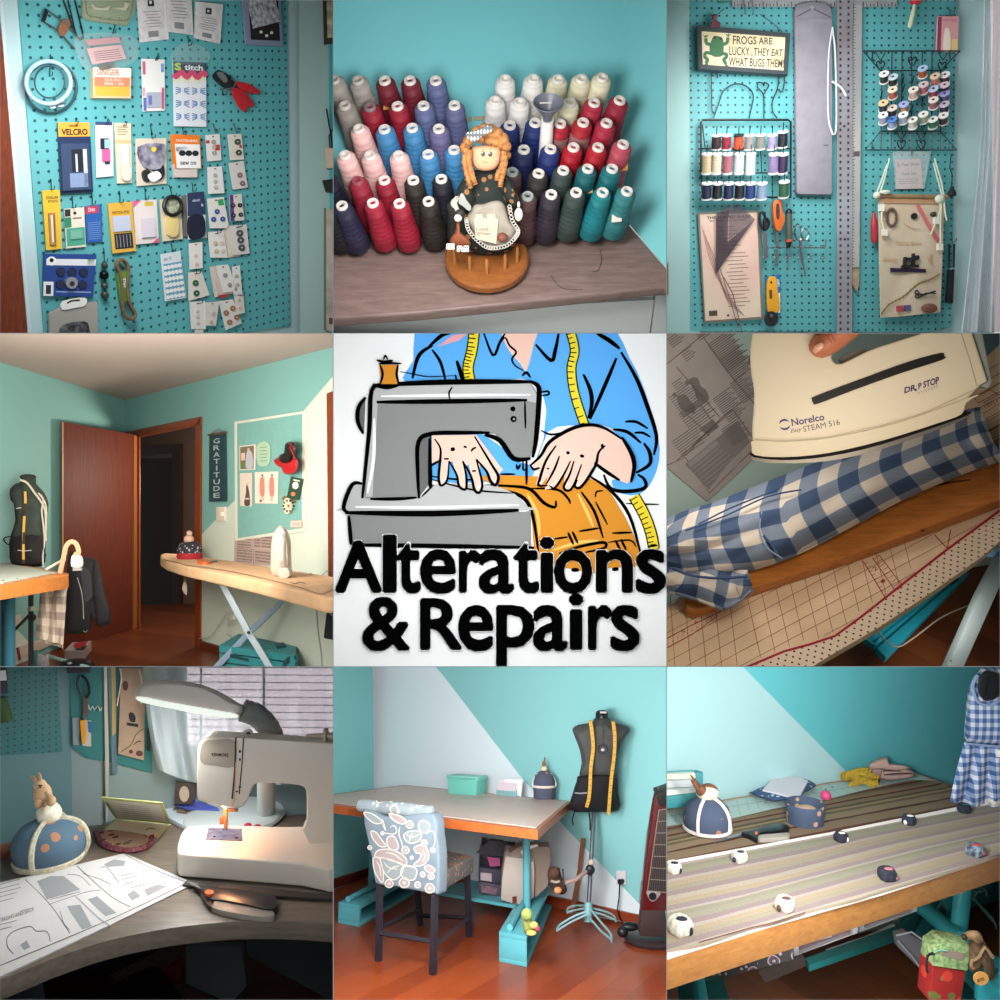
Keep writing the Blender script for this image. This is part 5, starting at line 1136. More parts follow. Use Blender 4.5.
# ============================================================ sewing room with ironing board (middle left cell)
CB[:] = [0, 333.4, 333, 666.4]
e, f, h, i4, w4 = Zm(0, 330, .17), Zm(165, 330, .17), Zm(0, 500, .17), Zm(165, 500, .17), Zm(0, 330, .34)
def hz(drop): return Pl(V((0, 0, E.z - drop)), V((0, 0, 1)))
fl4, ce4, tb4 = hz(.8), Pl(V((0, 0, E.z + .6475)), V((0, 0, 1))), hz(.30)
C4 = px(125, 400, 5.18)
wr = three(C4, px(333, 347, 3.39), C4 - V((0, 0, 1))); wl4 = three(C4, px(0, 362, 3.755), C4 - V((0, 0, 1)))
TQ = '#7db0ab'; MINT = '#ccd6c8'
MB(M(TQ,.7,'wall')).prism(wl4,pr(-60,300,125,385,125,660,-60,720),.02,-.02).use(M(MINT,.7,'wall')).decal(wl4,pr(-20,595,0,611,45,660,45,700,-20,700),.001).build('wall_left',kind='structure')
# right wall with the doorway cut out
mm = MB(M(TQ,.7,'wall')).prism(wr,pr(125,380,137,380,137,655,125,650),.02,-.02).prism(wr,pr(137,380,197,370,197,421,137,434),.02,-.02).prism(wr,pr(197,370,360,320,360,720,197,668),.02,-.02)
mm.use(M(MINT, .7, 'wall')).decal(wr, pr(199, 537, 235, 500, 270, 455, 306, 408, 345, 362, 345, 720, 199, 668), .001)
mm.build('wall_right', kind='structure')
MB(M('#ad9f96',.8,'wall')).prism(ce4,pr(-60,300,420,300,420,425,-60,425),.02,-.02).build('ceiling',kind='structure')
MB(M('#4d2312',.35,'planks',c2='#7d4020',s=9,rot=.5)).prism(fl4,pr(-60,610,240,602,400,720,400,760,-60,760),.02,-.02).build('floor',kind='structure',uv=lambda p: (p.x,p.y))
BW4 = M('#4f1c0e', .62, 'wood', c2='#682a16', s=8, sc=(10, 10, .8))
CAS = M('#7a3418', .35, 'wood', c2='#8f4522', s=8, sc=(6, 6, 2))
for q in (pr(125,432,200.7,416.4,200.7,424.5,125,440.5),pr(132.5,438,139,436.5,139,630,133,630),pr(194.7,424,200.7,416.4,200,650,194.5,652)): MB(CAS).prism(wr,q,.01,.0).build('trim_5',kind='structure',bevel=.004)
MB(M('#5e2a1a',.4)).prism(wr,pr(200,641,225,648,300,671,300,680,200,650),.015,0).build('baseboard_right',kind='structure')
MB(M('#c9bcae',.5)).prism(wl4,pr(-10,642,0,653,62,633,62,640,0,668,-10,670),.012,0).build('baseboard_left',kind='structure')
MB(CAS).prism(wr, pr(326.3, 393.5, 345, 385, 345, 690, 328, 577), .01, 0).build('trim_6', kind='structure', bevel=.004)
# hallway beyond
hb = Pl(wr.o - wr.n * .75, wr.n)
MB(M('#8a7164',.8,'wall')).prism(hb,pr(100,380,260,380,260,650,100,650),.02,-.02).build('wall_hall',kind='structure')
MB(M('#3a1a12',.4)).prism(hb,pr(130,448,179.5,444,179.5,627,172,629,172,452,130,456),.03,0).build('trim_7',kind='structure')
MB(M('#34180f',.5)).prism(hb,pr(130,454,172.5,451.5,172.5,612,130,618),.02,0).build('door_2',kind='structure')
MB(M('#7a6a68', .7)).prism(hb, pr(135, 455, 175, 453, 175, 458, 135, 459), .005, .021).build('trim_8', kind='structure')
# the door, standing open
dl = three(fl4.at(134, 629), fl4.at(62, 650), fl4.at(134, 629) + V((0, 0, 1)))
MB(BW4).prism(dl,pr(62.6,421.5,134.5,434.5,134.5,629,62.6,650),.008,-.008).build('door_1',kind='structure',bevel=.002)
MB(M('#a97b52',.5)).prism(dl,pr(62.2,421.7,63.6,422,63.6,650,62.2,650),.002,.0).build('trim_9',kind='structure')
MB(M('#8a5226', .5)).prism(dl, pr(134, 435, 138, 436, 138, 628, 134, 629), .01, 0).build('trim_10', kind='structure')
# --- things on the right wall
q = f(260, 612, 350, 600, 350, 1000, 262, 1000); q = [f(260, 612), f(350, 603), i4(355, 8), i4(258, 10)]
m = T('wall_hanging', 'dark green cloth banner on a dowel reading GRATITUDE, right of the doorway', 'banner')
MB(M('#24444a', .8, 'fabric', c2='#1d383e', s=20)).prism(wr, q, .008, .008).build('cloth', m)
MB(M('#5d4a38', .6)).tube([wr.at(*f(255, 618), .02), wr.at(*f(358, 603), .02)], .006, 6).build('dowel', m)
MB(M('#8a7a64')).wire(wr, [(*p, .02) for p in f(268, 612, 308, 583, 350, 604)], .4).build('hanging_string', m)
mm = MB(M('#aebfc4'))
for k,ch in enumerate('GRATITUDE'): mm.text(wr,ch,[f(*p) for p in ((285,640 + k * 40),(322,636 + k * 40),(322,666 + k * 40),(285,668 + k * 40))] if ch != 'I' else [f(*p) for p in ((300,640 + k * 40),(308,636 + k * 40),(308,666 + k * 40),(300,668 + k * 40))],.0175,.01)
mm.build('lettering', m, smooth=0)
m = T('light_switch', 'white light switch plate below the green banner', 'light switch')
swp = MB(M('#dccfbf',.4)).prism(wr,i4(300,42,350,40,350,122,300,125),.012,.002).build('plate',m,bevel=.002); MB(M('#efe6d8',.4)).prism(wr,i4(322,72,332,72,332,95,322,95),.012,.014).build('toggle',swp)
m = T('pin_board', 'large pin board with a thin white frame on the turquoise wall', 'notice board')
ou = [f(408,540),f(828,475),i4(828,185),i4(412,240)]; inn = [f(424,552),f(808,493),i4(805,165),i4(428,225)]
mm = MB(M('#dcdccd', .5))
for k in range(4): mm.prism(wr, [ou[k], ou[(k + 1) % 4], inn[(k + 1) % 4], inn[k]], .006, .002)
mm.build('frame',m); MB(M('#7db0a9',.8,'fabric',c2='#76aaa3',s=30,b=.1)).prism(wr,inn,.006,.002).build('panel',m)
pn = Pl(wr.o + wr.n * .009, wr.n)
def pc4(m, q, pl):
    D(m,pl,q,'#7a6a54',.05,.05,.9,.95); D(m,pl,q,'#6d8242',.05,.7,.9,.9,2); m.use(M('#b9bac4')); m.decal(pl,cr([bil(q,.4,.9),bil(q,.45,.3),bil(q,.6,.2),bil(q,.8,.35),bil(q,.85,.9)],2,True),m.top + .0018); D(m,pl,q,'#e3bba8',.1,.3,.35,.6,2); D(m,pl,q,'#d7b9a6',.5,.12,.62,.24,3)
card('photo_print','small photo of figures in pale dresses, top left of the pin board','photo',f(438,682,532,672,530,822,438,826),M('#ded6c8',.5),1,1,pc4,pl=pn)
def nt(m, q, pl):
    for k in range(5): D(m, pl, q, '#6f8a78', .2, .15 + k * .14, .75 - .05 * (k % 2), .175 + k * .14)
card('paper_note','pale green scalloped paper note beside the photo','note',cr(f(540,680,590,655,618,690,612,780,580,802,545,785),3,True),M('#a9c7a9',.6),1,1,pl=pn)
mm = MB(M('#6f8a78'))
for k in range(5): mm.decal(pn,f(560,690 + k * 20,600 - 6 * (k % 2),686 + k * 20,600,690 + k * 20,560,694 + k * 20),.0075)
mm.build('handwriting',bpy.data.objects[-1] if False else [o_ for o_ in COL.objects if o_.name.startswith('paper_note')][-1],smooth=0)
def dress(m, q, pl):
    m.use(M('#5a4a48')); m.decal(pl,cr([bil(q,.55,.35),bil(q,.75,.5),bil(q,.85,.95),bil(q,.35,.95),bil(q,.5,.6)],3,True),m.top + .001); m.use(M('#d9b09a')); m.disc(pl,*bil(q,.65,.33),.9,off=m.top + .002); D(m,pl,q,'#c9c2b8',.45,.75,.78,.8,2)
card('pattern_print','tall narrow print of a dark dress, lower left of the pin board','print',[f(440,842),f(510,840),i4(510,38),i4(442,35)],M('#e3d3c4',.5),1,1,dress,pl=pn)
def pinks(m, q, pl):
    for x_ in (.3, .72):
        m.use(M('#e08478')); m.decal(pl,cr([bil(q,x_ - .05,.18),bil(q,x_ + .08,.18),bil(q,x_ + .12,.45),bil(q,x_ + .1,.75),bil(q,x_ - .06,.75),bil(q,x_ - .1,.4)],3,True),m.top + .001)
        m.use(M('#4a3430')); m.disc(pl,*bil(q,x_ + .02,.11),1.0,off=m.top + .002); m.use(M('#d9a48c')); D(m,pl,q,'#d9a48c',x_ - .02,.75,x_ + .02,.92,2); D(m,pl,q,'#d9a48c',x_ + .05,.75,x_ + .08,.92,2)
    D(m, pl, q, '#4a5a72', .2, .88, .3, .95)
card('pattern_print','wide print with two pink dressed figures, middle of the pin board','print',[f(528,836),f(665,832),i4(662,22),i4(530,20)],M('#e9dacb',.5),1,1,pinks,pl=pn)
m = T('boxing_gloves', 'pair of small red and black boxing gloves hung on the pin board', 'gloves')
MB(M('#b31c22',.35)).puff(pn,cr(f(640,770,665,750,710,760,730,780,700,810,660,800),3,True),.03,.03,pw=.5).puff(pn,cr(f(685,790,720,775,770,750,785,790,765,840,710,850,688,825),3,True),.03,.035,pw=.5).build('red_glove',m)
MB(M('#1c1516',.35)).puff(pn,cr(f(710,665,765,662,768,720,745,750,735,785,690,790,665,770,675,735,700,720),3,True),.03,.04,pw=.5).build('black_glove',m)
MB(M('#c62a2e',.5)).wire(pn,[(*p,.075) for p in f(735,690,750,720,762,760)],.6).wire(pn,[(*p,.075) for p in f(730,665,765,700)],.5).build('lace',m)
def gcd(m,q,pl): DD(m,pl,q,'#e8e4da',.5,.35,3.0,.6,3.8); DD(m,pl,q,'#c67a5a',.45,.75,2.2,.8); D(m,pl,q,'#d9d5c8',.25,.08,.8,.15)
card('green_card','dark green tilted card with cream shapes under the gloves','card',[f(740,862),f(810,878),f(785,1000),f(715,995)],M('#2d4a35',.5),1.5,1,gcd,pl=pn)
m = T('pincushion_disc', 'round pin wheel with coloured pin heads, low on the pin board', 'pin wheel')
MB(M('#d9cfae', .5)).lathe(pn.at(*i4(727, 35), .004), pn.n, [(0, .037), (.008, .037)], 24).build('disc', m)
mm = MB(M('#2a2c2c', .4))
for k in range(10):
    a_ = k * pi / 5; mm.use(M(['#23262a','#3a6a4a','#a83a3a','#2a3a5c','#23262a'][k % 5],.4)); mm.ell(pn.at(i4(727,35)[0] + 5.2 * cos(a_),i4(727,35)[1] + 5.4 * sin(a_),.014),.0052,n=7,m=5)
mm.use(M('#b03a3a')).ell(pn.at(*i4(727, 35), .014), .006, n=8, m=5); mm.build('pin_heads', m)
mm = MB(M('#7a6a3c')); mm.prism(pn,cr(i4(690,0,700,-25,745,-10,770,15,740,12),2,True),.004,.002).build('leaf',m)
card('paper_label','small pale pink label in the lower right of the pin board','label',i4(738,122,803,120,803,162,738,160),M('#ddc3b6',.5),1,1,lambda m,q,pl: DT(m,pl,q,'#c8a69a','smile',.2,.3,.8,.7),pl=pn)
def news(m, q, pl):
    D(m, pl, q, '#6a5a56', .3, .03, .68, .07)
    m.use(M('#b19a90', .7, 'print', c2='#6f6260', s=70, w=.09)); 
    for (x0,y0,x1,y1) in ((.06,.1,.46,.26),(.52,.1,.95,.26),(.06,.29,.38,.55),(.62,.29,.95,.68),(.4,.5,.6,.68),(.06,.58,.38,.7),(.06,.74,.42,.97),(.48,.72,.95,.97)): m.decal(pl,sub(q,x0,y0,x1,y1),m.top + .0006)
    for x_ in (.4,.5): m.use(M('#5d4f4d')); m.decal(pl,cr([bil(q,x_,.33),bil(q,x_ + .06,.33),bil(q,x_ + .07,.45),bil(q,x_ - .01,.45)],2,True),m.top + .001)
    m.use(M('#5d4f4d')); m.stroke(pl,sub(q,.03,.27,.97,.27)[:2],.5,m.top + .001); m.stroke(pl,sub(q,.04,.72,.45,.72)[:2] + [bil(q,.45,.99)],.5,m.top + .001)
card('pattern_instructions','large newsprint instruction sheet taped to the wall above the ironing board','paper sheet',i4(415,62,668,72,662,390,405,370),M('#b9a196',.7),.8,1,news,pl=wr)
m = T('power_outlet', 'white wall outlet with a plugged-in cord, below the ironing board', 'outlet')
MB(M('#cfcfc2', .4)).prism(wr, i4(370, 650, 405, 645, 410, 735, 372, 738), .01, .001).build('plate', m, bevel=.002)
MB(M('#e3e0d2', .4)).prism(wr, i4(376, 680, 398, 678, 398, 705, 376, 706), .02, .011).build('plug', m)
MB(M('#a9b0aa',.5)).wire(wr,[(*p,.03) for p in i4(372,690,365,730,368,790,395,800)],.7,sm=3).wire(wr,[(*p,.02) for p in i4(370,660,320,730,270,800,200,815)],.5,sm=3).build('cord',m)
# --- teal crate under the board
m = T('slatted_crate', 'turquoise slatted wooden crate on the floor under the ironing board', 'crate')
ct = hz(.66); TC4 = M('#2f8389', .5, 'wood', c2='#256f76', s=8, sc=(2, 8, 8), b=.1)
qt = i4(318, 855, 435, 785, 775, 862, 765, 915)
for k in range(4): MB(TC4).prism(ct,sub(qt,0,k / 4 + .01,1,(k + 1) / 4 - .02) if False else [bil(qt,k / 4 + .01,0),bil(qt,(k + 1) / 4 - .01,0),bil(qt,(k + 1) / 4 - .01,1),bil(qt,k / 4 + .01,1)],.02,-.02).build('lid_slat',m)
fp4 = three(ct.at(*qt[0]), ct.at(*qt[3]), ct.at(*qt[0]) - V((0, 0, 1)))
fb = three(ct.at(*qt[3]), ct.at(*qt[2]), ct.at(*qt[3]) - V((0, 0, 1)))
for y0,y1 in ((0,40),(48,95),(103,160)): MB(TC4).prism(fp4,i4(320,855 + y0,765,915 + y0,765,915 + y1,320,855 + y1),.02,-.02).build('front_slat',m)
MB(TC4).prism(fb, i4(765, 915, 778, 862, 778, 1000, 765, 1000), .02, -.02).build('side_panel', m)
MB(M('#12383c',.7)).prism(fp4,cr(i4(690,965,720,925,762,915,762,935,730,945,705,990),3,True),.002,.001).prism(fp4,i4(380,905,490,935,490,950,380,925),.002,.001).build('hand_hole',m)
MB(M('#1c4a50', .6)).prism(ct, i4(645, 845, 700, 838, 712, 858, 660, 865), .008, .0).build('slot', m)
# --- ironing board
m = T('ironing_board', 'ironing board with a cream measured cover on white crossed legs', 'ironing board')
bt = cr([(160.5,557),(163,553.5),(185,554.5),(240,562),(290,570),(340,577.5)],3) + cr([(340,597),(325,597),(300,591),(260,581.5),(215,572),(185,566),(166,560.5)],3)
edge = [(p.x, p.y) for p in bt]
MB(M('#dcb48c',.8,'fabric',c2='#d0a47c',s=12,b=.15)).prism(tb4,edge,.05,-.05).build('padded_cover',m,bevel=.012,seg=3)
mm = MB(M('#6a4a3c'))
mm.stroke(tb4,cr([(164,559.5),(180,563),(186,565),(220,569.5),(260,577.5),(300,587.5),(318,593.5),(325,593),(335,588)],3),.5,.002)
mm.stroke(tb4, cr([(290, 582), (295, 583.5), (300, 582), (306, 584)], 2), .7, .002); mm.use(M('#c9a080'))
for k in range(9): x_ = 215 + k * 12; mm.stroke(tb4, [(x_, 560 + k * 1.6), (x_ + 22, 573 + k * 2.8)], .3, .0015)
mm.build('printed_line', m, smooth=0)
LG = M('#aebcc6', .35, m=.2); LG2 = M('#7f93a6', .4, m=.2)
def bar(m_, pts, wpx, mat, name='leg'):
    P = [px(u,v,Y) for u,v,Y in pts]; d_ = (P[-1] - P[0]).normalized(); s_ = V((1,0,0)) - d_ * d_.x; s_.normalize(); n_ = d_.cross(s_); r_ = wpx * msz(P[0]) / 2
    MB(mat).loft([[p + s_ * r_ * a + n_ * .008 * b_ for a,b_ in ((-1,-1),(1,-1),(1,1),(-1,1))] for p in P]).build(name,m_,bevel=.002)
bar(m, [(218, 575, 3.45), (249, 633, 3.45), (273, 672, 3.45)], 6.2, LG)
bar(m, [(292, 592, 3.6), (252, 630, 3.6), (214, 670, 3.6)], 6.0, LG2)
MB(M('#3a3c40', .3, m=.6)).ell(px(248.5, 632.5, 3.43), .007).build('pivot', m)
MB(M('#9aa0a2',.5)).wire(facing(3.3),[(*p,0) for p in i4(890,575,895,700,905,800,920,900,925,1000)],.9,sm=3).build('cable',label='grey iron cord hanging down behind the right end of the ironing board',cat='cord')
MB(M('#d9cfc0',.6)).puff(facing(4.15),cr(i4(100,520,112,480,130,500,128,560,110,545),2,True),.01).wire(facing(4.15),[(*i4(118,465),0),(*i4(118,490),0)],.4).build('cloth_tie',label='knotted white tie end hanging under the left tip of the board',cat='tie')
# iron standing on its heel
m = T('steam_iron', 'white steam iron standing on its heel on the ironing board', 'iron')
ip = stand(tb4.at(*i4(690, 450)))
MB(M('#c2b29e',.4)).puff(ip,cr(i4(680,150,715,175,738,230,742,320,735,440,630,445,622,330,628,230,650,175),3,True),.02,.0,pw=.25).build('soleplate',m)
MB(M('#b9b0a4',.35)).prism(ip,cr(i4(655,175,700,175,722,300,715,420,660,430,640,300),3,True),.03,.015).build('body',m,bevel=.008)
MB(M('#c9c1b6',.3)).tube([ip.at(*i4(684,215),.06),ip.at(*i4(690,240),.1),ip.at(*i4(690,350),.1),ip.at(*i4(696,400),.06)],.014,10).build('handle',m)
MB(M('#bdb5a8',.4)).prism(ip,cr(i4(672,402,720,400,732,450,690,465,672,455),3,True),.05,.03).build('heel',m,bevel=.005)
MB(M('#23282a',.3)).prism(ip,cr(i4(672,210,695,210,692,225,675,225),2,True),.02,.06).prism(ip,i4(672,270,700,265,700,285,675,290),.02,.085).build('button',m)
# pin cushion and orange snips
m = T('pincushion', 'red and black pincushion with a small figure on top, left end of the ironing board', 'pincushion')
p = tb4.at(*i4(145, 345))
MB(M('#a31f2c', .7)).lathe(p, V((0, 0, 1)), [(0, .058), (.012, .064), (.03, .06)], 18).build('base', m)
MB(M('#2c2a33',.8,'spots',c2='#a9a6ac',s=60,w=.3)).lathe(p + V((0,0,.03)),V((0,0,1)),[(0,.06),(.02,.062),(.05,.045),(.06,.02)],18).build('cushion',m)
MB(M('#c9a792',.7)).ell(p + V((.0,-.01,.1)),(.026,.022,.022)).ell(p + V((.006,-.02,.13)),.015).build('figure',m)
m = T('thread_snips', 'orange-handled snips lying on the ironing board', 'snips')
MB(M('#d9642c',.4)).prism(tb4,cr(i4(190,350,210,345,260,352,265,362,225,365,195,360),3,True),.012,.0).build('handle',m)
MB(STEEL).prism(tb4, i4(258, 352, 305, 350, 308, 355, 262, 362), .006, .002).build('blade', m)
MB(M('#9b948a',.5)).wire(tb4,[(*p,.006) for p in i4(760,425,800,438,840,440,862,430)],.35,sm=3).wire(tb4,[(*p,.006) for p in i4(925,440,950,420,1000,412)],.35,sm=3).build('cord_slack',label='thin cord lying along the back edge of the ironing board',cat='cord')
# black bag at the right edge
MB(M('#151416',.6)).prism(stand(px(332,610,3.1)),i4(955,590,985,570,1010,570,1010,830,930,815),.06).build('black_bag',label='black cloth bag hanging at the right edge under the ironing board',cat='bag',bevel=.008)
MB(STEEL).wire(stand(px(332,610,3.03)),[(*p,0) for p in i4(985,600,970,620,968,660,985,680)],.6,sm=3).build('bag_ring',label='steel ring on the black bag at the right edge',cat='ring')
# --- dress form
m = T('dress_form', 'grey-green dress form with a tape measure round its neck, behind the table', 'dress form')
df = stand(px(30, 560, 3.75))
tors = cr([e(130,855),e(170,850),e(212,875),e(215,905),e(262,960),h(285,20),h(278,80),h(262,150),h(255,200),h(250,240),h(70,240),h(90,120),h(75,0),e(62,1000),e(58,940),e(90,905),e(118,895)],3,True)
MB(M('#3b453e',.9,'fabric',c2='#323b36',s=30)).puff(df,[(p.x,p.y) for p in tors],.12,0,pw=.28,cen=(27,520)).build('torso',m)
MB(M('#23292a', .7)).ell(df.at(*e(165, 865), .0), (.036, .03, .014)).build('neck_cap', m)
MB(M('#161414',.8,'fabric',c2='#1e1b1b',s=20)).puff(df,cr(h(75,205,250,190,268,300,255,385,150,392,70,375,55,300),3,True),.13,.0,pw=.25).build('apron',m)
MB(M('#1a1a1c')).wire(df,[(*p,.03) for p in h(70,215,30,220,25,240,50,262,75,240)],.7,sm=3).build('apron_tie',m)
MB(M('#c2b9a4',.6)).stroke(df,cr([e(118,882),e(160,900),e(205,960),e(235,1000),h(262,50),h(270,130),h(265,230)],4),2.0,.135).build('tape_measure',m)
mm = MB(M('#d9a648',.6)); pts_ = [e(148,950),h(150,0),h(142,120),h(138,200),h(138,300),h(138,375)]; mm.stroke(df,pts_,2.6,.14); mm.use(M('#3a3226'))
for a_,b_ in ((h(148,20),h(144,95)),(h(141,190),h(139,260)),(h(138,350),h(138,375))): mm.stroke(df,[a_,b_],2.7,.1405)
mm.build('yellow_tape', m)
MB(M('#b9b3a8',.6)).wire(df,[(*p,.13) for p in [e(225,960),e(255,1000),h(245,60),h(255,150),h(262,250),h(252,330),h(255,395)]],.9,sm=3).wire(df,[(*p,.13) for p in [e(240,970),h(272,40),h(268,160),h(272,240)]],.8,sm=3).build('white_cord',m)
MB(M('#2a2c30')).stroke(df, cr(h(255, 190, 252, 260, 270, 330), 3), 1.4, .133).build('ribbon', m)
MB(M('#c9c9c9',.4)).wire(df,[(*p,.14) for p in h(105,295,140,300,185,296)],.4).wire(df,[(*p,.12) for p in h(95,50,125,45)],.5).build('embroidery',m)
mm = MB(M('#4a4e50', .4, m=.5)); mm.tube([px(*h(182, 530), 3.6), px(*h(182, 1000), 3.6)], .011, 8).build('pole', m)
MB(M('#25272a',.4)).tube([px(*h(180,670),3.55),px(*h(60,790),3.5),px(*h(0,790),3.5)],.007,7).ell(px(*h(188,690),3.57),.018).build('brace',m)
MB(M('#d9cdb9', .5)).ell(px(*h(184, 640), 3.58), (.016, .016, .012)).build('collar', m)
# --- table corner
m = T('work_table', 'cutting table corner with a grey mat and orange wooden edge, left', 'table')
tq = [(-30, 556), h(0, 360), h(400, 432), h(0, 500), (-30, 594)]
TBO = M('#c27a3a', .4, 'wood', c2='#a9622a', s=10, sc=(2, 8, 8), b=.1)
MB(TBO).prism(tb4,[(-30,554),h(0,358),h(405,432),h(400,445),h(0,505),(-30,597)],.05,-.05).build('tabletop',m)
mm = MB(M('#a9b0a4',.6)).prism(tb4,[(-30,556),h(0,364),h(330,425),h(0,490),(-30,588)],.004,0); mm.use(M('#4a4c48'))
for k in range(16): mm.disc(tb4, *lerp2(h(30, 485), h(300, 432), k / 15), .5 + .3 * (k % 3 == 0), .35, .0045)
mm.disc(tb4, *h(20, 472), 1.0, .6, .0045).disc(tb4, *h(103, 462), 1.0, .6, .0045); mm.build('cutting_mat', m)
MB(M('#3a7d92', .5)).tube([px(*h(58, 545), 3.3), px(*h(58, 1010), 3.3)], .020, 12).build('leg', m)
MB(M('#2f6c80', .5)).prism(facing(3.5), h(0, 545, 30, 545, 38, 1010, -20, 1010), .03).build('leg', m)
flatpiece('wall_outlet',wl4,h(80,680,125,672,125,750,80,755),M('#cdb9a6',.5),.01,.001,label='beige outlet plate low on the left wall',cat='outlet')
# --- hangers with jacket and scarf
m = T('coat_hanger', 'chunky cream hanger hooked over the table edge', 'hanger')
hp4 = stand(px(75, 560, 3.22))
hk = [(p.x, p.y) for p in cr(h(352, 430, 375, 330, 390, 270, 420, 245, 450, 262, 462, 310, 440, 320), 5)]
MB(M('#b08f70', .6)).stroke(hp4, hk, 4.6, .0).wire(hp4, [(*p, -.004) for p in hk], 2.3).build('hook', m)
MB(M('#c9bfb2',.6)).prism(hp4,cr(h(420,330,450,318,478,340,480,390,450,398,418,390),3,True),.012,-.01).build('neck',m,bevel=.003)
MB(M('#8d8a86', .5)).prism(hp4, h(428, 400, 475, 398, 475, 415, 428, 417), .012, -.012).build('clip', m)
MB(M('#b9b0a4',.6)).prism(stand(px(55,570,3.26)),h(262,405,365,345,375,355,275,412),.02,-.03).build('hanger_arm',m)
m = T('blazer', 'black blazer hanging in front of the open door', 'jacket')
jp = stand(px(85, 600, 3.55)); JK = M('#121113', .85, 'fabric', c2='#19171a', s=24)
MB(JK).puff(jp,cr(h(405,320,430,300,480,330,560,350,590,420,620,560,655,690,640,730,570,740,545,640,540,740,510,780,430,788,385,770,390,560,395,400),3,True),.05,0,pw=.3,cen=h(480,560)).build('body',m)
MB(M('#18161a',.85,'fabric',c2='#201e22',s=24)).puff(jp,cr(h(555,350,585,400,620,560,655,700,625,732,575,735,555,620,540,500),3,True),.05,.03,pw=.3).build('sleeve',m)
mm = MB(M('#2f2c31',.8)); mm.prism(jp,cr(h(475,400,530,430,545,560,500,600,485,500),3,True),.006,.05).build('lapel',m)
mm = MB(M('#8d8a88')); mm.wire(jp,[(*p,.055) for p in h(455,455,480,540,488,600,492,700)],.45).build('lining_edge',m)
MB(M('#6a6866', .5)).wire(jp, [(*p, .05) for p in h(490, 770, 505, 778, 515, 765)], .5).build('hem_clip', m)
m = T('plaid_scarf', 'beige and grey plaid scarf with fringed ends hanging beside the blazer', 'scarf')
def scf(x, y):
    a_ = lerp2(h(235,490),h(225,810),y); b_ = lerp2(h(398,470),h(372,850),y); u = lerp2(a_,b_,x); return px(u[0],u[1],3.28 + .012 * sin(x * 14 + y * 2))
MB(M('#cdbfae',.85,'check',st='#b9a796',c2='#8f8078',s=1)).grid(scf,14,12,.01,uvf=lambda x,y: (x * 3,y * 4)).build('cloth',m)
mm = MB(M('#cfc2b2', .8))
for k in range(12): u_ = lerp2(h(232,815),h(365,852),k / 11); mm.wire(facing(3.28),[(*u_,0),(u_[0] + .3,u_[1] + 3,0)],.35)
mm.build('fringe', m)
MB(M('#2a2624')).wire(facing(3.24),[(*p,0) for p in h(280,510,282,525,292,530,302,520,302,505)],.7,sm=3).build('scarf_ring',label='small black ring pinned near the top of the plaid scarf',cat='ring')
# --- floor clutter
m = T('printed_carton', 'white carton with red and black print lying on the floor by the door', 'box')
cpl = hz(.74)
q_ = h(378, 882, 420, 835, 535, 825, 530, 868, 470, 905); 
MB(M('#a99a9c', .6)).prism(cpl, h(380, 885, 425, 838, 538, 828, 488, 890), .05, -.05).build('carton', m)
mm = MB(M('#a8202c',.5)); mm.decal(cpl,cr(h(430,862,450,838,512,832,505,850,460,872),3,True),.001); mm.use(M('#1d1b20')).decal(cpl,cr(h(440,878,470,868,510,855,490,882),3,True),.002); mm.build('print',m,smooth=0)
MB(M('#0e0d10',.4)).ell(px(*h(450,985),3.7),(.08,.05,.04),e=.8).build('black_shoe',label='black shoe cut off at the bottom edge in front of the carton',cat='shoe')
MB(M('#8a8fa0',.3,m=.4)).ell(px(*h(408,960),3.62),(.012,.008,.006)).build('shoe_buckle',label='small silver buckle shining on the black shoe',cat='buckle')
m = T('paper_bag', 'crumpled white paper bag on the floor under the table', 'bag')
MB(M('#c3bcc0',.7,'n',c2='#9d979c',s=20)).puff(facing(3.75),h(180,1000,195,930,240,905,280,925,290,900,288,1000),.04,pw=.3).build('paper',m)
MB(M('#3c7f86', .5)).prism(facing(3.72), h(178, 890, 205, 885, 215, 1000, 178, 1000), .02).build('teal_strip', m)
MB(M('#8fb3b0',.5)).tube([px(*h(270,915),3.8),px(*h(380,945),3.7),px(*h(520,985),3.65)],.008,7).build('stand_foot',label='pale green metal foot bar of the stand lying across the floor',cat='stand')
mm = MB(M('#8a3a4c',.6)).prism(facing(3.8),h(95,870,105,868,118,940,108,945),.01); mm.build('red_tag',label='thin dark red strip standing behind the table leg',cat='strip')
light(px(170, 470, 1.85), px(166, 520, 4), .35, 6, (1, .94, .87))  # added front fill for the room, not a fixture
light(px(110, 460, 2.5), px(120, 490, 4.9), .5, 20, (1, .93, .85))  # added deeper fill to lift the door and far walls
light(px(60, 470, 2.9), px(60, 560, 4.4), .4, 3, (1, .92, .82))  # added weak fill for the left side of the room
point(hb.at(226, 470, .4), 22, (1, .85, .7), .1, 'hall_lamp')  # added fill hidden behind the wall to brighten the hallway
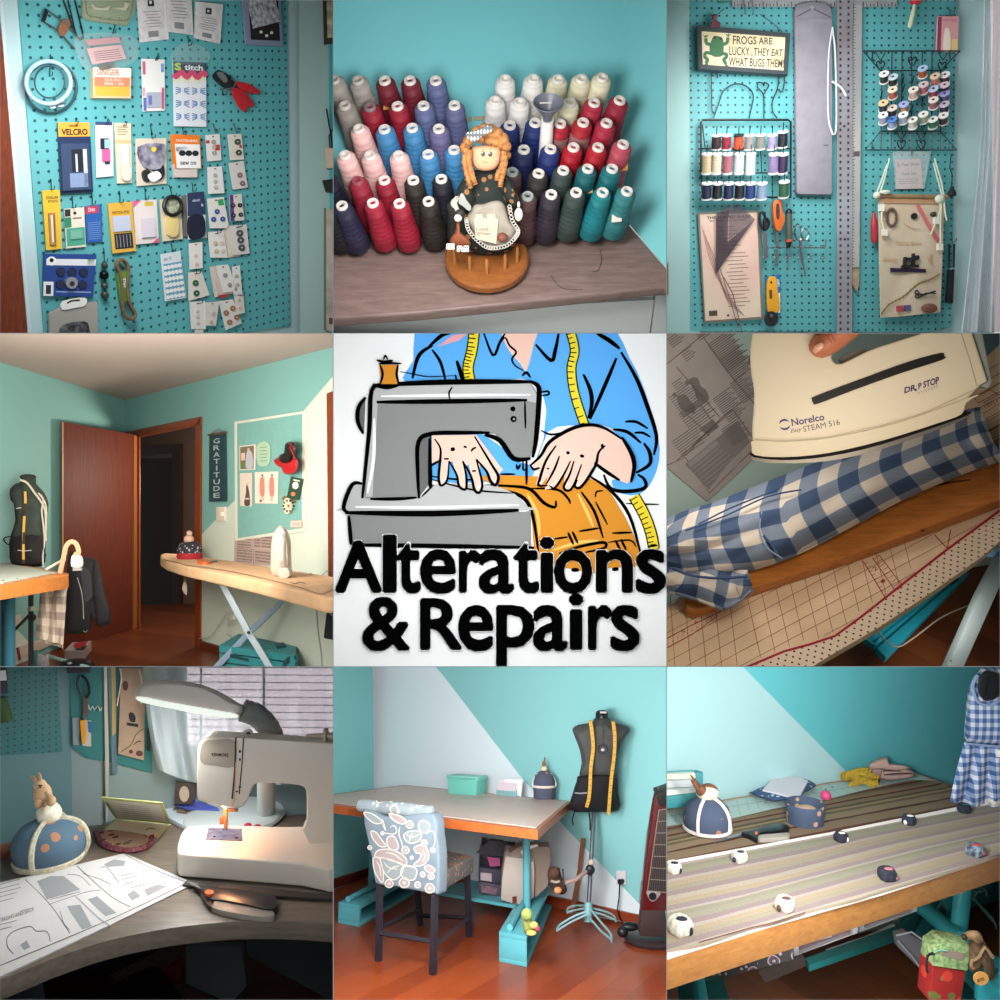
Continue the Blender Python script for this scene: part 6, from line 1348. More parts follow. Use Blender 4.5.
# ============================================================ cutting table, chair and dress form (lower middle cell)
CB[:] = [333.4, 666.8, 666.4, 1000]
z8, q8, s8, t8, v8 = Zm(332, 665, .336), Zm(332, 740, .168), Zm(500, 690, .17), Zm(332, 830, .17), Zm(500, 830, .17)
fl8 = Pl(E + V((0, 0, -1.0)), V((0, .233, 1)), V((0, 1, 0)))
UP = V((0, .233, 1)).normalized()
def lvl(t): return Pl(fl8.o + UP * t, UP, V((0, 1, 0)))
tb8 = lvl(.477)
c8, r8, l8 = fl8.at(375, 872), fl8.at(640, 925), fl8.at(332, 891)
bw8 = three(c8, r8, c8 + UP, UP); lw8 = three(c8, l8, c8 + UP, UP)
MB(M('#79bab9',.7,'wall')).prism(lw8,pr(300,640,372,640,375,872,320,896),.02,-.02).build('wall_left',kind='structure')
MB(M('#88c4c5',.7,'wall')).prism(bw8,pr(372,640,700,640,700,940,640,925,375,872),.02,-.02).use(M('#dde8ee',.7,'wall')).decal(bw8,[(372,640),z8(285,-20),z8(330,30),z8(560,330),z8(700,490),z8(915,712),(639,925),(375,872)],.001).build('wall_back',kind='structure')
MB(M('#6e2610',.3,'planks',c2='#a04a20',s=11,rot=-1.02)).prism(fl8,pr(300,895,375,871,700,938,700,1030,300,1030),.02,-.02).build('floor',kind='structure',uv=lambda p: (p.x,p.y))
BB8 = M('#94401f', .4, 'wood', c2='#7c3018', s=8)
MB(BB8).prism(bw8,pr(375,862,574,901,700,929,700,940,640,925,375,872),.015,0).build('baseboard_back',kind='structure')
MB(M('#5b1c12',.4)).prism(lw8,pr(300,889,332,880,367,869,375,866,375,873,300,902),.015,0).build('baseboard_left',kind='structure')
# --- table
m = T('cutting_table', 'large cutting table with a beige mat top on turquoise box feet', 'table')
tq8 = [(270, 800), z8(0, 385), z8(215, 357), z8(710, 405), z8(612, 490), z8(0, 415), (270, 797)]
top8 = [(250, 812), z8(0, 385), z8(215, 357), z8(712, 405), z8(612, 492), z8(0, 417)]
MB(M('#b5602e',.35,'wood',c2='#9a4a20',s=8,sc=(2,8,8),b=.1)).prism(tb8,top8,.032,-.032).build('edge_frame',m)
MB(M('#cfb3a6',.35,'n',c2='#c9ac9f',s=6,b=0)).prism(tb8,[(255,808),z8(0,387),z8(215,359),z8(700,405),z8(608,484),z8(0,409)],.002,.0).build('mat_top',m)
TQ8 = M('#5aa6b0', .45, 'n', c2='#529fa9', s=10, b=.05)
def post8(u0, v0, u1, v1, r_, dY=0, name='leg'):
    b_ = lvl(.085).at(u1, v1); MB(TQ8).tube([b_ + UP * .37, b_], r_, 12).build(name, m)
post8(*z8(588,520),*z8(580,735),.0155); post8(*z8(620,510),*z8(612,700),.0125); post8(*z8(112,490),*z8(115,655),.012)
def footbox(fl_, fr_, bl_, br_, h_, name='foot_box'):    # floor pixels
    P = [fl8.at(*p) for p in (fl_, fr_, br_, bl_)]; mm = MB(TQ8)
    th = .016; a_ = P[1] - P[0]; d_ = P[3] - P[0]
    mm.box(P[0],a_,d_,UP * th); mm.box(P[0] + UP * (h_ - th),a_,d_,UP * th); mm.box(P[0] + UP * th,a_,d_.normalized() * th,UP * (h_ - 2 * th)); mm.box(P[3] + UP * th - d_.normalized() * th,a_,d_.normalized() * th,UP * (h_ - 2 * th)); mm.box(P[0] + UP * th + d_.normalized() * th,a_.normalized() * th,d_ * .9,UP * (h_ - 2 * th))
    mm.build(name, m, bevel=.002)
    s_ = UP * h_; c_ = P[0] + a_ * .35 + s_; MB(TQ8).tube([c_ + d_ * .03 + UP * .012,c_ + d_ * .95 + UP * .012],.012,10).build('foot_rail',m)
footbox(z8(497, 883), z8(580, 900), z8(600, 690), z8(685, 705), .10)
footbox(z8(17, 768), z8(80, 780), z8(190, 672), z8(255, 686), .082)
MB(TQ8).prism(lvl(.10), [z8(270, 668), z8(420, 640), z8(600, 700), z8(560, 718)], .012, -.012).build('lower_shelf', m)
# --- chair
m = T('counter_chair', 'high-backed chair upholstered in blue-grey paisley on black square legs', 'chair')
PS = M('#6f7b85', .85, 'fabric', c2='#67727b', s=15)
PS2 = M('#6c6a68', .85, 'vor', c2='#b58e72', st='#8d6a52', s=16)
bkp = three(fl8.at(*z8(140, 880)), fl8.at(*z8(300, 920)), fl8.at(*z8(140, 880)) + UP, UP)
MB(PS).prism(bkp,cr(q8(180,405,300,455,450,450,600,440,620,560,635,700,632,905,610,918,480,895,350,870,255,855,240,740,215,620),2,True),.055,-.035).build('backrest',m,bevel=.010,seg=3)
PO, PK8, PG = M('#c4b8ae', .85), M('#938583', .85), M('#7f8688', .85)
pz = MB(PO); f8 = .0206
def pout(pts, w_=1.0, fill=None, cl=True):
    c_ = cr(pts, 4, cl); c_ = [(q.x, q.y) for q in c_]
    if fill: pz.use(fill).decal(bkp, c_, f8)
    pz.use(PO).stroke(bkp, c_, w_, f8 + .0006, cl)
def pcir(x,y,r_,fill=PK8,w_=1.0): pout([(q8(x,y)[0] + r_ * .168 * cos(k),q8(x,y)[1] + r_ * .168 * sin(k)) for k in range(0,7)][:6],w_,fill); pz.use(PO).disc(bkp,*q8(x,y),r_ * .05,off=f8 + .001)
for s_,fl_ in ((q8(430,560,480,540,528,548,528,590,480,615,440,600),PG),(q8(490,640,530,625,565,645,575,700,540,745,485,745,520,710,530,680,500,670),PK8),(q8(330,582,365,572,385,600,395,645,355,655,330,625),PK8),(q8(290,702,350,718,420,742,412,800,365,832,312,790),PG),
    (q8(255,690,275,657,340,650,395,668,440,705,440,745,400,735,350,712,290,700),PK8),(q8(248,700,285,710,305,790,300,850,262,800,246,750),PK8),(q8(420,760,470,750,505,775,490,830,440,830,410,800),PG),(q8(190,432,240,440,300,485,262,498,215,470),PG),(q8(232,545,262,550,300,600,322,632,285,632,245,590),PK8),(q8(520,490,545,478,570,490,585,515,565,550,530,545,515,520),PG),(q8(340,440,400,450,440,480,420,500,370,480),PK8),(q8(550,760,575,745,612,770,600,790,570,785),PK8)): pout(s_,1.1,fl_)
for x_,y_,r_ in ((463,503,22),(437,655,22),(550,612,18),(540,800,15),(590,812,18),(510,862,18),(430,850,30),(582,882,28),(340,855,24),(600,655,14),(300,555,10),(225,640,12),(475,700,9)): pcir(x_,y_,r_)
for s_ in (q8(345,520,370,510,385,540,365,560,300,550),q8(405,515,398,560,415,610,420,640),q8(445,560,475,580,520,560),q8(460,600,470,575,480,555),q8(310,730,340,760,390,770),q8(330,790,360,760,400,750),q8(265,720,285,760,290,810),q8(320,670,370,680,420,720),q8(560,560,600,540,615,600,600,640),q8(500,750,470,755,440,740),q8(540,660,555,690,540,725),q8(300,500,320,540,300,470)): pz.use(PO).ink(bkp,s_,1.1,f8 + .001)
pz.build('paisley_print', m, smooth=0)
ra, rb = bkp.at(*q8(170, 388), -.01), bkp.at(*q8(592, 430), -.01)
MB(M('#7f888c',.85,'vor',c2='#d3cabd',st='#8a8784',s=15)).tube([ra.lerp(rb,t_) for t_ in (-.02,0,.25,.29,.33,.6,.78,.82,.86,1,1.02)],[.012,.023,.025,.021,.025,.026,.025,.021,.024,.023,.012],16).build('rolled_top',m)
st8 = lvl(.275)
sq_ = [q8(615, 700), q8(640, 655), q8(845, 690), q8(838, 775), q8(640, 910)]
MB(PS2).prism(lvl(.30),[q8(610,760),q8(650,650),q8(845,690),q8(640,800)],.065,-.065).build('seat',m,bevel=.010,seg=3)
BK8 = M('#26222a', .4)
def leg8(u0, v0, u1, v1, w_=.019):
    b_ = fl8.at(u1, v1); t_ = b_ + UP * .26; x_ = (r8 - c8).normalized(); a_ = px(u0, v0, t_.y) ; 
    yy = UP.cross(x_); MB(BK8).loft([[p + x_ * i * w_ / 2 + yy * j * w_ / 2 for i,j in ((-1,-1),(1,-1),(1,1),(-1,1))] for p in (b_,a_)]).build('leg',m)
    return b_, a_
L1 = leg8(*t8(282,320),*t8(275,770)); L2 = leg8(*t8(605,375),*t8(593,850)); L3 = leg8(*t8(795,260),*t8(808,628)); L4 = leg8(*t8(500,330),*t8(520,565))
def rung(a_,b_,f0,f1,w_=.013): MB(BK8).tube([a_[0].lerp(a_[1],f0),b_[0].lerp(b_[1],f1)],w_ / 1.4,4).build('stretcher',m)
rung(L1, L2, .36, .40); rung(L2, L3, .34, .3); rung(L4, L3, .26, .3); rung(L1, L4, .42, .4)
# --- things on the table
def ont(u, v): return tb8.at(u, v)
def box8(name, label, cat, fl_, fr_, tl_, dep, mat, lidmat=None, group=None, taper=0.0, up_=None):
    a_, b_ = ont(*fl_), ont(*fr_); n_ = UP.cross(b_ - a_).normalized()
    if n_.y < 0: n_ = -n_
    pl_ = three(a_, b_, a_ + UP, UP); h_ = (pl_.at(*tl_) - a_).dot(UP); t = T(name, label, cat, group)
    x_ = b_ - a_; e_ = x_ * taper
    r0 = [a_ + e_,b_ - e_,b_ - e_ + n_ * dep,a_ + e_ + n_ * dep]; r1 = [a_ + UP * h_,b_ + UP * h_,b_ + n_ * dep + UP * h_,a_ + n_ * dep + UP * h_]
    MB(mat).loft([r0, r1]).build('body', t, bevel=.004)
    if lidmat: g_ = x_ * .03; MB(lidmat).loft([[p + UP * k for p in (r1[0] - g_,r1[1] + g_,r1[2] + g_,r1[3] - g_)] for k in (-.012,.004)]).build('lid',t,bevel=.003)
    return t, pl_, h_
box8('storage_bin','mint green plastic bin with a lid at the back of the table','storage box',z8(342,383),z8(432,390),z8(335,330),.09,M('#6cbcae',.4),M('#7cc6b8',.35),taper=.04)
m,hp8,_ = box8('napkin_holder','pale teal open holder with white cards, beside the mint green bin','holder',z8(488,388),z8(548,394),z8(488,365),.03,M('#7fa9ae',.5))
for k,q_ in enumerate((z8(492,375,500,338,560,345,552,390),z8(505,372,515,338,568,343,562,392),z8(488,372,494,347,548,353,546,376))): MB(M(['#ded6dc','#e9e4e6','#d3c4cc'][k],.6)).prism(hp8,q_,.003,-.012 - .012 * (1 - k)).build('card',m)
m = T('pincushion_tower','round-topped sewing caddy in dark flowered fabric with white trim, by the dress form','pincushion')
p = ont(*z8(632, 398)); FD = M('#4b4f60', .85, 'spots', c2='#a86a5c', s=30, w=.25)
MB(FD).lathe(p, UP, [(0, .046), (.005, .049), (.045, .05), (.055, .047)], 20).build('base', m)
MB(FD).lathe(p + UP * .055, UP, [(0, .05), (.02, .052), (.045, .044), (.062, .026), (.07, .006)], 20).build('dome', m)
MB(M('#d9c8bc',.8)).lathe(p + UP * .05,UP,[(0,.052),(.006,.0535),(.010,.052)],20).tube([p + UP * (.058 + .064 * sin(t_ / 10 * pi)) + V((1,0,0)) * .054 * cos(t_ / 10 * pi) + V((0,-.012,0)) for t_ in range(11)],.0035,6).build('lace',m)
MB(M('#d8c6a6',.7)).ell(p + UP * .13,(.016,.014,.012)).build('pompom',m); MB(M('#8d5c40',.7)).ell(p + UP * .152,(.009,.009,.014)).ell(p + UP * .172 + V((.004,0,0)),(.004,.004,.009)).build('rabbit',m)
# --- under the table
SM = M('#23262e', .2, a=.75); SM2 = M('#3c3a48', .3)
def ubox(name, label, cat, q_, Y, dep, mat, group=None, bv=.005): 
    pl_ = Pl(px(q_[0][0],q_[0][1],Y),V((0,-1,0)),UP); t = T(name,label,cat,group); MB(mat).prism(pl_,q_,dep,-dep).build('body',t,bevel=bv); return t,pl_
y0 = 3.5
t,pl_ = ubox('storage_tub','dark clear-lidded tub with pink contents, top of the stack under the table','storage box',z8(438,570,445,545,512,555,510,608,440,600),3.42,.12,SM,'tubs stacked under the table')
MB(M('#1f222b',.3)).prism(pl_,z8(430,560,470,522,548,530,515,570),.01,.002).build('lid',t); MB(M('#9c4a72',.6)).prism(pl_,z8(462,572,500,575,500,598,470,600),.004,.003).build('contents',t)
t,pl_ = ubox('storage_tub','dark tub with a white paper label, middle of the stack under the table','storage box',z8(436,602,512,612,508,655,436,642),3.42,.12,SM2,'tubs stacked under the table')
MB(M('#a89a9e', .5)).prism(pl_, z8(442, 618, 475, 622, 475, 645, 442, 640), .003, .002).build('paper_label', t)
t,pl_ = ubox('storage_tub','dark low tub with pinkish contents, bottom of the stack under the table','storage box',z8(436,645,506,657,500,692,438,680),3.42,.12,M('#4a4450',.3),'tubs stacked under the table')
MB(M('#8a6470',.6,'n',c2='#54434f',s=40)).prism(pl_,z8(446,656,492,664,488,684,446,676),.003,.002).build('contents',t)
m = T('machine_case', 'beige hard sewing machine case with a brown clasp under the table', 'case')
cp8 = Pl(px(*z8(550, 700), 3.3), V((0, -1, 0)), UP)
MB(M('#b5a9a0',.5)).prism(cp8,v8(30,155,145,170,200,190,205,250,200,400,130,450,5,415,10,300),.14,-.14).build('shell',m,bevel=.006)
MB(M('#8d7c70',.5)).prism(cp8,v8(35,150,120,98,290,100,300,150,290,240,280,330,205,400,205,200,145,172),.05,-.08).build('side',m)
MB(M('#6a2c24',.4)).prism(cp8,v8(72,395,98,392,98,432,74,432),.004,.001).build('clasp',m); MB(M('#c9c3b8',.4)).prism(cp8,v8(120,130,150,100,215,85,225,95,160,118,130,145),.01,.001).build('handle',m)
# bear and frog toys
m = T('teddy_bear', 'small brown teddy bear sitting on the far end of the right foot box', 'toy')
bp8 = Pl(px(*z8(665, 680), 3.22), V((0, -1, 0)), UP); FR = M('#5c4032', .95, 'n', c2='#4a3226', s=60, b=.8)
MB(FR).puff(bp8,cr(v8(285,230,320,220,350,235,365,280,395,350,370,380,330,370,295,330,280,280),3,True),.045,0).ell(bp8.at(*v8(318,250),.05),.022).ell(bp8.at(*v8(298,228),.04),.008).ell(bp8.at(*v8(342,232),.04),.008).build('body',m)
MB(M('#c98a5c',.8)).ell(bp8.at(*v8(340,355),.06),(.016,.012,.013)).build('paw',m); MB(M('#a59a8e',.8)).stroke(bp8,v8(300,300,330,308,350,300),2.2,.066).build('bow',m)
MB(M('#3a3c44',.6)).prism(bp8,v8(365,235,375,235,382,330,370,320),.01,.03).build('card_edge',label='dark upright card edge behind the teddy bear',cat='card')
m = T('frog_toy', 'yellow-green plush frog seated on the turquoise foot box', 'toy')
fp8 = Pl(fl8.at(*v8(170, 740)) + UP * .10, V((0, -1, 0)), UP); fp8 = Pl(px(*v8(170, 610), 2.78), V((0, -1, 0)), UP)
GFr = M('#7a8848', .9, 'n', c2='#a3ab5e', s=50, b=.5)
MB(GFr).puff(fp8,cr(v8(130,500,155,475,180,490,190,530,215,570,230,595,190,615,150,610,135,570),3,True),.035,0).ell(fp8.at(*v8(157,497),.03),.020).build('body',m)
MB(M('#b8a85a',.9)).ell(fp8.at(*v8(200,560),.04),(.015,.012,.012)).ell(fp8.at(*v8(185,605),.04),(.018,.014,.008)).build('leg',m); MB(M('#b0304a',.6)).ell(fp8.at(*v8(222,580),.045),.009).build('red_pompom',m)
# --- dress form
m = T('dress_form', 'dark grey dress form in black apron with yellow tape measure, on pole stand', 'dress form')
dp8 = Pl(fl8.at(*v8(517, 500)), V((0, -1, 0)), UP)
GF8 = M('#4a4a47', .9, 'fabric', c2='#424240', s=30)
tors = cr(s8(560,165,640,165,660,190,745,215,755,250,715,300,690,380,672,440,670,520,480,520,480,430,468,350,430,250,430,225,460,205,540,190),3,True)
MB(GF8).puff(dp8, [(p.x, p.y) for p in tors], .10, 0, pw=.3, cen=s8(590, 380)).build('torso', m)
MB(M('#16171a',.3)).lathe(dp8.at(*s8(600,165),0),UP,[(0,.029),(.022,.028),(.03,.022),(.034,.01)],16).build('neck_cap',m); MB(M('#b9aeb2',.3)).prism(dp8,s8(588,127,628,127,626,138,590,138),.004,.03).build('neck_label',m)
MB(M('#0f0d12',.85,'fabric',c2='#161319',s=20,b=.2)).puff(dp8,cr(s8(475,500,670,495,690,600,697,705,560,716,412,708,430,600,450,540),3,True),.12,0,pw=.22).build('apron',m)
MB(M('#0f0d12')).wire(dp8,[(*p,.05) for p in s8(440,710,425,760,430,795)],.7).wire(dp8,[(*p,.05) for p in s8(522,712,530,760,530,825)],.9).build('apron_string',m)
tm8 = MB(M('#c9993c', .6))
for pts_ in (s8(530,180,540,240,548,340,535,450,530,560,522,640,508,690),s8(665,185,675,270,672,380,655,520,645,640,638,735)):
    pp = cr(pts_, 6); tm8.stroke(dp8, pp, 3.4, .125)
    tm8.use(M('#7a5a22'))
    for k in range(0, len(pp) - 1, 2): tm8.stroke(dp8, [pp[k] + V((-1.2, 0)), pp[k] + V((1.2, 0))], .6, .1257)
    tm8.use(M('#c9993c', .6))
tm8.build('tape_measure', m, smooth=0)
mm = MB(M('#2c2838', .5))
for k in range(10): a_ = k * pi / 5; mm.ell(dp8.at(s8(605,348)[0] + 4.6 * cos(a_),s8(605,348)[1] + 4.6 * sin(a_),.103),.0045,n=6,m=4)
mm.use(M('#b9b4c4', .4)).ell(dp8.at(*s8(605, 352), .105), (.008, .003, .006)); mm.build('pin_brooch', m)
MB(M('#2b2a2a')).stroke(dp8,s8(605,185,607,250,605,315),.7,.1015).build('seam',m); MB(M('#8d8890')).wire(dp8,[(*p,.123) for p in s8(440,605,470,608,512,605)],.7).build('embroidery',m)
pb_, pt_ = fl8.at(*v8(517, 560)), None
MB(M('#6b7078',.35,m=.5)).tube([px(*s8(553,710),dp8.at(*s8(553,710)).y),px(*v8(535,190),3.36),px(*v8(522,450),3.3)],.0095,10).build('pole',m)
MB(M('#2a2c33',.4)).ell(px(*v8(530,235),3.3),(.02,.014,.022)).build('clamp',m); MB(M('#cbb8a8',.5)).ell(px(*v8(536,190),3.3),(.014,.014,.011)).build('collar',m)
MB(M('#b99a92',.5)).tube([px(*v8(505,245),3.28),px(*v8(440,295),3.2),px(*v8(385,310),3.18)],.008,8).build('hem_marker_arm',m)
LT = M('#7fb0b6', .4)
MB(LT).tube([px(*v8(520, 430), 3.28), px(*v8(515, 545), 3.24)], .017, 10).build('hub', m)
for k,(pts_,Y) in enumerate(((v8(505,480,430,510,350,560,335,595),3.2),(v8(505,500,420,540,335,592),3.2),(v8(535,470,600,550,650,610,655,660),3.1),(v8(530,520,590,590,650,640),3.1),(v8(545,460,620,480,670,505,682,540),3.3),(v8(540,480,610,500,680,530),3.3),(v8(500,445,440,445,400,460,395,490),3.38),(v8(500,460,450,470,395,485),3.38))): MB(LT).tube([px(p.x,p.y,Y) for p in cr(pts_,4)],.0042,6).build('foot',m)
# --- wooden stick, outlet, cord
MB(M('#a5684a',.5,'wood',c2='#8a5238',s=12)).prism(bw8,v8(475,48,492,50,470,260,432,508,400,510,425,400,455,240),.012,.03).build('wooden_ruler',label='narrow wooden hem ruler leaning upright between the table and the dress form',cat='ruler')
m = T('power_outlet', 'white wall outlet with a black plug, left of the tower fan', 'outlet')
MB(M('#d9cfd3', .4)).prism(bw8, v8(683, 240, 738, 245, 738, 325, 683, 320), .01, .001).build('plate', m, bevel=.002)
MB(BLK).prism(bw8, cr(v8(692, 292, 718, 295, 716, 318, 704, 322, 694, 315), 2, True), .02, .01).build('plug', m)
MB(BLK).wire(bw8, [(*p, .03) for p in v8(704, 318, 700, 400, 692, 470, 715, 535, 750, 565)], .7, sm=3).build('cord', m)
MB(BLK).ell(px(*v8(722,600),3.1),(.022,.02,.02)).ell(px(*v8(765,568),3.12),(.035,.02,.016)).build('cord_adapter',label='black cord adapter lump on the floor beside the fan base',cat='adapter')
# --- tower fan
m = T('tower_fan', 'tall dark red and bronze tower fan cut off at the right edge', 'fan')
fp = Pl(fl8.at(*v8(900, 690)), V((0, -1, 0)), UP)
MB(M('#3f3436',.35,m=.3)).lathe(fl8.at(*v8(905,655)),UP,[(0,.112),(.012,.118),(.022,.108),(.03,.07)],30).build('base',m)
MB(M('#4a3c3c',.35,m=.3)).prism(fp,cr([v8(838,470),v8(975,470),v8(990,640),v8(820,630),v8(825,560)],1,True),.06,-.03).build('lower_body',m,bevel=.012)
MB(M('#561318',.25,coat=.5)).prism(fp,[s8(925,600),s8(1010,580),v8(1010,480),v8(828,480),s8(875,880),s8(905,700)],.06,-.03).build('housing',m,bevel=.012)
MB(M('#23201f',.35)).prism(fp,[s8(918,612),s8(1010,580),s8(1010,680),s8(938,690)],.07,-.03).build('top_cap',m,bevel=.006)
gr8 = [s8(935, 705), s8(985, 700), v8(985, 368), v8(868, 358)]
MB(M('#2a2122', .5)).prism(fp, gr8, .004, .031).build('grille_recess', m)
mm = MB(M('#9c8a80', .35, m=.4))
for k in range(4): mm.stroke(fp, [gr8[k], gr8[(k + 1) % 4]], 1.0, .037)
for k in range(1, 7): mm.stroke(fp, [bil(gr8, 0, k / 7), bil(gr8, 1, k / 7)], .8, .037)
mm.use(M('#6d625c', .4, m=.3))
for k in range(1, 9): mm.stroke(fp, [bil(gr8, k / 9, 0), bil(gr8, k / 9, 1)], .45, .0365)
mm.build('grille', m, smooth=0)
bdg = MB(M('#b9aeb0',.3,m=.5)).prism(fp,cr(v8(865,362,940,370,935,390,905,420,880,410),3,True),.006,.033).build('badge',m); MB(BLK).lathe(fp.at(*v8(898,390),.039),fp.n,[(0,.015),(.003,.014)],14).build('dial',bdg)
light(px(480, 770, 1.85), px(490, 830, 3.2), .36, 15, (1, .97, .95))  # added front fill for the table and chair, unseen
light(px(420, 750, 2.2), px(430, 780, 3.6), .25, 18, (.97, .98, 1))  # added second fill to brighten the left of this cell
# ============================================================ desk with sewing machine under a lamp (lower left cell)
CB[:] = [0, 666.8, 333, 1000]
a7, b7, c7, d7, e7 = Zm(0, 665, .335), Zm(0, 665, .17), Zm(165, 665, .17), Zm(0, 830, .17), Zm(165, 830, .17)
UZ = V((0, 0, 1))
dk7 = hz(1.25); co7 = dk7.at(72, 826)
lw7 = three(co7, dk7.at(0, 843), co7 + UZ); bw7 = three(co7, px(335, 800, 3.45), co7 + UZ)
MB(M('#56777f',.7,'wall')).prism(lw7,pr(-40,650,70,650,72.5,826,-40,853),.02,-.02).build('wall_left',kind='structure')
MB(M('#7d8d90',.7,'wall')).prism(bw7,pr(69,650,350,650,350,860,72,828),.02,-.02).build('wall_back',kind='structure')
DW = M('#7a6e62', .4, 'wood', c2='#5d5248', s=6, sc=(1.2, 8, 8), b=.1)
fr7 = cr([(-30,992),(0,980),(30,968),(60,956),(110,940),(170,928),(233,921.5),(290,921.5),(345,925)],4)
MB(DW).prism(dk7,[(p.x,p.y) for p in fr7] + [(345,812),(72,826),(-30,850)],.055,-.055).build('sewing_desk',label='grey wood-look corner desk with a curved front edge under the sewing machine',cat='desk',bevel=.004)
MB(M('#a9593a',.5)).prism(dk7,pr(-10,846,20,842,8,852,-10,855),.02,0).build('wood_strip',label='orange wooden strip at the far left edge of the desk',cat='strip')
# under the desk
fl7 = hz(1.9)
MB(M('#5a2618',.4,'planks',c2='#7a3520',s=9,rot=.6)).prism(fl7,pr(-20,900,350,900,350,1040,-20,1040),.02,-.02).build('floor',kind='structure',uv=lambda p: (p.x,p.y))
m = T('desk_panels', 'white panel legs and grey back panel below the sewing desk', 'desk base')
MB(M('#4a4f50',.6)).prism(facing(3.2),pr(-20,900,350,900,350,965,200,930,90,985,-20,1000),.02).build('back_panel',m)
MB(M('#8b9699',.5)).prism(facing(2.95),a7(555,840,720,840,735,960,690,1010,555,950),.03).build('post',m); MB(M('#6a7376',.5)).prism(facing(3.0),pr(246,925,350,940,350,1010,330,1000,247,955),.02).build('side_panel',m)
MB(M('#8f9aa2', .5)).prism(facing(2.5), a7(15, 960, 105, 925, 118, 1010, 15, 1010), .03).build('post', m)
MB(M('#15141a',.8,'n',c2='#25222a',s=20)).puff(facing(3.0),cr(a7(230,1010,330,960,420,910,470,905,500,940,530,1010),3,True),.08).build('black_bag',label='black crumpled bag on the floor below the desk',cat='bag')
MB(M('#a5431f',.6)).puff(facing(3.05),cr(a7(440,920,470,900,500,895,540,870,552,900,545,950,500,950),2,True),.04).build('orange_cloth',label='orange cloth heap behind the black bag under the desk',cat='cloth')
# --- boards on the walls
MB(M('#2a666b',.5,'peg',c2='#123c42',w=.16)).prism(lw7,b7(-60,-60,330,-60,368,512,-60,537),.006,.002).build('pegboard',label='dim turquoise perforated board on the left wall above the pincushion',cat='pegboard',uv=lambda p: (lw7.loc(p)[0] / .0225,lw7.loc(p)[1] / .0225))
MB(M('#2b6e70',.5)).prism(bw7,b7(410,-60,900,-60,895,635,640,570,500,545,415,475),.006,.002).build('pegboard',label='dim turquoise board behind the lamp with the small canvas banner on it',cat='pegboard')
MB(M('#1a1d28',.5)).prism(lw7,b7(-40,30,42,25,45,168,-40,170),.02,.01).build('navy_pack',label='dark navy packet cut off at the top left edge',cat='packet')
MB(M('#c9ccd2',.5)).prism(lw7,b7(-40,40,34,30,40,90,-40,95),.004,.031).build('packet_label',label='grey label on the dark navy packet at the left edge',cat='label')
MB(M('#3c5a34',.8)).tube([lw7.at(*p,.03) for p in b7(15,190,25,260,40,330)],[.012,.018,.02],8).build('cord_hank',label='dark green cord hank hanging at the left edge of the desk scene',cat='cord')
MB(M('#17181c',.4)).prism(bw7,b7(385,-30,530,-30,525,45,395,50),.05,.01).build('black_pouch',label='black pouch at the top edge above the hanging scissors',cat='pouch')
m = T('scissors', 'long black scissors hanging on the dim board by the corner', 'scissors')
MB(BLK).wire(bw7,[(*p,.03) for p in b7(470,60,455,110,480,170,500,200)],1.2,sm=3).wire(bw7,[(*p,.03) for p in b7(480,60,515,100,525,160,505,195)],1.3,sm=3).build('handle',m); MB(M('#5a4a44',.4)).prism(bw7,b7(490,190,520,190,515,300,490,320),.01,.02).build('blade',m)
MB(M('#7d8d95',.4)).prism(bw7,b7(425,310,470,315,465,472,432,470),.01,.012).build('pattern_sleeve',label='grey clear sleeve left of the yellow cutter',cat='sleeve')
m = T('rotary_cutter', 'yellow cutter on a blue and white card, small and far behind', 'cutter')
MB(M('#b9b4ac',.5)).prism(bw7,b7(480,325,535,328,535,480,485,475),.006,.012).build('card',m); MB(M('#2f5a9c',.5)).prism(bw7,b7(515,330,537,335,537,400,520,395),.002,.018).build('blue_print',m); MB(M('#d08a1c',.4)).prism(bw7,b7(470,325,498,325,505,400,500,465,482,460),.02,.018).build('handle',m)
MB(M('#c9cdd0',.4)).wire(bw7,[(*p,.03) for p in b7(520,235,530,265,545,240,555,265,575,240,590,270,600,250)],.5,sm=2).build('wire_holder',label='curled steel wire holder on the dim board',cat='holder')
MB(M('#b9b3a8',.4,m=.3)).prism(bw7,b7(610,-30,628,-30,640,560,632,920,622,920,618,560),.01,.012).build('metal_ruler',label='thin pale metal ruler hanging down the wall behind the greeting card',cat='ruler')
MB(M('#57707a',.4)).prism(bw7,b7(632,-30,660,-30,690,640,660,640),.008,.01).build('grey_straightedge',label='grey straightedge just right of the thin pale ruler',cat='ruler')
MB(M('#a9905c',.5)).prism(bw7,b7(655,-30,680,-30,682,400,660,420),.008,.014).build('wooden_ruler',label='yellowish wooden ruler beside the small canvas banner',cat='ruler')
m = T('canvas_banner', 'small canvas banner with black toy machine shape, seen behind the lamp', 'banner')
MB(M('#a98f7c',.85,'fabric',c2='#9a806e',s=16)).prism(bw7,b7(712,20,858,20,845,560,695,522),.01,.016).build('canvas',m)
mm = MB(M('#15131a')); mm.prism(bw7,b7(745,340,812,348,812,366,748,355),.004,.026).prism(bw7,cr(b7(758,290,775,280,795,300,795,335,765,330),2,True),.004,.026).build('toy_machine',m)
mm = MB(M('#5d5a34')).stroke(bw7,cr(b7(712,510,770,470,800,410,845,375),3),1,.0275); mm.use(M('#222')).ink(bw7,b7(785,470,810,450,832,452),1,.0275); mm.use(M('#5a2a2c',.6)).disc(bw7,*b7(820,520),3.6,3,.0275).disc(bw7,*b7(770,510),2,off=.0275).disc(bw7,*b7(737,122),3,5,.0275); mm.build('trim',m,smooth=0)
mm = MB(M('#d2c9bc', .6))
